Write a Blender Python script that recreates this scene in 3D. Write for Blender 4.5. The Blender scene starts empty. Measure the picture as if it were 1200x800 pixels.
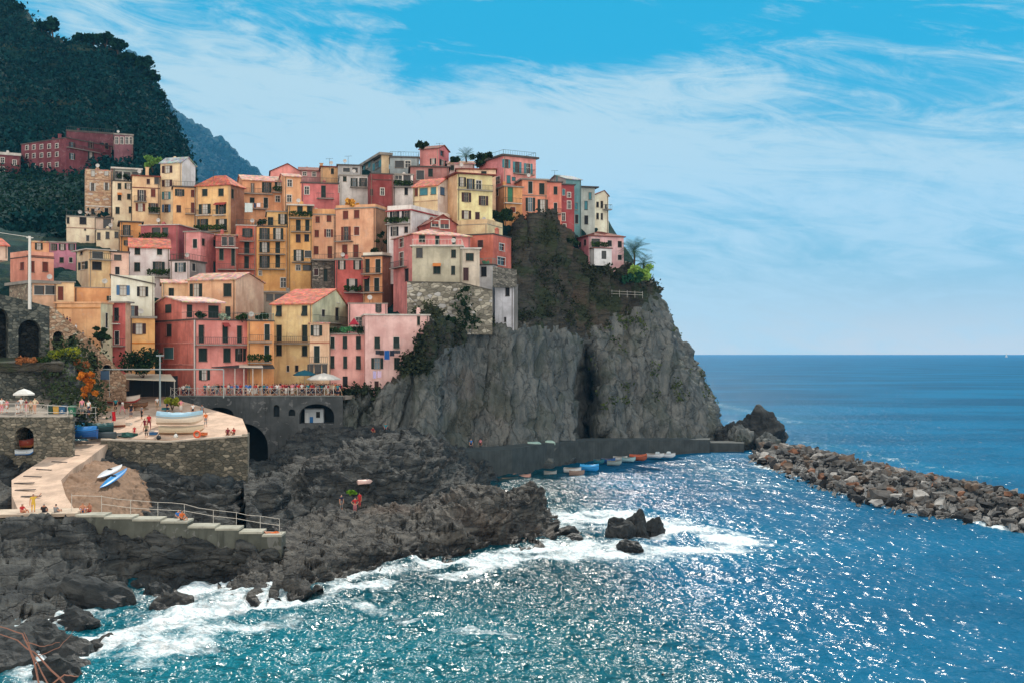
import bpy, bmesh, math, random
import numpy as np
from mathutils import Vector, Matrix, noise as mnoise

C = bpy.context.scene.collection
SC = bpy.context.scene
R = math.radians
# ------------------------------------------------------------------ camera
F = 1287.0            # focal length in photo pixels (photo 1200 wide)
CX, CY, H = 600.0, 412.0, 18.5
cam_d = bpy.data.cameras.new('camera'); cam = bpy.data.objects.new('camera', cam_d); C.objects.link(cam)
cam.location = (0, 0, H); cam.rotation_euler = (R(90), 0, 0)
cam_d.sensor_width = 36; cam_d.lens = 36 * F / 1200; cam_d.shift_y = 12.0 / 1200
cam_d.clip_start = 0.5; cam_d.clip_end = 60000
SC.camera = cam
# ------------------------------------------------------------------ world and sun
SUN_EL, SUN_AZ = R(42), R(5)          # azimuth measured from +Y towards +X
w = bpy.data.worlds.new('World'); SC.world = w; w.use_nodes = True
nt = w.node_tree; nt.nodes.clear()
def WN(t, **k):
    n = nt.nodes.new(t)
    for a, b in k.items(): setattr(n, a, b)
    return n
def wmath(op, a, b=None, c=None, clamp=False):
    n = WN('ShaderNodeMath', operation=op); n.use_clamp = clamp
    for i, v in enumerate((a, b, c)):
        if v is None: continue
        if isinstance(v, (int, float)): n.inputs[i].default_value = v
        else: nt.links.new(v, n.inputs[i])
    return n.outputs[0]
def wstep(x, a, b):
    n = WN('ShaderNodeMapRange', interpolation_type='SMOOTHSTEP'); nt.links.new(x, n.inputs[0])
    n.inputs[1].default_value = a; n.inputs[2].default_value = b
    return n.outputs[0]
def wmix(f, a, b):
    n = WN('ShaderNodeMix', data_type='RGBA')
    if isinstance(f, (int, float)): n.inputs[0].default_value = f
    else: nt.links.new(f, n.inputs[0])
    for i, v in ((6, a), (7, b)):
        if isinstance(v, tuple): n.inputs[i].default_value = v + (1,)
        else: nt.links.new(v, n.inputs[i])
    return n.outputs[2]
sky = WN('ShaderNodeTexSky', sky_type='NISHITA'); sky.sun_disc = False
sky.sun_elevation = SUN_EL; sky.sun_rotation = SUN_AZ
sky.air_density = 1.0; sky.dust_density = 0.6; sky.ozone_density = 1.6
tc = WN('ShaderNodeTexCoord'); sep = WN('ShaderNodeSeparateXYZ'); nt.links.new(tc.outputs['Generated'], sep.inputs[0])
dx, dy, dz = sep.outputs
az = wmath('ARCTAN2', dx, dy)                       # 0 straight ahead, + to the right
el = wmath('ARCSINE', dz)
def cirrus(sx, sy, rot, seed, det, rough, dist):
    # cloud streaks on a high plane
    cmb = WN('ShaderNodeCombineXYZ')
    nt.links.new(az, cmb.inputs[0]); nt.links.new(el, cmb.inputs[1]); cmb.inputs[2].default_value = seed
    mp = WN('ShaderNodeMapping', vector_type='TEXTURE'); nt.links.new(cmb.outputs[0], mp.inputs[0])
    mp.inputs['Rotation'].default_value = (0, 0, rot); mp.inputs['Scale'].default_value = (sx, sy, 1)
    n = WN('ShaderNodeTexNoise'); n.inputs['Scale'].default_value = 1.0; n.inputs['Detail'].default_value = det
    n.inputs['Roughness'].default_value = rough; n.inputs['Distortion'].default_value = dist
    nt.links.new(mp.outputs[0], n.inputs['Vector'])
    return n.outputs[0]
def gblob(a0, e0, ra, re_):
    u = wmath('DIVIDE', wmath('SUBTRACT', az, a0), ra); v = wmath('DIVIDE', wmath('SUBTRACT', el, e0), re_)
    return wmath('EXPONENT', wmath('MULTIPLY', wmath('ADD', wmath('MULTIPLY', u, u), wmath('MULTIPLY', v, v)), -1.0))
big = cirrus(0.32, 0.085, R(-8), 3.1, 7, 0.62, 1.4)
fine = cirrus(0.12, 0.026, R(-9), 7.7, 9, 0.68, 1.8)
puff = cirrus(0.10, 0.035, R(6), 1.3, 9, 0.6, 0.5)
cov = wmath('ADD', wmath('MULTIPLY', big, 0.56), wmath('MULTIPLY', fine, 0.44))
# more cloud in the low band and to the left, a blue gap high in the middle and to the right
cov = wmath('ADD', cov, wmath('MULTIPLY', gblob(-0.30, 0.20, 0.30, 0.10), 0.10))
cov = wmath('ADD', cov, wmath('MULTIPLY', gblob(0.00, 0.19, 0.24, 0.06), 0.17))
cov = wmath('SUBTRACT', cov, wmath('MULTIPLY', gblob(0.02, 0.285, 0.15, 0.045), 0.26))
cov = wmath('SUBTRACT', cov, wmath('MULTIPLY', gblob(0.38, 0.30, 0.12, 0.03), 0.12))
cov = wmath('ADD', cov, wmath('MULTIPLY', gblob(0.34, 0.12, 0.22, 0.07), 0.05))
behind = wstep(dy, 0.25, -0.5)                       # unseen sky behind the photographer, brightened as added fill for the shaded facades
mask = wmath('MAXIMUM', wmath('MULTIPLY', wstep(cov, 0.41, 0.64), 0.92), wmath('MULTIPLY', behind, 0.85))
small = wmath('MULTIPLY', gblob(-0.272, 0.262, 0.040, 0.020), wstep(puff, 0.40, 0.62))
low = wmath('MULTIPLY', gblob(0.37, 0.088, 0.12, 0.012), wstep(puff, 0.45, 0.75))
mask = wmath('MAXIMUM', mask, wmath('MULTIPLY', small, 0.9)); mask = wmath('MAXIMUM', mask, wmath('MULTIPLY', low, 0.6))
skyc = WN('ShaderNodeMix', data_type='RGBA', blend_type='MULTIPLY'); skyc.inputs[0].default_value = 1
nt.links.new(sky.outputs[0], skyc.inputs[6]); skyc.inputs[7].default_value = (0.52, 1.12, 1.12, 1)
lowc = wmix(wstep(el, -0.01, 0.10), (6.4, 6.5, 6.1), (2.6, 4.8, 5.5))
grad = wmix(wstep(el, 0.07, 0.27), lowc, (0.10, 3.45, 5.7))
base = wmix(wstep(el, 0.32, 0.75), grad, skyc.outputs[2])
cloud_fill_c = wmix(behind, (5.0, 6.4, 6.7), (17.0, 15.4, 13.8))  # the far brighter colour is the added fill behind
out = wmix(mask, base, cloud_fill_c)
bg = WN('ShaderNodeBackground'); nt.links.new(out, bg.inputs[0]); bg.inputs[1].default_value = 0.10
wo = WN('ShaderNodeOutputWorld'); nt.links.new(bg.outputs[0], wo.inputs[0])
sd = bpy.data.lights.new('sun', 'SUN'); sun = bpy.data.objects.new('sun', sd); C.objects.link(sun)
sd.energy = 4.2; sd.angle = R(0.6); sd.color = (1.0, 0.90, 0.78)
sdir = Vector((math.cos(SUN_EL) * math.sin(SUN_AZ), math.cos(SUN_EL) * math.cos(SUN_AZ), math.sin(SUN_EL)))
sun.rotation_euler = sdir.to_track_quat('Z', 'Y').to_euler(); sun.location = sdir * 400
vs = SC.view_settings; vs.view_transform = 'Standard'; vs.look = 'None'; vs.exposure = 0.2; vs.gamma = 1; vs.use_curve_mapping = False
SC.cycles.use_denoising = True; SC.cycles.max_bounces = 6; SC.cycles.volume_bounces = 1
SC.cycles.sample_clamp_indirect = 4.0
rng = random.Random(5); nrg = np.random.default_rng(5)

# ------------------------------------------------------------------ helpers
def P(px, py, Y):
    return Vector(((px - CX) * Y / F, Y, H - (py - CY) * Y / F))
def atZ(px, py, z):                       # the point of a horizontal plane seen at a pixel
    return P(px, py, (H - z) * F / (py - CY))
def lin(c):
    return tuple(((v / 255) / 12.92 if v / 255 <= 0.04045 else ((v / 255 + 0.055) / 1.055) ** 2.4) for v in c)
def tag(o, label=None, cat=None, group=None, kind=None):
    if label: o['label'] = label
    if cat: o['category'] = cat
    if group: o['group'] = group
    if kind: o['kind'] = kind
    return o
def empty(name, loc=(0, 0, 0), rz=0.0):
    o = bpy.data.objects.new(name, None); C.objects.link(o); o.location = loc; o.rotation_euler = (0, 0, rz)
    o.empty_display_size = 0.3
    return o
def link(name, me, mat=None, parent=None):
    o = bpy.data.objects.new(name, me); C.objects.link(o)
    if mat is not None:
        for m in (mat if isinstance(mat, (list, tuple)) else [mat]): me.materials.append(m)
    if parent is not None: o.parent = parent
    return o
class MB:
    """collects polygons"""
    def __init__(s): s.v = []; s.f = []; s.mi = []; s.cur = 0
    def poly(s, pts):
        n = len(s.v); s.v += [tuple(p) for p in pts]; s.f.append(tuple(range(n, n + len(pts)))); s.mi.append(s.cur)
    def box(s, x0, x1, y0, y1, z0, z1, M=None):
        n = len(s.v)
        pts = [(x0, y0, z0), (x1, y0, z0), (x1, y1, z0), (x0, y1, z0), (x0, y0, z1), (x1, y0, z1), (x1, y1, z1), (x0, y1, z1)]
        s.v += [M(*p) for p in pts] if M else pts
        for f in ((0, 3, 2, 1), (4, 5, 6, 7), (0, 1, 5, 4), (1, 2, 6, 5), (2, 3, 7, 6), (3, 0, 4, 7)):
            s.f.append(tuple(n + i for i in f)); s.mi.append(s.cur)
    def prism(s, poly, ext):
        """poly: list of 3D points, ext: extrusion vector"""
        n = len(s.v); k = len(poly); e = Vector(ext)
        s.v += [tuple(p) for p in poly] + [tuple(Vector(p) + e) for p in poly]
        s.f.append(tuple(range(n, n + k))); s.f.append(tuple(range(n + 2 * k - 1, n + k - 1, -1))); s.mi += [s.cur] * 2
        for i in range(k):
            j = (i + 1) % k; s.f.append((n + i, n + k + i, n + k + j, n + j)); s.mi.append(s.cur)
    def tube(s, pts, r, k=6, r2=None):
        pts = [Vector(p) for p in pts]; m = len(pts); n0 = len(s.v)
        for i, p in enumerate(pts):
            a = pts[max(i - 1, 0)]; b = pts[min(i + 1, m - 1)]; t = (b - a).normalized()
            u = t.orthogonal().normalized(); 
            if i: 
                u = (pu - t * pu.dot(t)).normalized() if (pu - t * pu.dot(t)).length > 1e-4 else u
            pu = u; vv = t.cross(u); rr = r if r2 is None else r + (r2 - r) * i / (m - 1)
            for j in range(k):
                a_ = 2 * math.pi * j / k; s.v.append(tuple(p + u * rr * math.cos(a_) + vv * rr * math.sin(a_)))
        for i in range(m - 1):
            for j in range(k):
                s.f.append((n0 + i * k + j, n0 + i * k + (j + 1) % k, n0 + (i + 1) * k + (j + 1) % k, n0 + (i + 1) * k + j)); s.mi.append(s.cur)
        s.f.append(tuple(n0 + j for j in range(k - 1, -1, -1))); s.f.append(tuple(n0 + (m - 1) * k + j for j in range(k))); s.mi += [s.cur] * 2
    def lathe(s, prof, k=12, c=(0, 0, 0)):
        n0 = len(s.v)
        for r, z in prof:
            for j in range(k):
                a = 2 * math.pi * j / k; s.v.append((c[0] + r * math.cos(a), c[1] + r * math.sin(a), c[2] + z))
        for i in range(len(prof) - 1):
            for j in range(k):
                s.f.append((n0 + i * k + j, n0 + i * k + (j + 1) % k, n0 + (i + 1) * k + (j + 1) % k, n0 + (i + 1) * k + j)); s.mi.append(s.cur)
    def build(s, name, mat=None, parent=None, smooth=False, fix=True):
        me = bpy.data.meshes.new(name); me.from_pydata(s.v, [], s.f); 
        if any(s.mi): me.polygons.foreach_set('material_index', s.mi)
        if fix:
            bm = bmesh.new(); bm.from_mesh(me); bmesh.ops.recalc_face_normals(bm, faces=bm.faces); bm.to_mesh(me); bm.free()
        if smooth: me.polygons.foreach_set('use_smooth', [True] * len(me.polygons))
        me.update(); return link(name, me, mat, parent)
def npmesh(name, V, Fq, smooth=True):
    me = bpy.data.meshes.new(name); V = np.asarray(V, dtype=np.float32); Fq = np.asarray(Fq, dtype=np.int32); k = Fq.shape[1]
    me.vertices.add(len(V)); me.vertices.foreach_set('co', V.ravel())
    me.loops.add(Fq.size); me.loops.foreach_set('vertex_index', Fq.ravel())
    me.polygons.add(len(Fq)); me.polygons.foreach_set('loop_start', np.arange(0, Fq.size, k, dtype=np.int32))
    me.polygons.foreach_set('loop_total', np.full(len(Fq), k, dtype=np.int32))
    if smooth: me.polygons.foreach_set('use_smooth', np.ones(len(Fq), dtype=bool))
    me.update(calc_edges=True); me.validate(); return me
# numpy noise
_perm = np.random.default_rng(11).permutation(256); _perm = np.concatenate([_perm, _perm, _perm])
_g3 = np.random.default_rng(12).normal(size=(256, 3)); _g3 /= np.linalg.norm(_g3, axis=1)[:, None]
_r3 = np.random.default_rng(13).random((256, 3))
def perlin(p):
    p = np.asarray(p, dtype=float); i = np.floor(p).astype(int); f = p - i; i &= 255
    u = f * f * f * (f * (f * 6 - 15) + 10); res = 0
    for a in (0, 1):
        for b in (0, 1):
            for c in (0, 1):
                h = _perm[_perm[_perm[i[..., 0] + a] + i[..., 1] + b] + i[..., 2] + c]
                d = (_g3[h] * (f - np.array([a, b, c]))).sum(-1)
                wgt = (u[..., 0] if a else 1 - u[..., 0]) * (u[..., 1] if b else 1 - u[..., 1]) * (u[..., 2] if c else 1 - u[..., 2])
                res = res + wgt * d
    return res * 1.5
def fbm(p, o=4, lac=2.1, gain=0.5):
    a, t, p = 1.0, 0, np.asarray(p, dtype=float)
    for k in range(o): t = t + a * perlin(p + 17.3 * k); p = p * lac; a *= gain
    return t
def ridged(p, o=4, lac=2.1, gain=0.5):
    a, t, p = 1.0, 0, np.asarray(p, dtype=float)
    for k in range(o): t = t + a * (1 - 2 * np.abs(perlin(p + 9.1 * k))); p = p * lac; a *= gain
    return t
def worley(p):
    p = np.asarray(p, dtype=float); i = np.floor(p).astype(int); f = p - i; b1 = np.full(p.shape[:-1], 9.0); b2 = b1.copy(); hid = np.zeros(p.shape[:-1], dtype=int)
    for a in (-1, 0, 1):
        for b in (-1, 0, 1):
            for c in (-1, 0, 1):
                h = _perm[_perm[_perm[(i[..., 0] + a) & 255] + ((i[..., 1] + b) & 255)] + ((i[..., 2] + c) & 255)]
                d = np.linalg.norm(np.array([a, b, c]) + _r3[h] - f, axis=-1)
                new = d < b1; b2 = np.where(new, b1, np.minimum(b2, d)); hid = np.where(new, h, hid); b1 = np.minimum(b1, d)
    return b1, b2, hid / 255.0
def sm(x, a, b):
    t = np.clip((x - a) / (b - a), 0, 1); return t * t * (3 - 2 * t)
# ------------------------------------------------------------------ materials
_mats = {}
class NT:
    def __init__(s, name):
        s.m = bpy.data.materials.new(name); s.m.use_nodes = True; s.t = s.m.node_tree
        s.b = s.t.nodes['Principled BSDF']; s.o = s.t.nodes['Material Output']
        s.tc = s.t.nodes.new('ShaderNodeTexCoord')
    def n(s, ty, **k):
        x = s.t.nodes.new(ty)
        for a, b in k.items(): setattr(x, a, b)
        return x
    def put(s, sock, v):
        if v is None: return
        if isinstance(v, (int, float)): sock.default_value = v
        elif isinstance(v, tuple): sock.default_value = v + (1,) if len(v) == 3 and sock.type == 'RGBA' else v
        else: s.t.links.new(v, sock)
    def map(s, scale=(1, 1, 1), rot=(0, 0, 0), src='Object'):
        m = s.n('ShaderNodeMapping'); s.t.links.new(s.tc.outputs[src], m.inputs[0])
        m.inputs['Scale'].default_value = scale; m.inputs['Rotation'].default_value = rot; return m.outputs[0]
    def noise(s, vec, scale, det=4, rough=0.55, dist=0.0, out=0):
        x = s.n('ShaderNodeTexNoise'); s.t.links.new(vec, x.inputs['Vector'])
        x.inputs['Scale'].default_value = scale; x.inputs['Detail'].default_value = det; x.inputs['Roughness'].default_value = rough; x.inputs['Distortion'].default_value = dist
        return x.outputs[out]
    def vor(s, vec, scale, feat='F1', out='Distance', rnd=1.0):
        x = s.n('ShaderNodeTexVoronoi', feature=feat); s.t.links.new(vec, x.inputs['Vector']); x.inputs['Scale'].default_value = scale
        x.inputs['Randomness'].default_value = rnd
        return x.outputs[out]
    def step(s, x, a, b, lo=0.0, hi=1.0):
        m = s.n('ShaderNodeMapRange', interpolation_type='SMOOTHSTEP'); s.put(m.inputs[0], x)
        for i, v in enumerate((a, b, lo, hi)): m.inputs[i + 1].default_value = v
        return m.outputs[0]
    def mix(s, f, a, b, blend='MIX'):
        m = s.n('ShaderNodeMix', data_type='RGBA', blend_type=blend); s.put(m.inputs[0], f); s.put(m.inputs[6], a); s.put(m.inputs[7], b); return m.outputs[2]
    def math(s, op, a, b=None, clamp=False):
        m = s.n('ShaderNodeMath', operation=op); m.use_clamp = clamp; s.put(m.inputs[0], a); s.put(m.inputs[1], b); return m.outputs[0]
    def attr(s, name):
        a = s.n('ShaderNodeAttribute'); a.attribute_name = name; return a.outputs['Fac']
    def bump(s, h, strength=0.5, dist=0.1, prev=None):
        x = s.n('ShaderNodeBump'); x.inputs['Strength'].default_value = strength; x.inputs['Distance'].default_value = dist
        s.t.links.new(h, x.inputs['Height'])
        if prev is not None: s.t.links.new(prev, x.inputs['Normal'])
        return x.outputs[0]
    def fin(s, col=None, rough=0.8, normal=None, spec=None, metal=None):
        s.put(s.b.inputs['Base Color'], col); s.put(s.b.inputs['Roughness'], rough)
        if normal is not None: s.t.links.new(normal, s.b.inputs['Normal'])
        if spec is not None: s.b.inputs['Specular IOR Level'].default_value = spec
        if metal is not None: s.b.inputs['Metallic'].default_value = metal
        return s.m
def cached(fn):
    def g(*a):
        k = (fn.__name__,) + a
        if k not in _mats: _mats[k] = fn(*a)
        return _mats[k]
    return g
@cached
def plaster(c, worn=1.0):
    m = NT('plaster'); l = lin(c); yy = 0.35 * l[0] + 0.55 * l[1] + 0.1 * l[2]; l = tuple(min(0.82, 1.25 * q * (x * 0.75 + yy * 0.25 * k)) for x, k, q in zip(l, (1.05, 1.0, 0.92), (1.10, 0.985, 0.94)))
    v = m.map(); v2 = m.map((0.9, 0.9, 0.10))
    big = m.noise(v, 0.35, 5, 0.6); st = m.noise(v2, 1.6, 6, 0.65, 0.2); fi = m.noise(v, 3.2, 5, 0.7)
    dk = tuple(x * 0.62 for x in l); lt = tuple(min(0.85, x * 1.18 + 0.015) for x in l); gr = tuple(0.55 * x + 0.45 * sum(l) / 3 * 0.75 for x in l)
    col = m.mix(m.step(big, 0.35, 0.68), tuple(x * 0.76 for x in l), lt)
    col = m.mix(m.step(st, 0.49, 0.74, 0, 0.85 * worn), col, dk)
    col = m.mix(m.step(fi, 0.56, 0.72, 0, 0.6 * worn), col, gr); pt = m.noise(v, 0.8, 4, 0.55, 1.5); col = m.mix(m.step(pt, 0.60, 0.63, 0, 0.35 * worn), col, tuple(min(.8, 0.5 * x + 0.16) for x in l))
    return m.fin(col, 0.9, m.bump(fi, 0.25, 0.05), 0.2)
@cached
def paint(c, rough=0.6, var=0.25):
    m = NT('paint'); l = lin(c); v = m.map(); n = m.noise(v, 2.3, 5, 0.65)
    return m.fin(m.mix(n, tuple(x * (1 - var) for x in l), tuple(min(0.9, x * (1 + var * 0.6)) for x in l)), rough, None, 0.3)
@cached
def shutter_mat(c):
    m = NT('shutter_paint'); l = lin(c); v = m.map()
    sp = m.n('ShaderNodeSeparateXYZ'); m.t.links.new(v, sp.inputs[0])
    sl = m.math('SINE', m.math('MULTIPLY', sp.outputs[2], 70.0)); n = m.noise(v, 3.0, 4)
    col = m.mix(n, tuple(x * 0.7 for x in l), tuple(x * 1.3 for x in l))
    return m.fin(col, 0.6, m.bump(sl, 0.5, 0.02), 0.3)
@cached
def glass_mat(i=0):
    m = NT('window_glass')
    return m.fin(((0.012, 0.016, 0.018), (0.03, 0.035, 0.04), (0.10, 0.16, 0.2), (0.5, 0.49, 0.45))[i], 0.12, None, 0.5)
@cached
def tile_mat(c):
    m = NT('roof_tiles'); l = lin(c); v = m.map()
    sp = m.n('ShaderNodeSeparateXYZ'); m.t.links.new(v, sp.inputs[0])
    n = m.noise(v, 0.9, 5, 0.65); n2 = m.noise(v, 5.0, 3, 0.7)
    br = m.vor(m.map((3.3, 2.2, 2.2)), 1.0, out='Color')
    col = m.mix(m.step(n, 0.35, 0.7), tuple(x * 0.6 for x in l), tuple(min(0.8, x * 1.25) for x in l))
    col = m.mix(0.34, col, br, 'OVERLAY'); col = m.mix(m.step(n2, 0.6, 0.72, 0, 0.6), col, tuple(x * 0.35 + 0.02 for x in l))
    return m.fin(col, 0.85, m.bump(n2, 0.4, 0.04), 0.2)
@cached
def stone_mat(c, c2, scale=1.6, mortar=0.5):
    """coursed rubble masonry"""
    m = NT('stone_masonry'); a, b = lin(c), lin(c2)
    v = m.map((1, 1, 1.7)); nz = m.noise(v, 1.2, 3, 0.5, out=1)
    mv = m.mix(0.10, v, nz)
    d = m.vor(mv, scale, 'DISTANCE_TO_EDGE'); cc = m.vor(mv, scale, 'F1', 'Color'); big = m.noise(v, 0.18, 4); fi = m.noise(v, 6, 5, 0.7)
    sx = m.n('ShaderNodeSeparateXYZ'); m.t.links.new(cc, sx.inputs[0])
    col = m.mix(m.step(sx.outputs[0], 0.1, 0.95), a, b)
    col = m.mix(m.step(sx.outputs[1], 0.85, 0.95, 0, 0.6), col, tuple(min(0.6, x * 2.0) for x in b))
    col = m.mix(m.step(big, 0.5, 0.72, 0, 0.6), col, tuple(x * 0.55 for x in a))
    col = m.mix(m.step(fi, 0.55, 0.8, 0, 0.35), col, tuple(x * 0.5 for x in a))
    col = m.mix(m.step(d, 0.02, 0.09, mortar, 0.0), col, tuple(x * 0.45 for x in a))
    hgt = m.math('ADD', m.step(d, 0.0, 0.12), m.math('MULTIPLY', fi, 0.4))
    return m.fin(col, 0.92, m.bump(hgt, 0.8, 0.10), 0.15)
@cached
def concrete(c):
    m = NT('concrete'); l = lin(c); v = m.map(); n = m.noise(v, 0.5, 6, 0.65); n2 = m.noise(v, 4, 5, 0.7)
    col = m.mix(m.step(n, 0.3, 0.7), tuple(x * 0.66 for x in l), tuple(min(0.8, x * 1.1) for x in l)); jn = m.n('ShaderNodeTexBrick'); m.t.links.new(v, jn.inputs['Vector']); jn.inputs['Scale'].default_value = 0.45; jn.inputs['Mortar Size'].default_value = 0.012; col = m.mix(m.math('MULTIPLY', jn.outputs['Fac'], 0.45), col, tuple(x * 0.5 for x in l))
    col = m.mix(m.step(n2, 0.56, 0.70, 0, 0.5), col, tuple(x * 0.55 for x in l))
    return m.fin(col, 0.9, m.bump(n2, 0.3, 0.03), 0.2)
@cached
def rock_mat(kind):
    # dark = wet lower rock, grey = bare cliff, ledge = shore ledges, green = scrubby slope
    m = NT('rock')
    A, B, Cc = {'grey': ((82, 89, 90), (120, 122, 118), (36, 39, 40)), 'dark': ((44, 48, 50), (90, 91, 88), (20, 22, 23)),
                'ledge': ((40, 42, 43), (106, 103, 97), (18, 19, 20)), 'scrub': ((54, 53, 48), (80, 76, 66), (28, 30, 27))}[kind]
    A, B, Cc = lin(A), lin(B), lin(Cc)
    tilt = m.map((0.16, 0.16, 0.05), (0, R(-20), 0)) if kind == 'grey' else m.map((0.10, 0.10, 0.42), (R(8), R(-24), 0))
    v = m.map()
    str_ = m.noise(tilt, 3.0, 9, 0.68, 0.8); big = m.noise(v, 0.06, 5, 0.6); med = m.noise(v, 0.5, 7, 0.7, 0.5); fi = m.noise(v, 2.6, 7, 0.75)
    cr = m.vor(m.mix(0.35, tilt, m.noise(v, 0.22, 6, 0.65, 0, 1)), 4.0, 'DISTANCE_TO_EDGE')
    col = m.mix(m.step(str_, 0.36, 0.66), A, B); col = m.mix(m.step(med, 0.42, 0.30, 0, 0.9), col, Cc)
    col = m.mix(m.step(big, 0.56, 0.68, 0, 0.22), col, lin((120, 92, 70)))
    col = m.mix(m.step(fi, 0.52, 0.74, 0, 0.6), col, Cc)
    col = m.mix(m.step(cr, 0.0, 0.04, 0.4, 0.0), col, tuple(x * 0.6 for x in Cc))
    if kind in ('scrub', 'grey'):
        g = m.noise(v, 0.16, 6, 0.65); amt = 0.9 if kind == 'scrub' else 0.35
        col = m.mix(m.step(g, 0.48, 0.60, 0, amt), col, lin((52, 62, 40)))
    geo = m.n('ShaderNodeNewGeometry'); sp = m.n('ShaderNodeSeparateXYZ'); m.t.links.new(geo.outputs['Position'], sp.inputs[0])
    wet = m.step(m.math('ADD', sp.outputs[2], m.math('MULTIPLY', m.math('SUBTRACT', med, 0.5), 2.0)), 0.2, 1.5, 0.72, 0.0)
    col = m.mix(wet, col, (0.012, 0.013, 0.014))
    hgt = m.math('ADD', m.math('MULTIPLY', str_, 1.2), m.math('ADD', m.math('MULTIPLY', med, 0.8), m.math('MULTIPLY', fi, 0.35)))
    hgt = m.math('ADD', hgt, m.step(cr, 0.0, 0.08, -0.4, 0.0))
    rough = m.math('SUBTRACT', 0.9, m.math('MULTIPLY', wet, 0.65))
    return m.fin(col, rough, m.bump(hgt, 0.9, 0.5), 0.25)
@cached
def leaf_mat(c, c2):
    m = NT('foliage'); g = m.n('ShaderNodeObjectInfo'); v = m.map(); n = m.noise(v, 0.45, 3); n2 = m.noise(v, 2.5, 2)
    col = m.mix(m.step(n, 0.35, 0.65), lin(c), lin(c2)); col = m.mix(m.step(n2, 0.4, 0.8, 0, 0.6), col, tuple(x * 1.7 for x in lin(c2)))
    return m.fin(col, 0.95, None, 0.03)
@cached
def plain(c, rough=0.6, metal=0.0):
    m = NT('plain_paint'); l = lin(c); n = m.noise(m.map(), 6.0, 3)
    return m.fin(m.mix(n, tuple(x * 0.85 for x in l), tuple(min(0.92, x * 1.12) for x in l)), rough, None, 0.35, metal)
# ------------------------------------------------------------------ foliage cards
def cards(pts, size, seed=0, flat=0.0, asp=0.6):
    """one mesh of many small leaf sprays"""
    g = np.random.default_rng(seed); pts = np.asarray(pts, dtype=float); n = len(pts)
    a = g.normal(size=(n, 3)); a[:, 2] *= (1 - flat); a /= np.linalg.norm(a, axis=1)[:, None]
    b = g.normal(size=(n, 3)); b -= a * (a * b).sum(1)[:, None]; b /= np.linalg.norm(b, axis=1)[:, None]
    s = size * (0.6 + 0.8 * g.random(n))[:, None]
    V = np.stack([pts - a * s, pts + b * s * asp, pts + a * s, pts - b * s * asp], 1).reshape(-1, 3)
    return npmesh('leaves', V, np.arange(4 * n).reshape(-1, 4), smooth=False)
def clump_points(centers, radii, per, seed):
    g = np.random.default_rng(seed); out_ = []
    for c, r in zip(centers, radii):
        d = g.normal(size=(per, 3)); d /= np.linalg.norm(d, axis=1)[:, None]
        out_.append(np.asarray(c) + d * (r * g.random((per, 1)) ** 0.45) * np.array([1, 1, 0.8]))
    return np.concatenate(out_)
LEAF = leaf_mat((34, 50, 28), (58, 80, 40)); LEAFD = leaf_mat((24, 38, 26), (44, 62, 38))
BARK = plain((70, 58, 46), 0.9)
def tree(name, label, base, height, crown_r, trunk_h, group=None, cat='tree', mat=None, seed=1, leaf=0.35, nclump=16, per=70, squash=0.85, lean=(0, 0), parent=None):
    g = random.Random(seed); root = empty(name, base); tag(root, label, cat, group)
    t = MB(); top = Vector((lean[0], lean[1], trunk_h))
    t.tube([(0, 0, -0.5), top * 0.5 + Vector((g.uniform(-.1, .1), 0, 0)), top], height * 0.035 + 0.05, 7, height * 0.02)
    cs, rs = [], []
    for k in range(nclump):
        a = g.uniform(0, 6.283); e = g.uniform(-0.6, 1.0); rr = crown_r * g.uniform(0.35, 0.85)
        c = Vector((math.cos(a) * rr * math.cos(e), math.sin(a) * rr * math.cos(e), (height - trunk_h) * 0.5 * (1 + 0.8 * math.sin(e)) * squash)) + top
        cs.append(c); rs.append(crown_r * g.uniform(0.22, 0.42))
        if k < 6: t.tube([top * 0.7, (top * 0.5 + c * 0.5), c], height * 0.014 + 0.02, 5, 0.02)
    t.build('trunk', BARK, root)
    me = cards(clump_points(cs, rs, per, seed), leaf, seed); link('crown', me, mat or LEAF, root)
    return root
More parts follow.
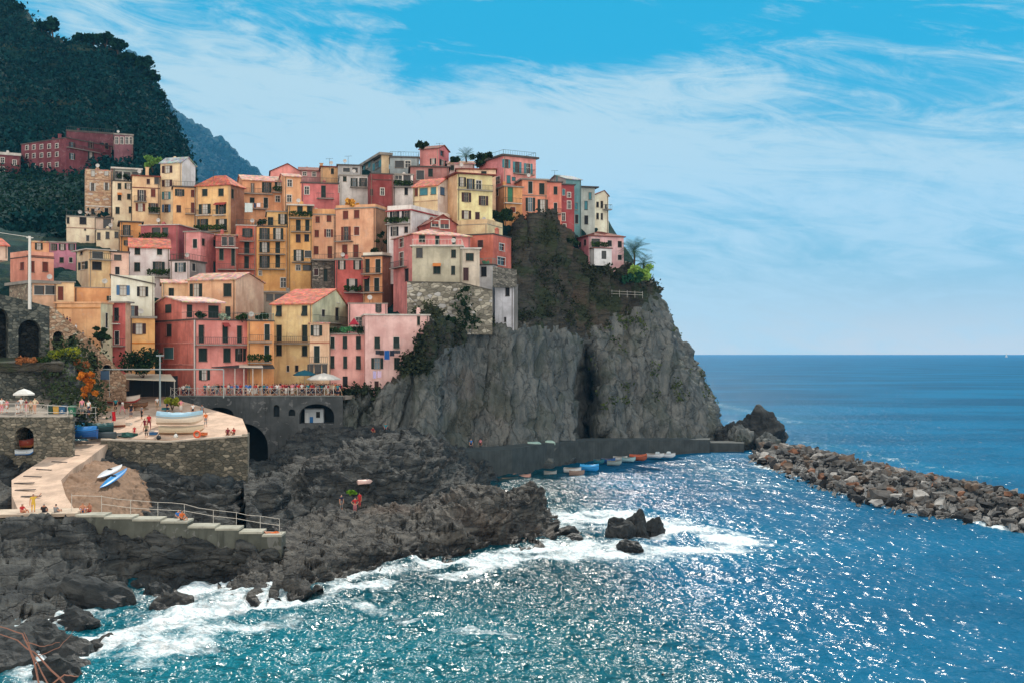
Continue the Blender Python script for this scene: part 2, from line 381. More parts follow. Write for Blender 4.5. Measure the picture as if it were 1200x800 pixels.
# ================================================================== SEA
def seg_dist(X, Y, pts):
    d = np.full(X.shape, 1e9)
    for (ax, ay), (bx, by) in zip(pts[:-1], pts[1:]):
        ex, ey = bx - ax, by - ay; L = ex * ex + ey * ey + 1e-9
        t = np.clip(((X - ax) * ex + (Y - ay) * ey) / L, 0, 1)
        d = np.minimum(d, np.hypot(X - ax - t * ex, Y - ay - t * ey))
    return d
def wpts(l): return [(p.x, p.y) for p in (atZ(a, b, 0) for a, b in l)]
FOAM_GLINT = [([(225, 722), (300, 700), (380, 686), (450, 674), (520, 667), (560, 661), (600, 652), (655, 640)], 2.8, 1.15),
        ([(640, 612), (700, 606), (770, 616), (836, 630)], 8.5, 1.25), ([(575, 664), (640, 652), (720, 652), (800, 642)], 5.0, 1.2), ([(560, 672), (640, 664), (700, 668)], 3.0, 0.62),
        ([(50, 775), (150, 748), (230, 732), (310, 712)], 4.0, 1.2), ([(40, 800), (120, 780), (200, 762)], 2.2, 0.95), ([(0, 768), (60, 742), (130, 722), (200, 706), (262, 692)], 3.4, 1.25), ([(60, 800), (110, 760), (150, 735)], 2.5, 1.1), ([(100, 712), (170, 716), (240, 712)], 3.0, 1.15),
        ([(365, 708), (420, 716), (465, 734), (510, 750), (600, 758)], 1.3, 0.78), ([(250, 745), (330, 752), (420, 770)], 1.2, 0.55),
        ([(480, 700), (600, 690), (720, 700)], 2.2, 0.5), ([(560, 730), (680, 735), (760, 760)], 2.0, 0.5),
        ([(886, 541), (945, 556), (1000, 577), (1060, 592), (1120, 602), (1210, 622)], 1.0, 0.95),
        ([(832, 540), (870, 556), (905, 566)], 6.0, 0.62), ([(590, 588), (635, 580)], 2.0, 0.9), ([(190, 752), (300, 726), (400, 702), (500, 686), (600, 674)], 2.6, 0.98), ([(90, 805), (200, 772), (300, 744)], 3.2, 1.1), ([(690, 642), (770, 644), (845, 636)], 5.5, 1.15),  # wide faint line at the start: sun glint painted in as foam
        ([(905, 512), (950, 515), (1010, 526), (1070, 540), (1160, 556)], 2.5, 0.6), ([(835, 470), (880, 480), (935, 492)], 7.0, 0.65)]  # wide line beside the headland: glitter painted in as foam
def build_sea():
    pys = np.concatenate([[414.9, 415.3, 415.8, 416.4], np.arange(417, 470, 0.8), np.arange(470, 560, 0.7), np.arange(560, 860, 0.75), [900, 1000, 1200]])
    Yr = H * F / (pys - CY); Yr = np.concatenate([[7000.0, 6000.0, 5200.0], Yr[Yr < 4800]]); pys = CY + H * F / Yr
    pxs = np.concatenate([[-900, -500, -200], np.arange(-60, 1262, 1.6), [1400, 1700, 2200]])
    Yg, Ug = np.meshgrid(Yr, (pxs - CX) / F, indexing='ij'); X = Ug * Yg; Y = Yg
    g = np.random.default_rng(3); Z = np.zeros_like(X); cell = np.maximum(np.gradient(Yr)[:, None] * -1, 1.6 / F * Yg)
    chop = 0.165 + 0.355 * sm(-X, -30, 4) * (1 - sm(Y, 190, 420))                 # the harbour side is choppier than the lee of the breakwater
    for k in range(46):
        lam = 0.7 * 1.085 ** k; th = R(-70) + g.normal() * 0.75; kx, ky = math.cos(th), math.sin(th); ph = g.random() * 6.28
        amp = 0.040 * lam ** 0.92 * (1.0 if lam < 6 else (6 / lam) ** 0.85)
        fade = sm(lam / cell, 2.2, 4.5)
        gate = 0.6 + 0.8 * np.clip(0.5 + fbm(np.stack([X / 26 + k, Y / 26, 0 * X + k * 3.1], -1), 2), 0, 1)
        s = np.sin((X * kx + Y * ky) * 2 * math.pi / lam + ph + 1.2 * np.sin((X * ky - Y * kx) * 2 * math.pi / (lam * 5) + ph * 3))
        Z += amp * fade * gate * chop * (1 - 1.6 * np.abs(s) ** 0.8 * 0.5 + 0.35 * s) * 0.9
    Z -= Z[(Y < 180) & (np.abs(X) < 70)].mean() * (1 - sm(Y, 250, 900)) - 0.15
    foam = np.zeros_like(X)
    for l, wd, st in FOAM_GLINT:
        d = seg_dist(X, Y, wpts(l)); foam = np.maximum(foam, st * np.exp(-(d / wd) ** 2))
    near = (Y < 300)
    foam *= 0.75 + 0.6 * np.where(near, fbm(np.stack([X / 5, Y / 5, 0 * X], -1), 4), 0)
    Z += 0.28 * np.clip(foam, 0, 1) * (0.3 + np.where(near, fbm(np.stack([X / 1.6, Y / 1.6, 0 * X + 5], -1), 4), 0))
    c0 = atZ(250, 780, 0); shal = np.exp(-(((X - c0.x) / 26) ** 2 + ((Y - c0.y) / 16) ** 2)); shal = np.maximum(shal, 0.35 * np.clip(foam, 0, 1))
    nv, nu = X.shape; V = np.stack([X, Y, Z], -1).reshape(-1, 3); i = np.arange(nv * nu).reshape(nv, nu)
    Q = np.stack([i[1:, :-1], i[1:, 1:], i[:-1, 1:], i[:-1, :-1]], -1).reshape(-1, 4)
    me = npmesh('sea', V, Q)
    for nm, arr in (('foam', foam), ('shallow', shal), ('chop', chop)):
        me.attributes.new(nm, 'FLOAT', 'POINT').data.foreach_set('value', arr.ravel().astype(np.float32))
    m = NT('sea_water'); v = m.map(); foam_a, sh, ch = m.attr('foam'), m.attr('shallow'), m.attr('chop')
    big = m.noise(m.map((0.012, 0.03, 1)), 1.0, 5, 0.6); 
    deep = m.mix(m.step(big, 0.35, 0.65), (0.0, 0.070, 0.155), (0.0, 0.118, 0.245))
    col = m.mix(m.step(ch, 0.28, 0.48), deep, (0.002, 0.044, 0.060)); col = m.mix(sh, col, (0.004, 0.15, 0.20))
    n1 = m.noise(m.map((1.0, 1.7, 1), (0, 0, R(12))), 1.0, 3, 0.5, 0.5); n2 = m.noise(m.map((0.16, 0.30, 1)), 1.0, 4, 0.6, 0.3); n3 = m.noise(m.map((2.6, 4.2, 1), (0, 0, R(-15))), 1.0, 2, 0.5, 0.3)
    hgt = m.math('ADD', m.math('MULTIPLY', n1, 0.40), m.math('MULTIPLY', n2, 1.0)); hgt = m.math('ADD', hgt, m.math('MULTIPLY', n3, 0.15)); hgt = m.math('ADD', hgt, m.math('MULTIPLY', m.noise(m.map((0.75, 0.38, 1), (0, 0, R(20))), 1.0, 2, 0.45, 0.6), 0.75))
    nb = m.bump(m.math('MULTIPLY', hgt, ch), 1.0, 2.0)
    fn = m.noise(v, 1.5, 9, 0.74, 0.8); fn2 = m.noise(v, 0.23, 5, 0.6, 1.0)
    fm = m.math('ADD', foam_a, m.math('ADD', m.math('MULTIPLY', m.math('SUBTRACT', fn, 0.5), 1.1), m.math('MULTIPLY', m.math('SUBTRACT', fn2, 0.5), 0.7)))
    fmask = m.step(fm, 0.44, 0.98)
    cap_glints = m.step(m.noise(m.map((0.25, 0.8, 1)), 1.0, 7, 0.7, 0.5), 0.70, 0.76, 0, 0.55)      # scattered white specks: small whitecaps and painted sun glints
    fmask = m.math('MAXIMUM', fmask, cap_glints)
    foamcol = m.mix(m.step(m.noise(v, 2.2, 6, 0.7), 0.35, 0.65), (0.52, 0.64, 0.68), (0.86, 0.88, 0.88))
    dif = m.n('ShaderNodeBsdfDiffuse'); m.put(dif.inputs['Color'], m.mix(fmask, col, foamcol)); m.t.links.new(nb, dif.inputs['Normal'])
    glo = m.n('ShaderNodeBsdfGlossy', distribution='GGX'); glo.inputs['Roughness'].default_value = 0.18; m.t.links.new(nb, glo.inputs['Normal'])
    fr = m.n('ShaderNodeFresnel'); fr.inputs['IOR'].default_value = 1.33; m.t.links.new(nb, fr.inputs['Normal'])
    fac = m.math('MULTIPLY', m.math('MINIMUM', fr.outputs[0], 0.13), m.math('SUBTRACT', 1.0, fmask))
    mx = m.n('ShaderNodeMixShader'); m.t.links.new(fac, mx.inputs[0]); m.t.links.new(dif.outputs[0], mx.inputs[1]); m.t.links.new(glo.outputs[0], mx.inputs[2]); m.t.links.new(mx.outputs[0], m.o.inputs['Surface'])
    o = link('sea', me, m.m); tag(o, kind='structure')
    # the sea floor: keeps anything below the surface closed
build_sea()

# ================================================================== ROCK AND HILLS
def interp_cols(cols, step_px):
    px = np.array([c[0] for c in cols], dtype=float); A = np.array([[q for q in c[1]] for c in cols], dtype=float)      # (n, K, 2)
    n = max(2, int((px[-1] - px[0]) / step_px) + 1); u = np.linspace(px[0], px[-1], n)
    out_ = np.zeros((n, A.shape[1], 2))
    for k in range(A.shape[1]):
        for j in (0, 1):
            # monotone-ish cubic through the columns
            y = A[:, k, j]; m_ = np.gradient(y, px); idx = np.clip(np.searchsorted(px, u) - 1, 0, len(px) - 2)
            h = px[idx + 1] - px[idx]; t = (u - px[idx]) / h
            lin_ = y[idx] * (1 - t) + y[idx + 1] * t
            cub = (2 * t ** 3 - 3 * t ** 2 + 1) * y[idx] + (t ** 3 - 2 * t ** 2 + t) * h * m_[idx] + (-2 * t ** 3 + 3 * t ** 2) * y[idx + 1] + (t ** 3 - t ** 2) * h * m_[idx + 1]
            out_[:, k, j] = 0.5 * lin_ + 0.5 * cub
    return u, out_
def relief(cols, step_px, cell, disp, name, mat, kind='structure', back=True, smooth=False, fade=False):
    u, A = interp_cols(cols, step_px)
    W = np.zeros(A.shape[:2] + (3,))
    W[..., 0] = (u[:, None] - CX) * A[..., 1] / F; W[..., 1] = A[..., 1]; W[..., 2] = H - (A[..., 0] - CY) * A[..., 1] / F
    if back:      # carry the surface on behind its crest and down
        last = W[:, -1]; b1 = last + np.array([0, 8.0, -1.5]) ; b2 = last + np.array([0, 16.0, -14.0]); b2[:, 2] = np.minimum(b2[:, 2], last[:, 2] - 14)
        W = np.concatenate([W, b1[:, None], b2[:, None]], 1)
    rows = []
    for k in range(W.shape[1] - 1):
        L = np.linalg.norm(W[:, k + 1] - W[:, k], axis=1).mean(); m_ = max(1, int(L / cell))
        for j in range(m_): rows.append(W[:, k] * (1 - j / m_) + W[:, k + 1] * (j / m_))
    rows.append(W[:, -1]); V = np.stack(rows, 1)
    du = np.gradient(V, axis=0); dv = np.gradient(V, axis=1); N = np.cross(du, dv); N /= np.linalg.norm(N, axis=-1)[..., None] + 1e-9
    if (N[..., 1] * 1.0 - 0.6 * N[..., 2]).mean() > 0: N = -N
    # smooth the normals so the displacement does not tear
    for _ in range(4):
        Np = np.pad(N, ((1, 1), (1, 1), (0, 0)), mode='edge'); N = (Np[1:-1, 1:-1] * 2 + Np[2:, 1:-1] + Np[:-2, 1:-1] + Np[1:-1, 2:] + Np[1:-1, :-2]) / 6
    N /= np.linalg.norm(N, axis=-1)[..., None] + 1e-9
    D_ = disp(V, N)
    if fade:
        nr = V.shape[1]; jj = np.arange(nr) / nr; D_ = D_ * (0.12 + 0.88 * (1 - sm(jj, fade, fade + .12)))[None, :, None]
    V2 = V + D_
    nu, nv = V.shape[:2]; i = np.arange(nu * nv).reshape(nu, nv)
    Q = np.stack([i[:-1, :-1], i[1:, :-1], i[1:, 1:], i[:-1, 1:]], -1).reshape(-1, 4)
    me = npmesh(name, V2.reshape(-1, 3), Q, smooth=smooth)
    o = link(name, me, mat)
    if kind: tag(o, kind=kind)
    return o, V2, N
def layers(spacing, amp, tilt, warp=0.5, yaw=0.0, vert=False):
    def f(V, N):
        s, c_ = math.sin(tilt), math.cos(tilt); x = V[..., 0] + yaw * V[..., 1]
        a = (x * c_ + V[..., 2] * s) if vert else (-x * s + V[..., 2] * c_)
        a = a / spacing + warp * fbm(V / (spacing * 2.6) + 3, 3)
        i = np.floor(a); fr = a - i; h = np.sin(i * 12.9898) * 43758.5453; h = h - np.floor(h)
        d = (fr - 0.5) * (0.4 + h) + (h - 0.5) * 0.5 - 0.5 * (1 - sm(fr, 0.0, 0.1))
        return N * (amp * d)[..., None]
    return f
def rockdisp(a_big=1.2, a_block=0.9, a_str=0.6, a_small=0.22, sc=1.0, tilt=(0.25, 0.0), vert=False):
    def f(V, N):
        q = V.copy()
        s = math.sin(tilt[0]); c_ = math.cos(tilt[0])
        q = np.stack([V[..., 0] * c_ + V[..., 2] * s, V[..., 1], -V[..., 0] * s + V[..., 2] * c_], -1)
        st = q * (np.array([0.42, 0.42, 0.07]) if vert else np.array([0.09, 0.09, 0.62])) / sc
        d = a_big * fbm(V / (8 * sc) + 31, 4)
        wq = q / (np.array([2.2, 2.2, 7.0]) if vert else np.array([5.5, 5.5, 1.8])) / sc + 0.25 * fbm(V / 3 + 7, 2)[..., None]
        f1, f2, hid = worley(wq)
        d = d + a_block * (hid - 0.5) * sm(f2 - f1, 0.0, 0.22) - a_block * 0.35 * (1 - sm(f2 - f1, 0.0, 0.12))
        d = d + a_str * (ridged(st, 4) - 0.4) + a_small * fbm(V / (0.9 * sc), 4)
        return N * d[..., None]
    return f
# --- the headland: a bare cliff over the harbour path, scrub above it
CLIFF = [
 (392, [(560, 145), (520, 149.6), (496, 150.4), (482, 151), (472, 152), (466, 153), (460, 154), (452, 163)]),
 (425, [(560, 147.5), (522, 150.4), (496, 151.4), (480, 152), (469, 152.5), (462, 153.4), (458, 158), (455, 166)]),
 (445, [(560, 148.5), (522, 150.8), (494, 151.6), (476, 152.1), (464, 152.6), (456, 153.5), (451, 158), (447, 167)]),
 (470, [(560, 150), (522, 152), (488, 152.5), (464, 153), (448, 153.4), (438, 154.2), (431, 161), (424, 169)]),
 (487, [(558, 151), (522, 152.4), (484, 152.8), (450, 153.3), (424, 153.8), (409, 154.6), (402, 162), (396, 171)]),
 (503, [(557, 153), (522, 154.4), (480, 155), (436, 155.4), (398, 155.8), (382, 157), (376, 164), (371, 172)]),
 (530, [(556, 160), (522, 163), (470, 165), (425, 166.2), (397, 167.3), (386, 168.6), (381, 171.2), (374, 177)]),
 (560, [(556, 165), (524, 168), (468, 171), (415, 172.5), (382, 173.5), (374, 175.5), (355, 179), (335, 196)]),
 (600, [(558, 168), (525, 171.5), (468, 174), (408, 176), (384, 177.5), (378, 181), (330, 190), (262, 207)]),
 (625, [(556, 173), (522, 177), (464, 180), (402, 182.5), (383, 184), (376, 190), (318, 198), (256, 208)]),
 (655, [(550, 181), (518, 186), (460, 189), (400, 192), (386, 193.5), (376, 199), (322, 206), (268, 212)]),
 (676, [(545, 190), (516, 195), (462, 198), (420, 200), (405, 201), (384, 204), (328, 210), (286, 215)]),
 (684, [(542, 199), (516, 208), (462, 213), (420, 212), (400, 206), (384, 206), (328, 211), (294, 216)]),
 (694, [(540, 200), (516, 209), (462, 214), (420, 213), (400, 207.5), (382, 207.5), (332, 212), (304, 216)]),
 (702, [(540, 195), (516, 200), (462, 203), (425, 205), (408, 207), (380, 209), (335, 213), (312, 216)]),
 (735, [(537, 200), (515, 204), (462, 206), (425, 209), (402, 212), (374, 215), (338, 217), (312, 219)]),
 (765, [(534, 203), (514, 207), (466, 210), (430, 213), (406, 216), (378, 219), (352, 222), (336, 228)]),
 (785, [(531, 206), (513, 210), (472, 213), (440, 216), (420, 219), (402, 222), (384, 226), (374, 234)]),
 (805, [(530, 209), (513, 213), (478, 216), (452, 219), (436, 222), (424, 226), (414, 231), (408, 240)]),
 (822, [(528, 212), (513, 216), (488, 219), (470, 222), (458, 226), (450, 231), (445, 238), (443, 248)]),
 (833, [(528, 215), (514, 219), (500, 223), (488, 227), (480, 232), (475, 239), (472, 247), (471, 257)]),
 (841, [(530, 218), (519, 224), (514, 230), (508, 236), (504, 244), (503, 250), (504, 258), (505, 268)])]
cl_a = rockdisp(1.5, 1.1, 0.22, 0.14, 1.8, (-0.28, 0), True); cl_b = layers(5.2, 1.7, -0.26, 0.35, 0.3, True); cl_c = layers(1.9, 0.32, -0.22, 0.5, 0.3, True); cl_e = layers(7.0, 0.7, -0.5, 0.6)
cl_d = lambda V, N: cl_a(V, N) + cl_b(V, N) + cl_c(V, N) + cl_e(V, N)
cliff, cliffV, cliffN = relief(CLIFF, 1.3, 0.55, cl_d, 'cliff', None)
cliff.data.materials.append(rock_mat('grey')); cliff.data.materials.append(rock_mat('scrub'))
def paint_cliff():
    nu, nv = cliffV.shape[:2]; c = (cliffV[:-1, :-1] + cliffV[1:, 1:]) / 2
    px = CX + F * c[..., 0] / c[..., 1]; py = CY - F * (c[..., 2] - H) / c[..., 1]
    nz = fbm(c / 5, 4) * 16
    edge = np.interp(px, [440, 480, 520, 556, 575, 600, 640, 675, 690, 720, 770, 800, 845], [470, 440, 420, 388, 378, 382, 382, 388, 395, 372, 352, 330, 330])
    mi = (py + nz < edge).astype(np.int32)
    cliff.data.polygons.foreach_set('material_index', mi.reshape(-1)); return c, px, py, mi
cC, cPX, cPY, cMI = paint_cliff()
# scrub on the headland
def scatter(mask, centers, n, up, seed):
    idx = np.argwhere(mask); g = np.random.default_rng(seed); sel = idx[g.integers(0, len(idx), n)]
    p = centers[sel[:, 0], sel[:, 1]] + g.normal(size=(n, 3)) * 0.35; p[:, 2] += up * g.random(n); p[:, 1] -= 0.25; return p
sc_n = fbm(cC / 4.5 + 40, 4)
mask = (cMI == 1) & (sc_n > 0.10) & (cPX > 470) & (cPY > 235)
o = link('cliff_scrub', cards(scatter(mask, cC, 15000, 0.6, 4), 0.27, 4), leaf_mat((32, 40, 30), (58, 62, 44))); tag(o, kind='stuff')
mask = (cMI == 1) & (cPX < 470) | ((cMI == 1) & (cPX < 560) & (cPY > 400))
o = link('cliff_undergrowth', cards(scatter(mask & (sc_n > 0.08), cC, 4200, 0.5, 5), 0.26, 5), leaf_mat((30, 40, 32), (52, 60, 44))); tag(o, kind='stuff')
mask = (cMI == 0) & (sc_n > 0.42) & (cPX > 690) & (cPY < 480)
o = link('cliff_tufts', cards(scatter(mask, cC, 2600, 0.4, 6), 0.26, 6), leaf_mat((46, 60, 38), (80, 92, 52))); tag(o, kind='stuff')

# --- the town's own hill, under and behind the houses
TOWN = [
 (-60, [(480, 140), (420, 146), (360, 150), (318, 160), (292, 176), (275, 190), (240, 230), (205, 282)]),
 (40, [(480, 145), (420, 151), (365, 157), (320, 170), (292, 188), (275, 205), (240, 240), (205, 284)]),
 (95, [(480, 150), (420, 155), (370, 162), (322, 176), (292, 196), (276, 212), (246, 232), (210, 262)]),
 (150, [(480, 152), (430, 156), (380, 162), (335, 178), (292, 204), (262, 214), (232, 222), (205, 240)]),
 (220, [(480, 154), (440, 160), (385, 172), (335, 190), (290, 208), (262, 214), (235, 222), (215, 232)]),
 (300, [(480, 158), (440, 165), (390, 176), (340, 204), (300, 210), (262, 214), (232, 222), (212, 232)]),
 (380, [(480, 160), (440, 167), (400, 176), (350, 198), (310, 206), (262, 212), (226, 222), (206, 232)]),
 (440, [(480, 163), (440, 168), (400, 174), (355, 193), (310, 201), (262, 208), (222, 220), (198, 232)]),
 (500, [(470, 166), (430, 170), (390, 175), (350, 183), (310, 190), (262, 204), (222, 216), (196, 234)]),
 (560, [(430, 176), (400, 178), (375, 180), (345, 184), (310, 192), (262, 206), (226, 217), (205, 234)]),
 (610, [(400, 181), (385, 184), (365, 190), (330, 198), (295, 205), (262, 211), (236, 218), (215, 236)]),
 (660, [(390, 202), (375, 204), (350, 208), (320, 212), (295, 216), (274, 219), (250, 224), (228, 238)]),
 (705, [(380, 213), (365, 215), (345, 218), (330, 221), (318, 224), (296, 227), (268, 231), (246, 242)]),
 (742, [(374, 220), (362, 222), (350, 224), (340, 226), (332, 228), (322, 231), (314, 235), (306, 244)])]
town, tV, tN = relief(TOWN, 4, 1.6, rockdisp(0.5, 0.4, 0.3, 0.2), 'town_hill', None, smooth=True)
townV_mat = True
# --- near mountain with woodland, and the far ridge
def canopy(amp, cell):
    def f(V, N):
        f1, f2, hid = worley(V / np.array([cell, cell, cell * 0.8]))
        d = amp * (1 - np.clip(f1, 0, 1) ** 2 * 1.6) * (0.5 + 0.8 * hid) + amp * 1.2 * fbm(V / (cell * 5), 3) + amp * 0.4 * fbm(V / (cell * 0.4), 3)
        return (N * 0.6 + np.array([0, -0.1, 0.7])) * d[..., None]
    return f
def forest_mat():
    m = NT('woodland'); v = m.map(); a = m.noise(v, 0.10, 5, 0.6); b = m.noise(v, 0.8, 5, 0.7); t = m.noise(m.map((0.01, 0.01, 0.35)), 1.0, 3, 0.5, 0.3)
    col = m.mix(m.step(a, 0.35, 0.65), lin((13, 42, 46)), lin((26, 60, 58))); col = m.mix(m.step(b, 0.5, 0.72, 0, 0.8), col, lin((46, 74, 54)))  # teal of the distant haze partly put into the leaf colours
    col = m.mix(m.step(t, 0.58, 0.64, 0, 0.35), col, lin((90, 92, 70)))
    return m.fin(col, 0.95, m.bump(b, 1.0, 0.8), 0.1)
FM = forest_mat(); town.data.materials.append(FM)
MOUNT = [
 (-140, [(330, 190), (285, 240), (215, 285), (150, 330), (90, 372), (30, 405), (-40, 432), (-90, 455)]),
 (-40, [(320, 196), (285, 236), (215, 285), (150, 326), (100, 362), (60, 390), (20, 415), (-22, 440)]),
 (0, [(315, 198), (282, 234), (214, 284), (160, 318), (110, 354), (75, 382), (36, 410), (2, 435)]),
 (22, [(310, 200), (280, 234), (213, 284), (165, 314), (120, 350), (85, 378), (50, 402), (20, 424)]),
 (48, [(305, 202), (276, 232), (212, 284), (168, 312), (130, 345), (96, 372), (66, 392), (43, 408)]),
 (76, [(300, 204), (270, 234), (210, 286), (170, 312), (136, 342), (104, 366), (76, 384), (54, 400)]),
 (100, [(296, 206), (265, 236), (210, 286), (172, 312), (138, 340), (106, 364), (78, 382), (55, 398)]),
 (128, [(292, 208), (262, 236), (208, 286), (176, 310), (144, 338), (112, 360), (84, 380), (60, 396)]),
 (150, [(290, 210), (262, 236), (208, 284), (180, 308), (152, 334), (124, 356), (100, 376), (82, 390)]),
 (168, [(290, 212), (262, 238), (210, 284), (184, 306), (160, 330), (134, 352), (110, 372), (90, 388)]),
 (185, [(290, 216), (264, 240), (214, 284), (192, 304), (174, 326), (154, 346), (136, 366), (120, 382)]),
 (200, [(290, 222), (266, 244), (222, 284), (204, 302), (190, 322), (176, 340), (164, 358), (152, 374)]),
 (214, [(292, 230), (270, 250), (236, 286), (222, 300), (212, 318), (204, 336), (198, 352), (194, 366)])]
mount, mV, mN = relief(MOUNT, 1.3, 2.0, canopy(2.4, 8.0), 'hillside', FM, smooth=True)
def leafy(V, N, n, size, mat, name, seed, pmin=0, up=1.5):
    g = np.random.default_rng(seed); nu, nv = V.shape[:2]; a = g.integers(0, nu, n); b = g.integers(pmin, nv - 6, n)
    p = V[a, b] + N[a, b] * g.random((n, 1)) * up + g.normal(size=(n, 3)) * 0.8
    o = link(name, cards(p, size, seed), mat); tag(o, kind='stuff')
leafy(tV[:48], tN[:48], 9000, 0.42, leaf_mat((14, 40, 36), (30, 56, 44)), 'vineyard_slope', 7, pmin=int(tV.shape[1] * .5), up=0.5)
leafy(mV, mN, 60000, 0.62, leaf_mat((9, 40, 45), (22, 58, 58)), 'hillside_woodland', 8)
RIDGE = [
 (20, [(330, 600), (270, 680), (215, 760), (180, 820), (150, 880), (118, 930)]),
 (90, [(330, 610), (262, 690), (205, 770), (166, 830), (130, 890), (96, 940)]),
 (150, [(330, 620), (260, 700), (200, 780), (160, 840), (120, 900), (70, 950)]),
 (192, [(330, 640), (270, 720), (220, 790), (185, 850), (158, 905), (136, 950)]),
 (206, [(330, 650), (272, 724), (226, 794), (196, 852), (168, 906), (146, 946)]),
 (226, [(330, 655), (275, 730), (232, 798), (205, 850), (180, 900), (158, 935)]),
 (246, [(330, 660), (280, 735), (240, 800), (214, 850), (192, 892), (170, 925)]),
 (264, [(330, 665), (285, 738), (248, 800), (224, 846), (202, 886), (180, 915)]),
 (282, [(330, 670), (290, 740), (256, 800), (234, 842), (216, 876), (196, 905)]),
 (296, [(332, 680), (296, 745), (266, 800), (246, 838), (228, 870), (211, 895)]),
 (318, [(340, 690), (312, 750), (290, 800), (272, 835), (258, 862), (245, 885)])]
RIDGE = [(a + 7, [(p - 8, 4.0 * y) for p, y in b]) for a, b in RIDGE]
rid, rV, rN = relief(RIDGE, 1.0, 16.0, canopy(11, 40.0), 'far_ridge', FM, smooth=True)
leafy(rV, rN, 16000, 5.5, leaf_mat((12, 38, 36), (28, 58, 46)), 'ridge_woodland', 9, up=9)

# --- rocks at the water's edge
LEDGE = [
 (255, [(722, 84), (700, 88), (690, 90), (684, 92), (680, 94), (676, 97), (672, 100)]),
 (285, [(712, 87), (695, 90), (682, 92), (670, 94), (660, 97), (652, 100), (646, 103)]),
 (325, [(708, 89), (690, 92), (674, 94), (662, 97), (650, 101), (638, 106), (628, 110)]),
 (370, [(702, 92), (684, 95), (664, 97), (654, 100), (642, 105), (624, 112), (604, 119)]),
 (420, [(694, 95), (676, 97.5), (651, 99), (644, 102), (636, 106), (620, 113), (598, 121)]),
 (465, [(686, 98), (668, 101), (643, 102.5), (636, 105), (624, 110), (608, 116), (597, 122)]),
 (505, [(680, 100), (662, 104), (636, 106), (622, 109), (606, 113), (596, 117), (590, 122)]),
 (535, [(676, 102), (659, 106), (626, 108), (606, 111), (590, 114), (580, 117), (578, 122)]),
 (558, [(672, 104), (656, 108), (620, 110), (594, 112.5), (578, 115), (571, 117), (571, 122)]),
 (582, [(668, 106), (650, 110.5), (616, 112), (594, 114), (580, 116), (574, 118), (574, 123)]),
 (594, [(662, 107), (646, 111), (616, 113), (600, 115), (588, 117), (582, 119), (582, 124)]),
 (612, [(658, 108.5), (641, 113), (610, 115), (590, 117), (578, 118.5), (573, 120), (574, 125)]),
 (628, [(656, 109), (637, 114), (612, 116), (594, 118), (582, 119.5), (578, 121), (580, 126)]),
 (640, [(654, 110), (638, 114.5), (622, 116.5), (612, 118), (606, 120), (602, 122), (604, 126)]),
 (651, [(652, 111), (640, 115), (634, 117), (630, 119), (628, 121), (627, 123), (630, 127)])]
LEDGE = [(a, [(p, y * (0.925 + 0.02 * k / 6) * float(np.interp(a, [255, 300, 370, 440], [.985, .962, .955, 1.0]))) for k, (p, y) in enumerate(b)]) for a, b in LEDGE]
ledge_rock = relief(LEDGE, 1.0, 0.28, (lambda V, N, A=rockdisp(0.55, 0.75, 0.55, 0.16, 0.55, (-0.38, 0)), B=layers(1.1, 0.75, 0.42, 0.7): A(V, N) * 0.75 + B(V, N)), 'shore_ledge', rock_mat('ledge'))
MIDROCK = [
 (286, [(640, 106), (622, 108), (604, 110), (588, 112), (578, 114), (572, 118), (566, 124)]),
 (320, [(640, 108), (622, 110), (600, 112), (584, 114), (574, 116), (566, 120), (558, 126)]),
 (350, [(640, 110), (622, 113), (602, 116), (592, 119), (584, 122), (570, 126), (552, 131)]),
 (372, [(636, 112), (620, 116), (596, 119), (576, 121), (558, 124), (546, 128), (538, 134)]),
 (405, [(630, 115), (612, 119), (584, 121), (560, 123), (540, 126), (526, 130), (520, 136)]),
 (440, [(628, 117), (608, 121), (580, 123), (552, 125), (530, 128), (516, 132), (510, 138)]),
 (470, [(624, 119), (604, 123), (576, 126), (548, 128), (526, 131), (512, 136), (506, 142)]),
 (505, [(620, 122), (600, 126), (576, 129), (552, 132), (534, 136), (522, 141), (518, 147)]),
 (540, [(610, 126), (592, 131), (574, 135), (558, 139), (546, 143), (538, 148), (534, 154)]),
 (572, [(602, 133), (586, 139), (576, 143), (568, 147), (562, 151), (556, 156), (552, 160)]),
 (592, [(596, 140), (584, 145), (578, 149), (574, 153), (570, 157), (566, 160), (562, 163)])]
relief(MIDROCK, 1.2, 0.4, (lambda V, N, A=rockdisp(0.9, 1.2, 0.7, 0.22, 0.8, (-0.3, 0)), B=layers(1.7, 0.8, 0.35, 0.7): A(V, N) * 0.75 + B(V, N)), 'cove_rock', rock_mat('dark'))
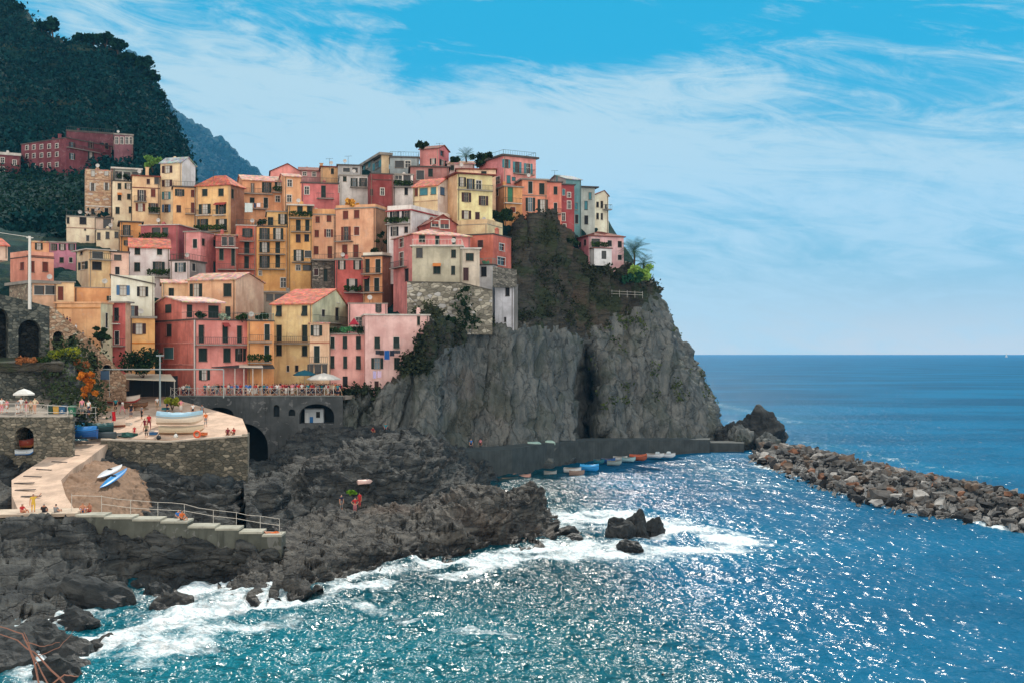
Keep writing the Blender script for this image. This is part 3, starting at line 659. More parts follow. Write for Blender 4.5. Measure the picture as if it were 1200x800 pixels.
COVE = [
 (-60, [(660, 88), (620, 92), (598, 96), (578, 102), (560, 107), (548, 110), (540, 111)]),
 (8, [(655, 91), (616, 94.5), (597, 98), (578, 103), (560, 107.5), (548, 110.3), (540, 111)]),
 (50, [(650, 95), (612, 98), (592, 103), (572, 109), (556, 115), (546, 121), (536, 127)]),
 (85, [(645, 97), (608, 100), (588, 104), (570, 109), (554, 114), (545, 118), (536, 123)]),
 (120, [(640, 100), (606, 106), (580, 110), (560, 113), (545, 116), (538, 118), (532, 120)]),
 (170, [(645, 101), (610, 107), (592, 111), (575, 113), (560, 115), (548, 118), (540, 122)]),
 (220, [(648, 102), (618, 108), (598, 112), (582, 114), (568, 116), (556, 119), (548, 124)]),
 (275, [(650, 104), (622, 109), (604, 112), (588, 114), (574, 116), (564, 120), (556, 126)]),
 (300, [(646, 108), (626, 113), (606, 118), (590, 122), (572, 127), (556, 132), (544, 138)]),
 (350, [(642, 111), (620, 118), (596, 123), (570, 129), (545, 135), (524, 141), (512, 147)]),
 (400, [(636, 115), (610, 122), (580, 128), (552, 134), (526, 140), (504, 146), (494, 152)]),
 (450, [(630, 119), (600, 128), (566, 134), (540, 140), (514, 147), (496, 153), (484, 160)]),
 (520, [(620, 126), (590, 135), (562, 143), (546, 150), (534, 156), (526, 162), (522, 168)])]
relief(COVE, 2.0, 0.6, (lambda V, N, A=rockdisp(0.8, 1.0, 0.6, 0.22, 0.8, (-0.2, 0)), B=layers(1.9, 0.7, 0.3, 0.7): A(V, N) * 0.75 + B(V, N)), 'cove_slope', rock_mat('dark'))
LEFTROCK = [
 (-60, [(850, 57), (815, 60), (785, 64), (735, 70), (690, 77), (650, 83), (618, 87)]),
 (0, [(845, 58), (800, 62), (765, 66.5), (722, 73), (680, 79), (645, 84), (613, 88)]),
 (45, [(830, 61), (785, 65.5), (750, 70), (712, 76), (672, 81), (640, 85.5), (607, 88.3)]),
 (95, [(790, 67), (752, 72.5), (726, 76.5), (698, 80.3), (668, 83.6), (636, 86.5), (606, 88.4)]),
 (140, [(750, 75), (722, 79.5), (704, 82.4), (684, 84.6), (655, 86.4), (630, 87.8), (614, 88.5)]),
 (190, [(730, 80), (708, 83.5), (690, 85.4), (668, 86.5), (648, 87.3), (632, 88), (620, 88.5)]),
 (240, [(718, 83), (698, 86), (681, 87), (662, 87.5), (648, 88), (637, 88.3), (629, 88.5)]),
 (290, [(712, 84.5), (694, 87), (676, 87.4), (660, 87.8), (648, 88.1), (637, 88.3), (630, 88.5)]),
 (325, [(706, 86), (690, 87.5), (674, 87.8), (662, 88), (652, 88.2), (641, 88.4), (635, 89)]),
 (350, [(702, 89), (690, 90.5), (680, 91.5), (672, 93), (664, 94.5), (656, 96.5), (648, 99)])]
LEFTROCK = [(a, [(p + (max(0, k - 3) * (4 if a >= 140 and a < 340 else (2.2 if a < 140 else 0))), y) for k, (p, y) in enumerate(b)]) for a, b in LEFTROCK]
relief(LEFTROCK, 1.0, 0.3, (lambda V, N, A=rockdisp(0.45, 0.9, 0.55, 0.16, 0.6, (-0.25, 0)), B=layers(1.5, 0.75, 0.3, 0.7): A(V, N) * 0.75 + B(V, N)), 'shore_cliff', rock_mat('dark'), fade=0.44)
# free-standing rocks
def boulder_mesh(seed, sub=3, sharp=0.5, flat=0.75, cut=0.55, rough=1.0):
    bm = bmesh.new(); bmesh.ops.create_icosphere(bm, subdivisions=sub, radius=1.0)
    V = np.array([v.co[:] for v in bm.verts]); g = np.random.default_rng(seed); off = g.random(3) * 50
    # cut by random planes for fractured faces
    for k in range(9 if cut > .5 else 14):
        n = g.normal(size=3); n /= np.linalg.norm(n); d = cut + 0.35 * g.random(); h = (V * n).sum(1); V = V - np.clip(h - d, 0, None)[:, None] * n * (0.6 + 0.4 * sharp)
    V = V * (1 + rough * (0.24 * fbm(V * 1.5 + off, 3) + 0.10 * ridged(V * 3 + off, 3)))[:, None]; V[:, 2] *= flat
    for v, c in zip(bm.verts, V): v.co = c
    me = bpy.data.meshes.new('boulder'); bm.to_mesh(me); bm.free(); return me
def sea_rock(name, label, px, py, sx, sy, sz, seed, mat, group=None, z=-0.2, rz=0.0):
    o = link(name, boulder_mesh(seed, 4), mat); p = atZ(px, py, 0); o.location = (p.x, p.y, z); o.scale = (sx, sy, sz); o.rotation_euler = (0.15, -0.2, rz)
    tag(o, label, 'rock', group); return o
for i, (lb, px, py, sx, sy, sz) in enumerate((
    ('dark blocky rock at the left of the pair awash in white foam', 733, 629, 2.0, 1.7, 2.7), ('tallest pointed dark rock standing in the patch of white foam', 745, 626, 1.4, 1.4, 2.9),
    ('leaning dark rock at the seaward end of the rocks in foam', 764, 624, 1.0, 1.2, 2.0), ('small low wet rock nearest the camera in the foam patch', 738, 642, 1.3, 1.2, 1.1))):
    sea_rock('sea_rock', lb, px - (8 if i == 0 else 0), py, sx * 0.9, sy * 1.0, sz * 1.12, 40 + i, rock_mat('dark'), 'rocks awash in the foam patch', rz=i)
sea_rock('sea_rock', 'low flat rock just off the tip of the shore ledge', 660, 626, 1.7, 1.4, 1.5, 50, rock_mat('dark'))
sea_rock('sea_rock', 'small wet rock breaking the foam beside the ledge tip', 668, 634, 1.3, 1.2, 1.2, 51, rock_mat('dark'))
for i, (lb, px, py, s) in enumerate((('long wet rock in the surf under the steps', 190, 702, 1.7), ('small round rock in the surf right of the long one', 215, 703, 0.55),
    ('small dark rock in the surf between two others', 231, 704, 0.6), ('dark rock in the surf nearest the spilling white water', 248, 700, 0.9), ('brown half covered rock in the surf in front of the others', 205, 716, 1.9),
    ('dark lump of rock with foam running off it', 170, 690, 1.7), ('wet rock by the spilling water below the steps', 212, 690, 1.3), ('broad dark slab of rock washed by foam at the shore', 105, 712, 3.0),
    ('rounded brown rock in the surf behind the dry twigs', 112, 764, 1.6), ('brown rock in the foam in front of the dark shore', 62, 772, 2.6), ('low dark rock at the bottom edge of the surf', 75, 796, 1.9), ('jagged dark rock at the lower left corner of the shore', 8, 782, 3.0), ('dark rock beside the jagged one at the lower left corner', 34, 756, 2.2), ('dark rock half out of the foam under the shore slab', 85, 742, 2.0))):
    sea_rock('surf_rock', lb, px, py, s * 0.95, s * 0.9, s * 1.15, 60 + i, rock_mat('dark' if i != 4 and i != 8 else 'ledge'), 'rocks in the surf below the steps', rz=i * 1.3, z=-0.35)
def stack(name, label, px, Y, pybase, pw, ph, seed, mat):
    o = link(name, boulder_mesh(seed, 5, 0.8, 1.0), mat); s = Y / F; p = P(px, pybase, Y)
    o.location = (p.x, Y, p.z + 0.15 * ph * s); o.scale = (pw * s * 0.62, pw * s * 0.7, ph * s * 1.02); o.rotation_euler = (0, 0.1, seed); tag(o, label, 'rock'); return o
stack('sea_stack', 'big dark pointed rock at the root of the breakwater', 891, 222, 526, 43, 37, 73, rock_mat('dark'))
stack('sea_stack', 'smaller dark rock between the cliff foot and the big pointed rock', 851, 219, 524, 22, 26, 74, rock_mat('dark'))
stack('sea_stack', 'low grey rock filling the gap beside the breakwater root', 867, 217, 528, 28, 22, 75, rock_mat('grey'))
stack('sea_stack', 'pale grey boulder leaning at the foot of the big pointed rock', 899, 214, 530, 22, 17, 76, rock_mat('grey'))

# --- breakwater
BW_F = [(880, 536), (925, 551), (965, 566), (1010, 583), (1060, 593), (1110, 601), (1160, 609), (1215, 621), (1290, 642)]      # front waterline
BW_B = [(905, 524), (945, 527), (985, 534), (1030, 545), (1075, 557), (1120, 566), (1165, 576), (1220, 590), (1300, 612)]      # rear waterline (hidden by the crest)
def breakwater():
    f = [atZ(a, b, 0) for a, b in BW_F]; b = [atZ(a, b_, 0) for a, b_ in BW_B]
    fr = np.array([p[:2] for p in f]); br = np.array([p[:2] for p in b])
    def at(t, s):
        x = t * (len(fr) - 1); i = min(int(x), len(fr) - 2); q = x - i
        A = fr[i] * (1 - q) + fr[i + 1] * q; B = br[i] * (1 - q) + br[i + 1] * q
        return A * (1 - s) + B * s
    def hgt(s): return 1.9 * max(0, 1 - abs(2 * s - 1.0) ** 1.7)
    n, m_ = 200, 16; V = []
    for i in range(n):
        for j in range(m_):
            s = -0.12 + 1.24 * j / (m_ - 1); p = at(i / (n - 1), s); V.append((p[0], p[1], hgt(s) - 0.55))
    i = np.arange(n * m_).reshape(n, m_); Q = np.stack([i[:-1, :-1], i[1:, :-1], i[1:, 1:], i[:-1, 1:]], -1).reshape(-1, 4)
    V = np.array(V); V[:, 2] += 0.5 * fbm(V / 1.2, 3)
    tag(link('breakwater_rubble', npmesh('breakwater_rubble', V, Q), rock_mat('dark')), kind='stuff')
    g = random.Random(21)
    cols = [((110, 108, 105), 'grey'), ((122, 108, 96), 'brown'), ((166, 163, 158), 'pale'), ((136, 98, 76), 'rust'), ((56, 57, 58), 'dark')]
    def bmat(c):
        m = NT('boulder'); l = lin(c); v = m.map(); a = m.noise(v, 1.3, 6, 0.7); bb = m.noise(v, 5, 5, 0.7)
        col = m.mix(m.step(a, 0.35, 0.68), tuple(x * 0.6 for x in l), tuple(x * 1.15 for x in l)); col = m.mix(m.step(bb, 0.55, 0.75, 0, 0.5), col, tuple(x * 0.35 for x in l))
        return m.fin(col, 0.85, m.bump(bb, 0.6, 0.15), 0.2)
    mats = [bmat(c) for c, _ in cols]; meshes = {}
    for v in range(9):
        for k in range(5):
            me = boulder_mesh(100 + v, 3, 1.4, 0.8, 0.36, 0.35); me.materials.append(mats[k]); me.polygons.foreach_set('use_smooth', [False] * len(me.polygons)); meshes[v, k] = me
    words = {'grey': 'rough grey boulder piled on the harbour breakwater', 'brown': 'brown boulder piled on the harbour breakwater', 'pale': 'pale bleached boulder piled on the harbour breakwater',
             'rust': 'rusty orange boulder piled on the harbour breakwater', 'dark': 'dark wet boulder piled on the harbour breakwater'}
    cnt = 0; placed = []
    tries = 0
    while cnt < 295 and tries < 20000:
        tries += 1
        t = g.random() ** 0.9 * 1.0; s = g.uniform(-0.04, 0.96) if cnt > 90 else g.uniform(-0.05, 0.25)
        p = at(t, s); r = g.uniform(0.65, 1.25) * (1.0 if g.random() < 0.8 else 1.5)
        if any((p[0] - a) ** 2 + (p[1] - b_) ** 2 < (0.62 * (r + rr)) ** 2 for a, b_, rr in placed): continue
        placed.append((p[0], p[1], r))
        k = g.choices(range(5), (4, 3, 2.6, 1.3, 3.5))[0]
        if s < 0.03: k = 4 if g.random() < 0.7 else k
        o = bpy.data.objects.new('boulder', meshes[g.randrange(9), k]); C.objects.link(o)
        o.location = (p[0], p[1], hgt(s) - 0.42 + 0.25 * g.random() + (0.3 if s < 0.05 else 0)); o.scale = (r * g.uniform(0.9, 1.35), r * g.uniform(0.8, 1.1), r * g.uniform(0.75, 1.1))
        o.rotation_euler = (g.uniform(-.4, .4), g.uniform(-.4, .4), g.uniform(0, 6.28)); tag(o, words[cols[k][1]], 'boulder', 'boulders of the breakwater'); cnt += 1
    # the many smaller stones between them
    VV, FF, n0 = [], [], 0; base_ = [boulder_mesh(300 + k, 2, 1.4, 0.8, 0.36, 0.35) for k in range(5)]; vs_ = [np.array([v.co[:] for v in b_.vertices]) for b_ in base_]; fs_ = [np.array([list(p.vertices) for p in b_.polygons]) for b_ in base_]
    for k in range(520):
        p = at(g.random() ** .9, g.uniform(-.03, .97)); s = g.uniform(-.03, .97); r = g.uniform(.3, .62); q = g.randrange(5); a_ = g.uniform(0, 6.28); v = vs_[q] * np.array([r * 1.2, r, r]); v = np.stack([v[:, 0] * math.cos(a_) - v[:, 1] * math.sin(a_), v[:, 0] * math.sin(a_) + v[:, 1] * math.cos(a_), v[:, 2]], -1)
        p = at(g.random() ** .9, s); VV.append(v + np.array([p[0], p[1], hgt(s) - .15 + .2 * g.random()])); FF.append(fs_[q] + n0); n0 += len(v)
    tag(link('small_stones', npmesh('small_stones', np.concatenate(VV), np.concatenate(FF), smooth=False), mats[0]), kind='stuff')
breakwater()
# --- harbour path and quay along the cliff foot
def strip(name, top_l, top_r, zl, zr, mat, depth=5.0):
    """a walkway between two polylines (near edge, far edge) given in pixels at given heights, with a near wall going down"""
    mb = MB(); L = [atZ(px, py, z) for (px, py), z in zip(top_l, zl)]; Rr = [atZ(px, py, z) for (px, py), z in zip(top_r, zr)]
    for i in range(len(L) - 1):
        mb.poly([L[i], L[i + 1], Rr[i + 1], Rr[i]])
        a, b = L[i], L[i + 1]; mb.poly([a, b, (b.x, b.y, b.z - depth), (a.x, a.y, a.z - depth)])
        a, b = Rr[i], Rr[i + 1]; mb.poly([a, b, (b.x, b.y + 0.01, b.z - depth), (a.x, a.y + 0.01, a.z - depth)])
    for a, b in ((L[0], Rr[0]), (L[-1], Rr[-1])): mb.poly([a, b, (b.x, b.y, b.z - depth), (a.x, a.y, a.z - depth)])
    return tag(mb.build(name, mat), kind='structure')
CONC = concrete((74, 80, 80)); CONCP = concrete((176, 166, 152))
strip('quay', [(560, 552), (600, 549), (640, 540), (700, 530), (760, 521), (832, 518.5), (872, 519)], [(560, 546), (600, 543), (640, 535), (700, 526.5), (760, 518.3), (832, 516.2), (872, 516)],
      [0.8, 0.85, 0.9, 0.95, 1.0, 1.1, 1.1], [0.8, 0.85, 0.9, 0.95, 1.0, 1.1, 1.1], CONC)
strip('harbour_path', [(500, 532), (540, 530), (600, 526), (640, 519.5), (690, 516), (760, 515), (832, 514.8)], [(500, 527), (540, 525), (600, 521), (640, 515.5), (690, 513), (760, 512.8), (832, 512.8)],
      [4.7, 4.5, 4.2, 3.8, 3.3, 2.4, 1.9], [4.7, 4.5, 4.2, 3.8, 3.3, 2.4, 1.9], CONC, 8.0)

# --- the air: even haze round the whole place
def haze():
    mb = MB(); mb.box(-3600, 3900, -40, 7300, -6, 1050); m = bpy.data.materials.new('haze'); m.use_nodes = True; t = m.node_tree
    for n in list(t.nodes):
        if n.type == 'BSDF_PRINCIPLED': t.nodes.remove(n)
    v = t.nodes.new('ShaderNodeVolumePrincipled'); v.inputs['Color'].default_value = (0.13, 0.55, 1.0, 1); v.inputs['Density'].default_value = 0.000055; v.inputs['Anisotropy'].default_value = 0.2
    t.links.new(v.outputs[0], t.nodes['Material Output'].inputs['Volume'])
    tag(mb.build('haze', m), kind='stuff')
haze()
# ================================================================== HOUSES
SHC = {'g': (28, 44, 40), 'r': (110, 52, 40), 't': (70, 130, 140), 'b': (70, 110, 150), 'd': (30, 32, 36), 'm': (64, 40, 40), 'n': (60, 120, 90), 'w': (190, 190, 185)}
TERRA = tile_mat((180, 100, 78)); TERRAP = tile_mat((190, 148, 132)); SLATE = tile_mat((150, 156, 158)); TERRAD = tile_mat((120, 66, 54)); TERRAK = tile_mat((186, 104, 82))  # TERRAP: pinkish terracotta, paled to hold the white sunlight on bright roofs
FRAME = plain((205, 200, 190), 0.6); RAIL = plain((58, 66, 66), 0.5); SLAB = concrete((150, 144, 136)); SLABD = concrete((88, 82, 78)); SLABW = concrete((206, 200, 192))
FRAMES = [plain((128, 112, 98), 0.7), plain((150, 134, 118), 0.7), plain((96, 88, 80), 0.7)]
def hash_(s): return sum(ord(c) for c in s)
HOUSES = []
class Fc:
    """a facade: plane point, along vector, inward vector (world) and the map to house coordinates"""
    def __init__(s, Cn, along, inn, M): s.C, s.a, s.i, s.M = Cn, along, inn, M
    def hit(s, px, py):
        D = Vector(((px - CX) / F, 1.0, -(py - CY) / F)); q = Vector((s.C.x, s.C.y, 0))
        t = q.dot(s.i) / (D.x * s.i.x + D.y * s.i.y)
        p = D * t; return (p.x - s.C.x) * s.a.x + (p.y - s.C.y) * s.a.y, H + D.z * t
def facade_mesh(mb, M, a0, a1, z0, z1, rects, rev=0.2):
    rects = [(max(a, a0 + .02), max(b, z0 + .02), min(c, a1 - .02), min(d, z1 - .02)) for a, b, c, d in rects]
    rects = [r for r in rects if r[2] - r[0] > .05 and r[3] - r[1] > .05]
    A = sorted({a0, a1} | {round(r[0], 3) for r in rects} | {round(r[2], 3) for r in rects}); Z = sorted({z0, z1} | {round(r[1], 3) for r in rects} | {round(r[3], 3) for r in rects})
    for i in range(len(A) - 1):
        for j in range(len(Z) - 1):
            ca, cz = (A[i] + A[i + 1]) / 2, (Z[j] + Z[j + 1]) / 2
            if any(r[0] < ca < r[2] and r[1] < cz < r[3] for r in rects): continue
            mb.poly([M(A[i], 0, Z[j]), M(A[i + 1], 0, Z[j]), M(A[i + 1], 0, Z[j + 1]), M(A[i], 0, Z[j + 1])])
    for a, b, c, d in rects:
        for p, q in (((a, b), (c, b)), ((c, b), (c, d)), ((c, d), (a, d)), ((a, d), (a, b))):
            mb.poly([M(p[0], 0, p[1]), M(q[0], 0, q[1]), M(q[0], rev, q[1]), M(p[0], rev, p[1])])
def railing_boxes(mb, M, a0, a1, z, dep0, h=0.95, gap=0.28, ends=True):
    mb.box(a0, a1, dep0, dep0 + .05, z + h - .05, z + h, M); mb.box(a0, a1, dep0, dep0 + .04, z + .08, z + .12, M)
    n = max(1, int((a1 - a0) / gap))
    for k in range(n + 1):
        a = a0 + (a1 - a0 - .03) * k / n; mb.box(a, a + .03, dep0 + .004, dep0 + .034, z + .12, z + h - .05, M)
    if ends:
        for a in (a0, a1 - .04): mb.box(a, a + .04, dep0 + .05, -0.02, z + h - .05, z + h, M)
def house(label, col, Y, x0, x1, yt, yb, xs=None, th=None, scol=None, roof=('flat',), win=(), bal=(), sh='g', depth=8.0, name='house', cat='house', mat=None, smat=None, trim=(), chim=(), group=None, mesh_extra=None, deep=3.0):
    right = xs is not None and xs > x1
    if th is None: th = 1.5 if xs is None else (-28 if right else 28)
    th = R(th) + math.atan((CX - (x0 + x1) / 2) / F); e1 = Vector((math.cos(th), math.sin(th), 0)); e2 = Vector((-math.sin(th), math.cos(th), 0))
    near = x1 if right else x0
    Cn = P(near, yb, Y); zb = Cn.z - deep; root = empty(name, (Cn.x, Cn.y, zb), th); tag(root, label, cat, group)
    def solve(px, d):
        u = (px - CX) / F; return (u * Cn.y - Cn.x) / (d.x - u * d.y)
    wdt = solve(x0, -e1) if right else solve(x1, e1)
    dep = abs(solve(xs, e2)) if xs is not None else depth
    dep = min(max(dep, 2.0), 22)
    xa, xb = (-wdt, 0.0) if right else (0.0, wdt)
    Mf = lambda a, d, z: (a, d, z - zb)
    s_ = -1 if right else 1
    Ms = lambda a, d, z: (s_ * d, a, z - zb)
    f = Fc(Cn, e1, e2, Mf); sf = Fc(Cn, e2, e1 * s_, Ms); faces = {'f': f, 's': sf}
    ze = H - (yt - CY) * Y / F
    rects = {'f': [], 's': []}; wins = []
    for wv in win:
        ty, a, b, c_, d = wv[:5]; fc = wv[5] if len(wv) > 5 and wv[5] in 'fs' and wv[5] else 'f'; shc = wv[6] if len(wv) > 6 else sh
        q = faces[fc]; A0, zt = q.hit(a, (b + d) / 2)[0], None; A1 = q.hit(c_, (b + d) / 2)[0]; m_ = (a + c_) / 2
        zt = q.hit(m_, b)[1]; zbm = q.hit(m_, d)[1]; A0, A1 = min(A0, A1), max(A0, A1)
        if ty == 'o': k = (A1 - A0) * 0.27; op = (A0 + k, zbm, A1 - k, zt)
        else: op = (A0, zbm, A1, zt)
        rects[fc].append(op); wins.append((ty, fc, op, (A0, A1), shc))
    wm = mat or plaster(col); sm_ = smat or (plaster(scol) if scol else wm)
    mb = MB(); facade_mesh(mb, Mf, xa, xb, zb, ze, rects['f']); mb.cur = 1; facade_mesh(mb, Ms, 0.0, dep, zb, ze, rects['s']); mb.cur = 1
    xo = xa if right else xb
    mb.poly([(xo, 0, 0), (xo, dep, 0), (xo, dep, ze - zb), (xo, 0, ze - zb)]); mb.poly([(xa, dep, 0), (xb, dep, 0), (xb, dep, ze - zb), (xa, dep, ze - zb)])
    zt_ = ze - zb; kind = roof[0]; rm = MB(); rmat = SLABD
    if kind == 'flat':
        opt = roof[1] if len(roof) > 1 else {}
        ov = opt.get('ov', 0.18); t = opt.get('t', 0.22); rmat = opt.get('mat', SLABD)
        rm.box(xa - ov, xb + ov, -ov, dep + ov, zt_, zt_ + t)
        if opt.get('par'):
            pm = MB(); h = opt['par']; z0 = zt_ + t
            pm.box(xa, xb, 0, .2, z0, z0 + h); pm.box(xa, xa + .2, .2, dep, z0, z0 + h); pm.box(xb - .2, xb, .2, dep, z0, z0 + h); pm.build('parapet', opt.get('pmat', wm), root)
        if opt.get('rail'):
            pm = MB(); z0 = zt_ + t; railing_boxes(pm, lambda a, d, z: (a, d, z), xa, xb, z0, 0.02, 0.95, 0.5, False)
            for xx in (xa, xb - .04):
                pm.box(xx, xx + .04, 0.08, dep, z0 + .9, z0 + .95)
                for k in range(6): pm.box(xx, xx + .03, dep * k / 6 + .1, dep * k / 6 + .13, z0, z0 + .9)
            pm.build('railing', opt.get('rmat', RAIL), root)
    elif kind == 'gs':        # gable on the side face, ridge parallel to the front
        _, pk, pp, rmat = roof; ap, zp = sf.hit(pk, pp) if xs is not None else (dep / 2, f.hit((x0 + x1) / 2, pp)[1]); ap = min(max(ap, dep * .25), dep * .75); zp -= zb
        mb.cur = 1
        for xx in (0.0, xo): mb.poly([(xx, 0, zt_), (xx, dep, zt_), (xx, ap, zp)])
        ov = 0.35; L0, L1 = xa - .25, xb + .25
        def slope(y0, z0, y1, z1):
            dy, dz_ = y1 - y0, z1 - z0; l = math.hypot(dy, dz_); ya, za = y0 - dy / l * ov, z0 - dz_ / l * ov
            rm.prism([(L0, ya, za + .02), (L0, y1, z1 + .02), (L0, y1, z1 + .17), (L0, ya, za + .17)], (L1 - L0, 0, 0))
        slope(0, zt_, ap, zp); slope(dep, zt_, ap, zp)
    elif kind == 'gf':        # gable on the front
        _, pk, pp, rmat = roof; ap, zp = f.hit(pk, pp); ap = min(max(ap, xa + .1 * wdt), xb - .1 * wdt); zp -= zb; mb.cur = 0
        for yy in (0.0, dep): mb.poly([(xa, yy, zt_), (xb, yy, zt_), (ap, yy, zp)])
        ov = 0.3
        def slope(x_0, z0, x_1, z1):
            dx_, dz_ = x_1 - x_0, z1 - z0; l = math.hypot(dx_, dz_); xq, zq = x_0 - dx_ / l * ov, z0 - dz_ / l * ov
            rm.prism([(xq, -.25, zq + .02), (x_1, -.25, z1 + .02), (x_1, -.25, z1 + .17), (xq, -.25, zq + .17)], (0, dep + .5, 0))
        slope(xa, zt_, ap, zp); slope(xb, zt_, ap, zp)
    elif kind == 'hip':
        _, pp, rmat = roof; zp = H - (pp - CY) * (Y + dep * .5) / F - zb; o_ = .35; cx_, cy_ = (xa + xb) / 2, dep / 2; r_ = max(0.05, (wdt - dep) / 2)
        b_ = [(xa - o_, -o_, zt_ + .01), (xb + o_, -o_, zt_ + .01), (xb + o_, dep + o_, zt_ + .01), (xa - o_, dep + o_, zt_ + .01)]; t_ = [(cx_ - r_, cy_, zp), (cx_ + r_, cy_, zp)]
        up = [(p[0], p[1], p[2] + .15) for p in b_]
        rm.poly([up[0], up[1], t_[1], t_[0]]); rm.poly([up[2], up[3], t_[0], t_[1]]); rm.poly([up[1], up[2], t_[1]]); rm.poly([up[3], up[0], t_[0]])
        for k in range(4): rm.poly([b_[k], b_[(k + 1) % 4], up[(k + 1) % 4], up[k]])
        rm.poly(b_[::-1])
    elif kind == 'shed':      # top edge of the front runs from (x0, yt) to (x1, yr)
        _, yr, rmat = roof; z1 = f.hit(x1, yr)[1] - zb; lo, hi = (zt_, z1) if not right else (z1, zt_)
        zl, zr = f.hit(x0, yt)[1] - zb, z1; zm = ze - zb
        zlow = min(zl, zr)
        rm.prism([(xa - .2, -.2, zl + .02), (xb + .2, -.2, zr + .02), (xb + .2, -.2, zr + .18), (xa - .2, -.2, zl + .18)], (0, dep + .4, 0))
    wall = mb.build('wall', [wm, sm_], root, fix=False)
    ro = rm.build('roof', rmat, root) if rm.v else None
    for (a, b, hh) in chim:
        ax, zc = f.hit(a, b); cm = MB(); zc -= zb; cm.box(ax - .3, ax + .3, dep * .4, dep * .4 + .6, zt_ - .2, zc + hh); cm.box(ax - .4, ax + .4, dep * .4 - .1, dep * .4 + .7, zc + hh, zc + hh + .1); cm.build('chimney', wm, ro or root)
    for tr in trim:           # string courses: (py, colour, face)
        py, tc_, fc = tr; q = faces[fc]; z = q.hit((x0 + x1) / 2 if fc == 'f' else (near + xs) / 2, py)[1]; tm = MB()
        L0, L1 = (xa, xb) if fc == 'f' else (0, dep); tm.box(L0, L1, -.06, -.003, z - .09, z + .09, q.M); tm.build('string_course', concrete(tc_), root)
    for ty, fc, op, (A0, A1), shc in wins:
        M = faces[fc].M; a, b, c_, d = op; w_ = c_ - a
        fm = MB(); k = 0.05 if ty != 'p' else 0.13
        fm.box(a - k, c_ + k, -.04, -.004, d, d + k, M); fm.box(a - k, a, -.04, -.004, b, d, M); fm.box(c_, c_ + k, -.04, -.004, b, d, M)
        if ty != 'd': fm.box(a - k - .03, c_ + k + .03, -.12, -.004, b - .08, b, M)
        if ty in 'op':
            fm.box(a + w_ / 2 - .03, a + w_ / 2 + .03, .12, .16, b, d, M); fm.box(a, c_, .121, .161, b + (d - b) * .62, b + (d - b) * .62 + .05, M)
        wo_ = fm.build('window' if ty != 'd' else 'door', FRAME if ty == 'p' or rng.random() < .22 else FRAMES[hash_(label) % 3], root)
        if ty in 'op':
            pm = MB(); pm.box(a, c_, .17, .19, b, d, M); pm.build('pane', glass_mat((3 if rng.random() < .38 else (0 if rng.random() < .8 else 2)) if ty == 'o' else (0 if rng.random() < .75 else 1)), wo_)
            if ty == 'o':
                kk = (A1 - A0) * .27
                for p0, p1 in ((A0, A0 + kk - k - .01), (A1 - kk + k + .01, A1)):
                    if p1 - p0 > .08: sm2 = MB(); sm2.box(p0, p1, -.07, -.02, b, d, M); sm2.build('shutter', shutter_mat(SHC[shc]), wo_)
        elif ty == 'c':
            for p0, p1 in ((a, a + w_ / 2 - .012), (a + w_ / 2 + .012, c_)): sm2 = MB(); sm2.box(p0, p1, .05, .1, b, d, M); sm2.build('shutter', shutter_mat(SHC[shc]), wo_)
        elif ty == 'h':       # shutter whose lower flap is pushed out
            zm_ = b + (d - b) * .45
            sm2 = MB(); sm2.box(a, c_, .05, .1, zm_, d, M); sm2.build('shutter', shutter_mat(SHC[shc]), wo_)
            sm2 = MB(); sm2.prism([M(a, .03, zm_), M(a, -.02, zm_), M(a, -.47, b), M(a, -.42, b)], Vector(M(c_, 0, 0)) - Vector(M(a, 0, 0))); sm2.build('shutter_flap', shutter_mat(SHC[shc]), wo_)
            pm = MB(); pm.box(a, c_, .17, .19, b, d, M); pm.build('pane', glass_mat(0), wo_)
        elif ty == 'd':
            pm = MB(); pm.box(a, c_, .1, .16, b, d, M); pm.build('door_leaf', shutter_mat(SHC[shc]), wo_)
        elif ty == 'v':       # open arch or recess, its shade painted as a dark pane
            pm = MB(); pm.box(a, c_, .19, .21, b, d, M); pm.build('pane', glass_mat(0), wo_)
    for bl in bal:            # balconies (x0, x1, py, face, depth, plants)
        a, b, py = bl[:3]; fc = bl[3] if len(bl) > 3 else 'f'; dp = bl[4] if len(bl) > 4 else 0.9; pl = bl[5] if len(bl) > 5 else 0
        q = faces[fc]; A0 = q.hit(a, py)[0]; A1 = q.hit(b, py)[0]; z = q.hit((a + b) / 2, py)[1]; A0, A1 = min(A0, A1), max(A0, A1)
        bm_ = MB(); bm_.box(A0, A1, -dp, -.004, z - .14, z, q.M); bo = bm_.build('balcony', SLAB if pl != 2 else SLABW, root)
        rb = MB(); railing_boxes(rb, q.M, A0 + .03, A1 - .03, z, -dp + .03); rb.build('railing', RAIL, bo)
        if pl == 1:
            n = int((A1 - A0) * 60); g = np.random.default_rng(int(a * 7 + py)); L = np.stack([A0 + (A1 - A0) * g.random(n), -dp + .1 - .25 * g.random(n), z + .3 + .8 * g.random(n)], -1)
            me = cards([q.M(*v) for v in L], 0.2, 3); link('balcony_plants', me, LEAF, bo)
    hr = random.Random(hash_(label)); PIPE = plain(hr.choice(((120, 104, 90), (86, 80, 76), (150, 140, 128))), .5)
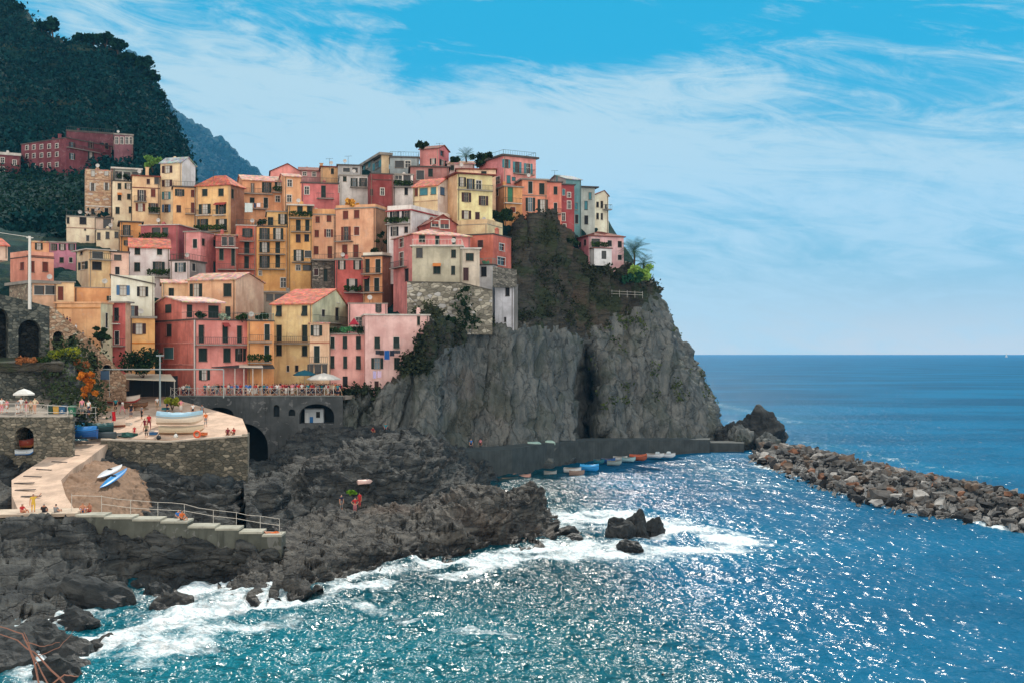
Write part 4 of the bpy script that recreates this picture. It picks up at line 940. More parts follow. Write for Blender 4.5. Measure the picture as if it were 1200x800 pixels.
    if wdt > 3:
        for xx in ([xa + .22] if hr.random() < .5 else [xb - .22]) + ([xb - .22] if hr.random() < .25 else []): pm = MB(); pm.tube([(xx, -.09, .3), (xx, -.09, zt_ - .05)], .06, 5); pm.build('drain_pipe', PIPE, root)
        if hr.random() < .5:
            ax = hr.uniform(xa + .8, xb - .8); ay = hr.uniform(dep * .35, dep * .7); h0 = zt_ + (0.2 if kind == 'flat' else 0.6); hh = hr.uniform(.5, 1.0)
            cm = MB(); cm.box(ax - .28, ax + .28, ay, ay + .5, h0 - .6, h0 + hh); cm.box(ax - .36, ax + .36, ay - .08, ay + .58, h0 + hh, h0 + hh + .09); cm.box(ax - .2, ax + .2, ay + .1, ay + .4, h0 + hh + .09, h0 + hh + .3); cm.build('chimney', wm, ro or root)
        if kind == 'flat' and hr.random() < .55:
            ax = hr.uniform(xa + .5, xb - .5); dm2 = MB(); dm2.lathe([(0.0, 0.0), (.2, .03), (.38, .12), (.36, .14), (.0, .03)], 10); dm2.v = [(ax + x, .5 - z * .9 - .1 * 0, zt_ + .95 + y * .95 + z * .3) for x, y, z in dm2.v]; dm2.build('satellite_dish', plain((190, 188, 184), .5), ro or root)
            dm2 = MB(); dm2.tube([(ax, .55, zt_ + .1), (ax, .52, zt_ + .95)], .03, 5); dm2.build('dish_mast', RAIL, ro or root)
        if len(wins) >= 4 and hr.random() < .2:
            q_ = hr.choice([x for x in wins]); M = faces[q_[1]].M; a, b, c_, d = q_[2]; ac = hr.choice(((196, 120, 60), (60, 110, 90), (210, 200, 180), (150, 60, 56)))
            aw = MB(); p_ = [M(q_[3][0] - .1, -.02, d + .32), M(q_[3][0] - .1, -.85, d - .18), M(q_[3][0] - .1, -.85, d - .23), M(q_[3][0] - .1, -.02, d + .27)]; aw.prism(p_, Vector(M(q_[3][1] + .1, 0, 0)) - Vector(M(q_[3][0] - .1, 0, 0))); aw.build('awning', plain(ac, .8), root)
    HOUSES.append(root); return root, faces, (xa, xb, dep, ze, zb)
G = lambda ty, xs_, ys_, w_, h_, fc='f', sh='g': [(ty, x, y, x + w_, y + h_, fc, sh) for y in ys_ for x in xs_]
FL = lambda **k: ('flat', k)

# ---- the long red house on the hillside
house('small dark red house with a pale roof left of the long red hillside building', (100, 44, 54), 288, -6, 24, 181, 206, win=[('p', 1, 185, 5, 191), ('p', 1, 196, 5, 202), ('p', 15, 188, 19, 194)], roof=FL(mat=SLABW, t=.7))
house('long red apartment building on the wooded hillside above the town', (112, 50, 62), 286, 77, 131, 162, 212, xs=25, th=38, scol=(104, 46, 58),
      win=[('o', 81, 167, 88, 174, 'f', 'm'), ('o', 81, 180, 88, 187, 'f', 'g'), ('o', 103, 166, 110, 174, 'f', 'm'), ('o', 103, 178, 110, 187, 'f', 'g'), ('c', 123, 168, 127, 175, 'f', 'd'), ('c', 123, 182, 128, 192, 'f', 't')]
      + [('p', x, y + (77 - x) * .06, x + 3.4, y + 5 + (77 - x) * .06, 's') for x in (30, 38, 47, 56, 65) for y in (168, 178, 190)], bal=[(100, 116, 190), (78, 116, 176, 'f', .6)], chim=[(92, 161, 1.5)])
house('low teal windowed annexe at the right end of the long red building', (112, 70, 84), 292, 134, 156, 158, 185, win=G('p', (135, 141, 147, 152), (161,), 3.4, 8), roof=FL(mat=SLAB, t=.4))
house('low flat roofed penthouse set back on top of the long red building', (96, 50, 62), 296, 78, 134, 154, 170, roof=FL(mat=SLABD, t=.4, rail=True), chim=[(92, 152, .8)])

# ---- top row
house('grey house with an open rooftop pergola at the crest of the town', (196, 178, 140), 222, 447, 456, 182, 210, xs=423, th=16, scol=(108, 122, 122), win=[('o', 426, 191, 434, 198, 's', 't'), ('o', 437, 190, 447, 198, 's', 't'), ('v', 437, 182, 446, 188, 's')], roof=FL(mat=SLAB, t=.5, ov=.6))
house('low glass fronted blue grey terrace house beside the rooftop pergola', (120, 142, 150), 221, 457, 491, 185, 212, win=[('v', 463, 189, 473, 197), ('p', 475, 189, 481, 197)], roof=FL(mat=SLABD, t=.3, rail=True))
house('pink rooftop tower house standing highest in the town', (202, 124, 124), 221, 492, 514, 174, 212, xs=526, th=-28, scol=(190, 100, 110), win=[('o', 504, 186, 511, 193), ('o', 515, 188, 523, 195, 's'), ('v', 516, 177, 520, 183, 's')], roof=('gs', 520, 171, TERRAD))
house('mauve brown house with a big black opening under the pink tower', (150, 100, 98), 213, 481, 526, 196, 225, win=[('v', 488, 200, 497, 211), ('c', 502, 198, 507, 207)], roof=FL(mat=SLABD, ov=.4))
house('small house with a pink tiled roof beside the palm on the crest', (170, 150, 150), 222, 524, 556, 192, 215, win=[('c', 528, 194, 532, 200)], roof=('gs', 540, 186, TERRAP))
house('large pink house with a rooftop railing at the right of the crest', (205, 128, 124), 216, 590, 628, 183, 232, xs=562, th=30, scol=(212, 116, 122), sh='t',
      win=[('o', 588.5, 187, 598, 197), ('o', 601, 190, 611, 203), ('o', 614, 192, 624, 204), ('c', 594, 206, 598, 215), ('c', 600, 208, 604, 212), ('p', 578, 208, 586, 211, 's'), ('p', 578, 213, 586, 216, 's')], bal=[(601, 625, 204.5)], roof=FL(mat=SLABD, t=.35, ov=.5, rail=True))
house('beige block with a tall green door under the large pink house', (200, 168, 136), 209, 535, 581, 199, 228, win=[('d', 564, 201, 570, 213)], roof=FL(mat=TERRAD, t=.25, ov=.3))
house('ochre house with one green door over a white balcony', (196, 136, 66), 208, 591, 612, 219, 262, xs=578, th=24, scol=(160, 112, 70), win=[('d', 595, 220, 601, 237, 'f', 'n'), ('c', 598, 243, 604, 249, 'f', 'r'), ('v', 581, 221, 584, 230, 's')], bal=[(590, 610, 238.5, 'f', .8, 2)], roof=FL(mat=SLAB, ov=.3))
house('salmon house with closed green shutters above and white curtains below', (206, 124, 88), 212, 612, 641, 211, 272, th=14, win=[('c', 619, 213, 624, 227), ('c', 632, 215, 638, 228), ('o', 616, 232, 627, 248), ('o', 630, 234, 642, 250), ('c', 618, 250, 624, 256, 'f', 'm'), ('c', 633, 252, 637, 259, 'f', 'r')], trim=[(229.5, (150, 130, 120), 'f')], roof=FL(mat=SLAB, ov=.4, t=.3))
house('plain salmon house with one small balcony next to the narrow dark red house', (202, 112, 90), 214, 641, 658, 214, 284, th=14, win=[('c', 649, 219, 653, 228), ('c', 649, 238, 653, 250), ('c', 650, 255, 653, 262, 'f', 'r')], bal=[(645, 657, 251)], roof=FL(mat=SLABD, ov=.25))
house('narrow dark red house with white framed windows on the cliff top', (146, 50, 58), 216, 658, 673, 217, 284, th=14, win=[('p', 665, 226, 668.5, 231.5), ('p', 665, 236, 668.8, 245), ('p', 658.5, 250, 662, 259), ('p', 660, 263, 663, 268), ('c', 659, 222, 662, 229, 'f', 't')], roof=FL(mat=SLABD, ov=.25))
house('tall teal house with a peaked roof behind the narrow dark red house', (74, 138, 146), 221, 663, 681, 210, 284, xs=640, th=30, scol=(150, 160, 160), win=[('c', 673.5, 238, 677, 246, 'f', 't'), ('c', 674, 252, 677.5, 262, 'f', 'd')], roof=('gs', 651, 206, SLATE), chim=[(664, 205, .3)])  # blue shade put into the teal plaster colour
house('pale grey green house with an overhanging slab roof on the cliff top', (146, 166, 164), 225, 681, 697, 220, 286, th=18, win=[('c', 685, 236, 688.5, 246, 'f', 't'), ('c', 690, 226, 693, 234, 'f', 't'), ('c', 685, 253, 689, 263, 'f', 'd')], roof=FL(mat=SLABD, ov=.7, t=.25))
house('narrow cream house at the seaward end of the cliff top row', (216, 202, 178), 229, 697, 713, 229, 288, th=22, sh='d', win=[('c', 699, 237, 701.5, 243), ('c', 704, 236, 706.5, 244), ('c', 699, 250, 701.5, 257), ('c', 704, 250, 706.5, 258), ('c', 709, 240, 711, 247)], bal=[(706, 715, 246, 'f', 1.2)], roof=('gf', 708, 224, TERRAD))
VILLA = house('pink villa with a white porch box perched alone at the cliff edge', (226, 160, 170), 216, 690, 731, 277, 318, xs=675, th=24, scol=(222, 120, 142), sh='d',
      win=[('c', 712, 282, 717, 289), ('c', 724, 283, 728.5, 290), ('c', 712, 298, 716.5, 304), ('c', 724, 299, 728.5, 305), ('v', 693, 280, 703, 290), ('c', 684, 281, 687, 288, 's'), ('c', 678, 284, 681, 290, 's')], bal=[(691, 711, 291, 'f', 1.0, 1)], roof=('hip', 271, TERRAD))

# ---- upper middle
house('orange tan house with double balconies at the left of the skyline', (204, 142, 92), 211, 284, 333, 211, 275, th=8, win=[('o', 294, 215, 298, 226), ('o', 307, 214, 318, 226), ('o', 322, 212, 333, 224), ('c', 293, 232, 298, 238), ('c', 309, 232, 314, 244), ('p', 323, 230, 328, 237)], bal=[(286, 319, 227.5), (319, 333, 226, 'f', .9, 1), (286, 312, 245)], roof=('gs', 310, 203.5, TERRAP))
house('tan house with white framed windows beside the magenta house on the skyline', (210, 150, 98), 210, 333, 353, 207, 270, th=8, win=[('p', 337, 211, 342, 219), ('p', 336.5, 229, 341.5, 237)], roof=('gs', 343, 201, TERRAP))
house('pink house with a wide shallow gable on the skyline', (196, 122, 118), 222, 317, 353, 201, 225, roof=('gf', 337, 192.5, TERRAD))
house('long low mauve house with a tiled roof behind the skyline terraces', (160, 112, 116), 221, 351, 378, 200, 222, win=[('p', 355, 202, 359, 206), ('p', 366, 202, 370, 207)], roof=('gs', 364, 193.5, TERRAD))
house('magenta house with white framed windows under a furled pale awning', (186, 94, 98), 211, 353, 408, 215, 258, win=[('p', 357, 219, 362, 228), ('d', 376.5, 218, 381.5, 232), ('p', 397, 217, 402, 226)], bal=[(371, 391, 233)], roof=FL(mat=SLABD, rail=True))
house('small ochre rooftop house with thin antennas on the skyline', (178, 140, 90), 219, 376, 397, 196, 222, win=[('c', 388, 198, 391, 204)], roof=FL(mat=TERRAD, ov=.3), chim=[(377, 190, .2)])
house('grey blue rooftop house with a flat dark roof left of the pergola', (136, 146, 152), 218, 396, 424, 194, 226, win=[('v', 402, 197, 410, 202), ('v', 413, 197, 419, 202)], roof=FL(mat=SLABD, ov=.3))
house('pale grey terrace house with a row of balcony windows on the upper slope', (168, 176, 178), 211, 398, 433, 206, 252, win=[('c', 402, 207, 406, 213), ('o', 411, 209, 419, 219), ('o', 421, 209, 430, 219)], bal=[(410, 433, 220)], roof=FL(mat=SLAB, ov=.2))
house('dark red windowless box of a house with a brown top', (124, 44, 46), 206, 434, 461, 204, 262, xs=431, th=8, win=[('p', 446, 221, 450, 229), ('c', 434, 222, 437, 229, 'f', 'm')], trim=[(211, (90, 66, 60), 'f')], roof=FL(mat=SLABD, ov=.05))
house('blue white house with a glazed upper terrace beside the dark red house', (190, 194, 196), 208, 461, 484, 205, 252, win=[('p', 463, 206, 471, 218), ('v', 473, 206, 481, 218), ('c', 474, 220, 478, 229, 'f', 'd')], bal=[(461, 484, 219.5, 'f', .8, 1)], roof=FL(mat=SLAB, ov=.2))
house('cream house with teal shutters and an orange tiled gable roof', (226, 182, 134), 199, 484, 513, 217.5, 270, xs=532, th=-32, scol=(206, 202, 204), sh='t', win=[('c', 486, 221, 489.5, 230, 'f', 'r'), ('c', 492, 221, 501, 229), ('c', 505, 220, 511, 228), ('c', 516, 220, 521, 229, 's', 'b'), ('c', 525, 225, 528, 231, 's', 'b')], roof=('gs', 523, 209.5, TERRAK), trim=[(236, (190, 160, 130), 'f')])
house('pale yellow house with a dark glazed upper storey and paired shutters below', (236, 190, 126), 197, 536, 577, 204, 280, xs=512, th=20, scol=(214, 166, 116), sh='m',
      win=[('o', 537, 208, 546, 219, 'f', 'd'), ('o', 547, 210, 556, 222, 'f', 'd'), ('p', 558, 212, 564, 222), ('o', 541, 226, 552, 237), ('o', 561, 230, 572, 241), ('o', 541, 247, 552, 257), ('c', 557, 249, 562, 258)], bal=[(536, 577, 223, 'f', .5)], roof=FL(mat=TERRAD, ov=.6, t=.25))

# ---- middle
house('white house with dark red eaves and tall dark shutters', (206, 198, 204), 187, 454, 482, 247, 312, xs=527, th=-30, scol=(208, 208, 212), sh='d', win=[('o', 457, 247.5, 468, 262), ('o', 471, 246.5, 481, 257), ('o', 458, 266, 467, 277), ('c', 474, 266, 478, 273)], bal=[(454, 481, 263, 'f', .9, 1)], roof=FL(mat=plaster((150, 44, 52)), ov=.3, t=.2, par=.8, pmat=plaster((206, 200, 200))))
house('brick red house with two large arched gable windows', (140, 66, 58), 183, 503, 535, 262, 300, xs=484, th=18, scol=(150, 62, 56), win=[('p', 506, 259.5, 514, 266), ('p', 516, 258, 526, 268)], roof=('gf', 519, 252.5, TERRAD))
house('pink upper house with a pale tiled hip roof behind a white balustrade', (192, 110, 110), 176, 484, 551, 275, 350, xs=461, th=22, scol=(188, 106, 104), win=[('c', 491, 276, 498, 284), ('d', 510, 275.5, 515, 289), ('c', 530, 278, 534, 287), ('p', 468, 280, 473, 290, 's'), ('p', 468, 296, 473, 312, 's'), ('d', 474, 315, 479, 330, 's', 'd')], bal=[(462, 477, 313.5, 's')], roof=('hip', 267, TERRAP))
house('grey green rendered house on a stone base with a white balustrade', (154, 158, 138), 172.5, 483, 541, 289, 340, th=-4, win=[('v', 488, 291, 495, 302), ('c', 508, 311, 516, 321), ('c', 529, 293, 534, 302), ('c', 529, 312, 533, 322)], roof=FL(mat=SLABW, ov=.35, t=.2, rail=True, rmat=FRAME))
house('small grey annexe at the cliff side of the grey green house', (166, 164, 150), 172.6, 541.5, 562, 292, 340, th=3, win=[('c', 546, 297, 555, 306), ('c', 543, 314, 549, 329, 'f', 'm')], roof=FL(mat=SLABW, ov=.3))
house('cream terrace block with a green awning above the brick red house', (224, 176, 126), 190, 536, 571, 263, 290, xs=589, th=-24, scol=(226, 184, 132), roof=FL(mat=SLAB, t=.1, ov=.05, par=.8))
house('orange red house with square dark windows facing the scrubby slope', (180, 90, 66), 184, 541, 578, 275, 325, xs=599, th=-26, scol=(178, 82, 64), win=[('c', 560, 282, 566, 290, 'f', 'm'), ('p', 585, 286, 591, 294, 's'), ('p', 583, 302, 592, 311, 's')], roof=FL(mat=SLABD, ov=.1))
house('narrow pale blue house with a green glass terrace', (178, 190, 200), 177, 561, 577, 311, 350, xs=580, th=-20, win=[('c', 564, 313, 570, 324, 'f', 'd')], roof=FL(mat=SLABD, ov=.2, rail=True, rmat=plain((90, 140, 130))))
house('pale blue house hanging at the foot of the stone walls over the bare cliff', (176, 192, 208), 175.5, 580, 602, 334, 388, xs=606, th=-20, scol=(120, 120, 116), deep=1.0, win=[('c', 592.5, 335.5, 597, 347, 'f', 'd'), ('c', 591, 372, 593, 377, 'f', 'd')], roof=FL(mat=SLAB, ov=.05, t=.12))
# ---- the tall orange houses
house('salmon house with brown red shutters and a flowery roof terrace', (214, 152, 112), 199, 365, 393, 252, 345, sh='r', win=[('c', 370, 254, 374.5, 261), ('c', 383, 252.5, 388, 260), ('c', 369, 270, 373.5, 278), ('o', 380, 269, 390, 278), ('c', 368, 289, 373, 298), ('d', 384, 289, 389, 303)], roof=FL(mat=SLAB, par=.9, pmat=plaster((214, 150, 84)), ov=.1))
house('tall salmon house with a dark shaded side beside the white house', (216, 150, 110), 196, 393.5, 440, 244, 345, xs=453, th=-24, scol=(150, 112, 84), sh='r', win=[('c', 402, 247.5, 408, 257), ('c', 415, 246.5, 421, 256), ('o', 400, 266, 411, 282), ('c', 415, 266, 421, 276), ('d', 401, 287, 407, 302), ('d', 414, 287, 420, 302)], bal=[(393.5, 414, 283), (393.5, 424, 303)], roof=FL(mat=SLAB, ov=.2, par=.5, pmat=plaster((204, 150, 100))))  # shade of the side put into its darker plaster colour
house('dark stone faced house with a white framed door under the salmon houses', (110, 104, 98), 192, 366, 393, 305, 352, mat=stone_mat((92, 88, 82), (128, 122, 112), 2.0), win=[('c', 368, 315, 373, 323, 'f', 'm'), ('d', 379, 315, 384, 330)], bal=[(368, 392, 305, 'f', .9)], roof=FL(mat=SLAB, ov=.1))
house('raspberry red house with white curtained windows', (180, 76, 72), 189, 393, 425, 305, 358, win=[('o', 396, 305.5, 405, 316), ('o', 414, 305.5, 423, 316), ('o', 406, 327, 419, 342)], bal=[(403, 423, 343, 'f', .9, 1)], roof=FL(mat=SLAB, ov=.1))
house('orange brown corner house with a dark shaded side and roof terrace', (202, 136, 78), 186, 425.5, 448, 300.5, 362, xs=469, th=-30, scol=(146, 92, 70), win=[('d', 428, 304, 433, 320), ('d', 440, 304, 446, 320), ('d', 427, 326, 433, 342), ('d', 438.5, 326, 444.5, 342)], bal=[(426, 448, 321), (426, 450, 343)], roof=FL(mat=SLABD, ov=.25, par=.5, pmat=plaster((200, 196, 184))))  # darker side plaster carries the shade of that side
house('tall orange house with three rows of double balconies', (216, 148, 56), 196, 300.5, 337, 266, 345, win=[('o', 304, 267.5, 316, 281), ('o', 320, 267.5, 332, 281), ('o', 304, 284, 316, 296), ('d', 323, 284, 328, 297), ('o', 304, 300, 316, 314), ('d', 323, 299, 328, 314), ('p', 303.5, 318, 306.5, 323), ('p', 329, 326, 335, 337)], bal=[(303, 334, 282), (303, 334, 298), (303, 334, 315.5)], roof=FL(mat=SLABD, ov=.05, rail=True))
house('set back yellow top storey behind the terrace of the tall orange house', (218, 164, 86), 200, 313, 338, 248.5, 268, win=[('o', 326, 251, 336, 263), ('c', 314, 255, 320, 264)], roof=FL(mat=SLAB, ov=.25))
house('tall orange house with a dark planter balcony under a pale slab roof', (222, 152, 62), 197, 338, 366, 241, 345, win=[('d', 348.5, 242, 354.5, 251.5), ('d', 360, 242, 366, 252), ('d', 347, 258, 352, 271), ('d', 358, 258, 362.5, 271), ('c', 347, 275, 352, 284, 'f', 'm'), ('c', 357, 275, 362, 283, 'f', 'd'), ('o', 344, 293, 356, 306), ('v', 357, 294, 365, 302), ('p', 347, 311, 352, 317), ('v', 355, 311, 365, 317)], bal=[(338.5, 365.5, 256, 'f', .9, 1), (341, 364, 272), (342, 364, 307.5)], roof=FL(mat=SLABW, ov=.35, t=.25))
house('narrow brick orange house with a rounded blue balcony', (180, 88, 64), 195, 277, 300, 264.5, 345, win=[('o', 284, 268, 296, 278), ('d', 286.5, 284, 292, 297.5), ('d', 286.5, 300.5, 291.5, 315)], bal=[(281, 297, 283, 'f', 1.0), (279, 298, 298), (279, 298, 316)], roof=FL(mat=SLABW, ov=.15, t=.15, rail=True))
house('dark crimson house with a white ledge next to the narrow brick orange house', (156, 74, 70), 191, 253, 277, 276, 340, win=[('v', 260, 278, 266, 288), ('v', 268, 278, 274, 288), ('c', 257, 292, 262, 305), ('d', 271, 291, 275.5, 312)], bal=[(252, 279, 290.5, 'f', .7, 2), (255, 277, 316)], roof=FL(mat=TERRAP, ov=.3))
house('dusty pink house with a small balcony below the tall yellow house', (204, 130, 132), 191, 216, 235, 272, 335, xs=256, th=-30, scol=(202, 126, 130), win=[('c', 226, 280.5, 231, 291), ('c', 236.5, 280, 240, 288, 's'), ('c', 250, 282, 254, 289, 's'), ('c', 250, 307, 254, 320, 's', 't')], roof=FL(mat=SLAB, ov=.2))
house('magenta house with a long dark planted balcony and white edged roof', (166, 80, 88), 196, 165, 209, 264, 312, xs=231, th=-26, scol=(152, 76, 88), win=[('v', 178, 267, 188, 276), ('v', 190, 267, 197, 276)], bal=[(166, 199, 281, 'f', 1.1, 1)], roof=FL(mat=SLABW, ov=.3, t=.15))
house('ochre house with one tall dark window beside the arcade', (206, 138, 50), 199, 141, 166, 260.5, 312, win=[('o', 144, 264, 153, 276), ('o', 145, 282, 152, 288)], bal=[(141, 156, 277)], roof=FL(mat=SLABD, ov=.4))
# ---- upper left
house('small orange yellow house with red doors joined to the big yellow house', (224, 152, 84), 206, 203, 229.5, 219.5, 290, win=[('o', 205, 222, 216, 230), ('c', 224, 223, 228, 231, 'f', 'r'), ('c', 207, 241, 212, 249, 'f', 'm'), ('d', 224, 238, 228, 250, 'f', 'r')], bal=[(217, 229, 251)], roof=FL(mat=SLABD, ov=.3, rail=True))
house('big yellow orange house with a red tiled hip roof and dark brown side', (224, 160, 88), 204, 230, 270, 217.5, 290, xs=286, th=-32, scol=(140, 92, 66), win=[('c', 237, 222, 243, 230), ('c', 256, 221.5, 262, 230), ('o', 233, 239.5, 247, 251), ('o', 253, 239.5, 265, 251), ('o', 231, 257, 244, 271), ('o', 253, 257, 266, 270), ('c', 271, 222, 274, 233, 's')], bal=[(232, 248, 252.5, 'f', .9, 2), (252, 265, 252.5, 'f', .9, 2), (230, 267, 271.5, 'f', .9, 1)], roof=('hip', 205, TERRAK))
house('tall cream tower house with a white gable wall and grey roof', (214, 182, 142), 209, 188, 213, 190.5, 270, xs=229, th=-32, scol=(220, 214, 214), sh='m', win=[('o', 190, 194.5, 202, 203), ('o', 190, 211, 202, 219), ('o', 190, 225, 200, 234, 'f', 't'), ('o', 190, 240, 200, 249, 'f', 'b')], roof=('gs', 220, 185, SLATE))
house('peach house with a corner balcony and red shutters', (222, 170, 122), 207, 155, 187, 206.5, 270, sh='m', win=[('c', 172, 210, 175.5, 216), ('v', 181, 207.5, 186.5, 216), ('o', 161, 223, 171, 236), ('c', 177, 222, 182, 231, 'f', 'r'), ('o', 159, 238.5, 170, 248, 'f', 'r'), ('o', 174, 238.5, 185, 250, 'f', 'm')], bal=[(157, 172, 236.5), (174, 187, 250.5, 'f', .8, 1)], trim=[(220.5, (120, 70, 60), 'f')], roof=FL(mat=TERRAD, ov=.25), chim=[(173, 195, .2)])
house('tall cream house with plain small windows below a greenhouse terrace', (208, 190, 160), 209, 132, 155.5, 212.5, 285, win=[('c', 138, 215, 142, 222), ('o', 146, 215, 155, 222), ('c', 138, 228, 142, 235), ('c', 149, 227.5, 153, 234), ('c', 135.5, 243, 140, 251), ('c', 151, 242.5, 155, 250)], roof=FL(mat=SLABD, ov=.1))
house('glazed greenhouse shelter with a white roof on top of the cream house', (130, 150, 146), 214, 133, 164, 198, 215, win=[('p', 135, 201, 143, 210), ('v', 145, 202, 153, 211), ('v', 155, 202, 162, 211)], roof=FL(mat=SLABW, ov=.5, t=.3))
house('old stone faced house with patched render and a white base', (196, 164, 134), 211, 100, 132, 199, 285, mat=stone_mat((178, 142, 116), (206, 180, 150), 1.5, .2), win=[('c', 107, 200, 111, 207, 'f', 'w'), ('c', 122.5, 199.5, 127, 206, 'f', 'w'), ('o', 105, 215, 112, 224, 'f', 'w'), ('o', 121.5, 214.5, 128, 223, 'f', 'w'), ('c', 107, 245, 110.5, 252, 'f', 'd'), ('c', 122.5, 244, 127, 250, 'f', 'd')], trim=[(211, (170, 134, 112), 'f'), (226, (170, 134, 112), 'f'), (242, (220, 214, 208), 'f')], roof=FL(mat=TERRAP, ov=.05, t=.15))
house('long low cream house with a small terrace at the edge of the dark vineyard slope', (216, 188, 162), 201, 78, 113, 254, 300, sh='d', win=[('c', 93.5, 255, 101, 263), ('c', 78.5, 255, 81, 262), ('v', 101, 276, 104.5, 283), ('c', 99, 268.5, 100.5, 270)], trim=[(267.5, (180, 150, 130), 'f')], roof=FL(mat=SLAB, ov=.1, rail=True))
house('grey lean house with a dark doorway between the long low house and the arcade', (170, 156, 140), 203, 113, 132, 256, 285, win=[('v', 121, 257, 130, 268)], roof=FL(mat=SLABD, ov=.2))
house('cream arcade with three small arched openings', (220, 190, 160), 200, 113, 141, 269.5, 300, win=[('v', 114, 273, 117.5, 281), ('v', 124, 272, 128, 280), ('v', 134.5, 272, 138.5, 279)], roof=FL(mat=SLAB, ov=.1, t=.12))
# ---- lower left
house('white lilac house with an orange tiled roof', (204, 196, 202), 177, 152, 199, 290, 355, win=[('c', 158, 290.5, 164, 298.5), ('c', 184, 290.5, 190, 299), ('c', 157.5, 308, 164, 318), ('o', 179, 307, 193, 321)], bal=[(172, 201, 324.5, 'f', .8, 1)], roof=('gs', 175, 278, TERRAK))
house('white annexe with a green railed roof terrace beside the white lilac house', (196, 192, 198), 176, 199.5, 222, 306, 355, xs=241, th=-28, scol=(128, 128, 128), win=[('o', 205, 308, 218, 319), ('c', 225, 309, 229, 318, 's', 'd')], roof=FL(mat=SLABD, ov=.2, rail=True, rmat=plain((40, 70, 56))))
house('mauve house with a row of white framed windows under the vineyard slope', (168, 104, 134), 176, 58, 89, 284.5, 325, win=[('o', 59, 286, 67, 293.5), ('o', 69, 286, 77, 293.5), ('o', 80, 286, 88, 293.5), ('c', 70, 302, 74.5, 308), ('c', 81, 302, 85, 308)], roof=FL(mat=SLAB, ov=.15))
house('small orange house between the salmon house and the mauve house', (214, 142, 92), 175, 37, 57.5, 284, 330, win=[('o', 41, 285, 50, 293)], roof=FL(mat=TERRAP, ov=.15))
house('salmon corner house with red shutters behind the utility pole', (222, 134, 108), 160, 31, 63, 301.5, 336, xs=12, th=26, scol=(220, 128, 104), sh='r', win=[('c', 36, 306.5, 40, 319), ('c', 50, 307.5, 56, 318.5), ('c', 24, 308, 28, 316, 's')], trim=[(300.5, (150, 96, 84), 'f')], roof=FL(mat=SLABD, t=.12, ov=.1, par=.8))
house('cream tan house with a covered terrace under a pale lean-to roof', (220, 174, 120), 168, 104, 130, 293, 335, xs=90, th=20, scol=(216, 186, 150), win=[('v', 108, 295, 121, 303.5), ('c', 108, 307, 119, 316.5, 'f', 'd'), ('c', 94, 293, 97, 299, 's', 'd'), ('o', 92, 307, 103, 316, 's')], bal=[(104, 130, 304.5, 'f', .8)], roof=FL(mat=SLABW, ov=.7, t=.15))
house('small pinkish house with a white awning beside the white lilac house', (212, 166, 150), 170, 130, 151, 296, 345, win=[('c', 135, 313, 140, 322, 'f', 'd'), ('v', 134, 299, 142, 305)], roof=FL(mat=SLABD, ov=.2))
house('rough stone house with a long dark window strip behind the arched wall', (196, 156, 122), 147, 38, 66, 332, 372, xs=11, th=20, smat=stone_mat((130, 116, 102), (170, 150, 130), 2.0), win=[('v', 40, 335, 52, 345.5), ('v', 53, 335, 65.5, 345.5)], roof=FL(mat=SLAB, ov=.5, t=.4))
house('peach shed with a bright panel wall next to the rough stone house', (228, 170, 122), 149, 66, 87, 331, 365, win=[('d', 68, 336, 74, 352, 'f', 'r')], roof=FL(mat=SLAB, ov=.2, t=.15))
house('tan terrace block with a narrow slit window above the sunny stairway', (216, 152, 94), 144, 64, 118, 355.5, 410, xs=132, th=-26, scol=(224, 196, 158), win=[('c', 123.5, 367, 126.5, 384, 's', 'd')], trim=[(361, (196, 140, 90), 'f')], roof=FL(mat=plaster((208, 150, 100)), ov=.15, t=.2))
house('small orange upper block behind the tan terrace', (224, 142, 76), 151, 87, 138, 337, 362, win=[('o', 125, 347, 137, 352.5)], roof=FL(mat=SLAB, ov=.1, t=.1))
house('sunny cream house with a sloping roofline and blue window', (232, 208, 188), 152, 130, 181, 322.5, 380, roof=('shed', 334, SLABD), sh='d', win=[('o', 136.5, 334.5, 152, 346, 'f', 'b'), ('o', 160.5, 336, 173.5, 347.5), ('o', 145.5, 358.5, 162, 370.5, 'f', 'm')], th=0)
house('small bright orange house behind a dark hedge', (238, 148, 58), 150, 152, 181.5, 373, 430, sh='m', win=[('o', 155, 379, 171, 391.5)], trim=[(402, (210, 130, 60), 'f')], roof=FL(mat=SLAB, ov=.3, t=.3))
house('narrow red house with stacked white balconies', (180, 76, 76), 148, 131, 147, 355, 432, xs=152.5, th=-20, scol=(190, 160, 130), win=[('c', 134, 361, 139, 376, 'f', 'd'), ('c', 134.5, 388, 139.5, 403, 'f', 'd')], bal=[(131, 141, 379, 'f', .9, 2), (132, 147, 405)], roof=FL(mat=SLAB, ov=.4, t=.2))
house('low grey rendered house with a glazed veranda behind the yellow house', (128, 132, 126), 176, 309, 346, 343, 375, win=[('v', 312, 345, 320, 353), ('v', 322, 345, 333, 353), ('p', 336, 345, 342, 352)], roof=FL(mat=SLAB, ov=.4, t=.25))
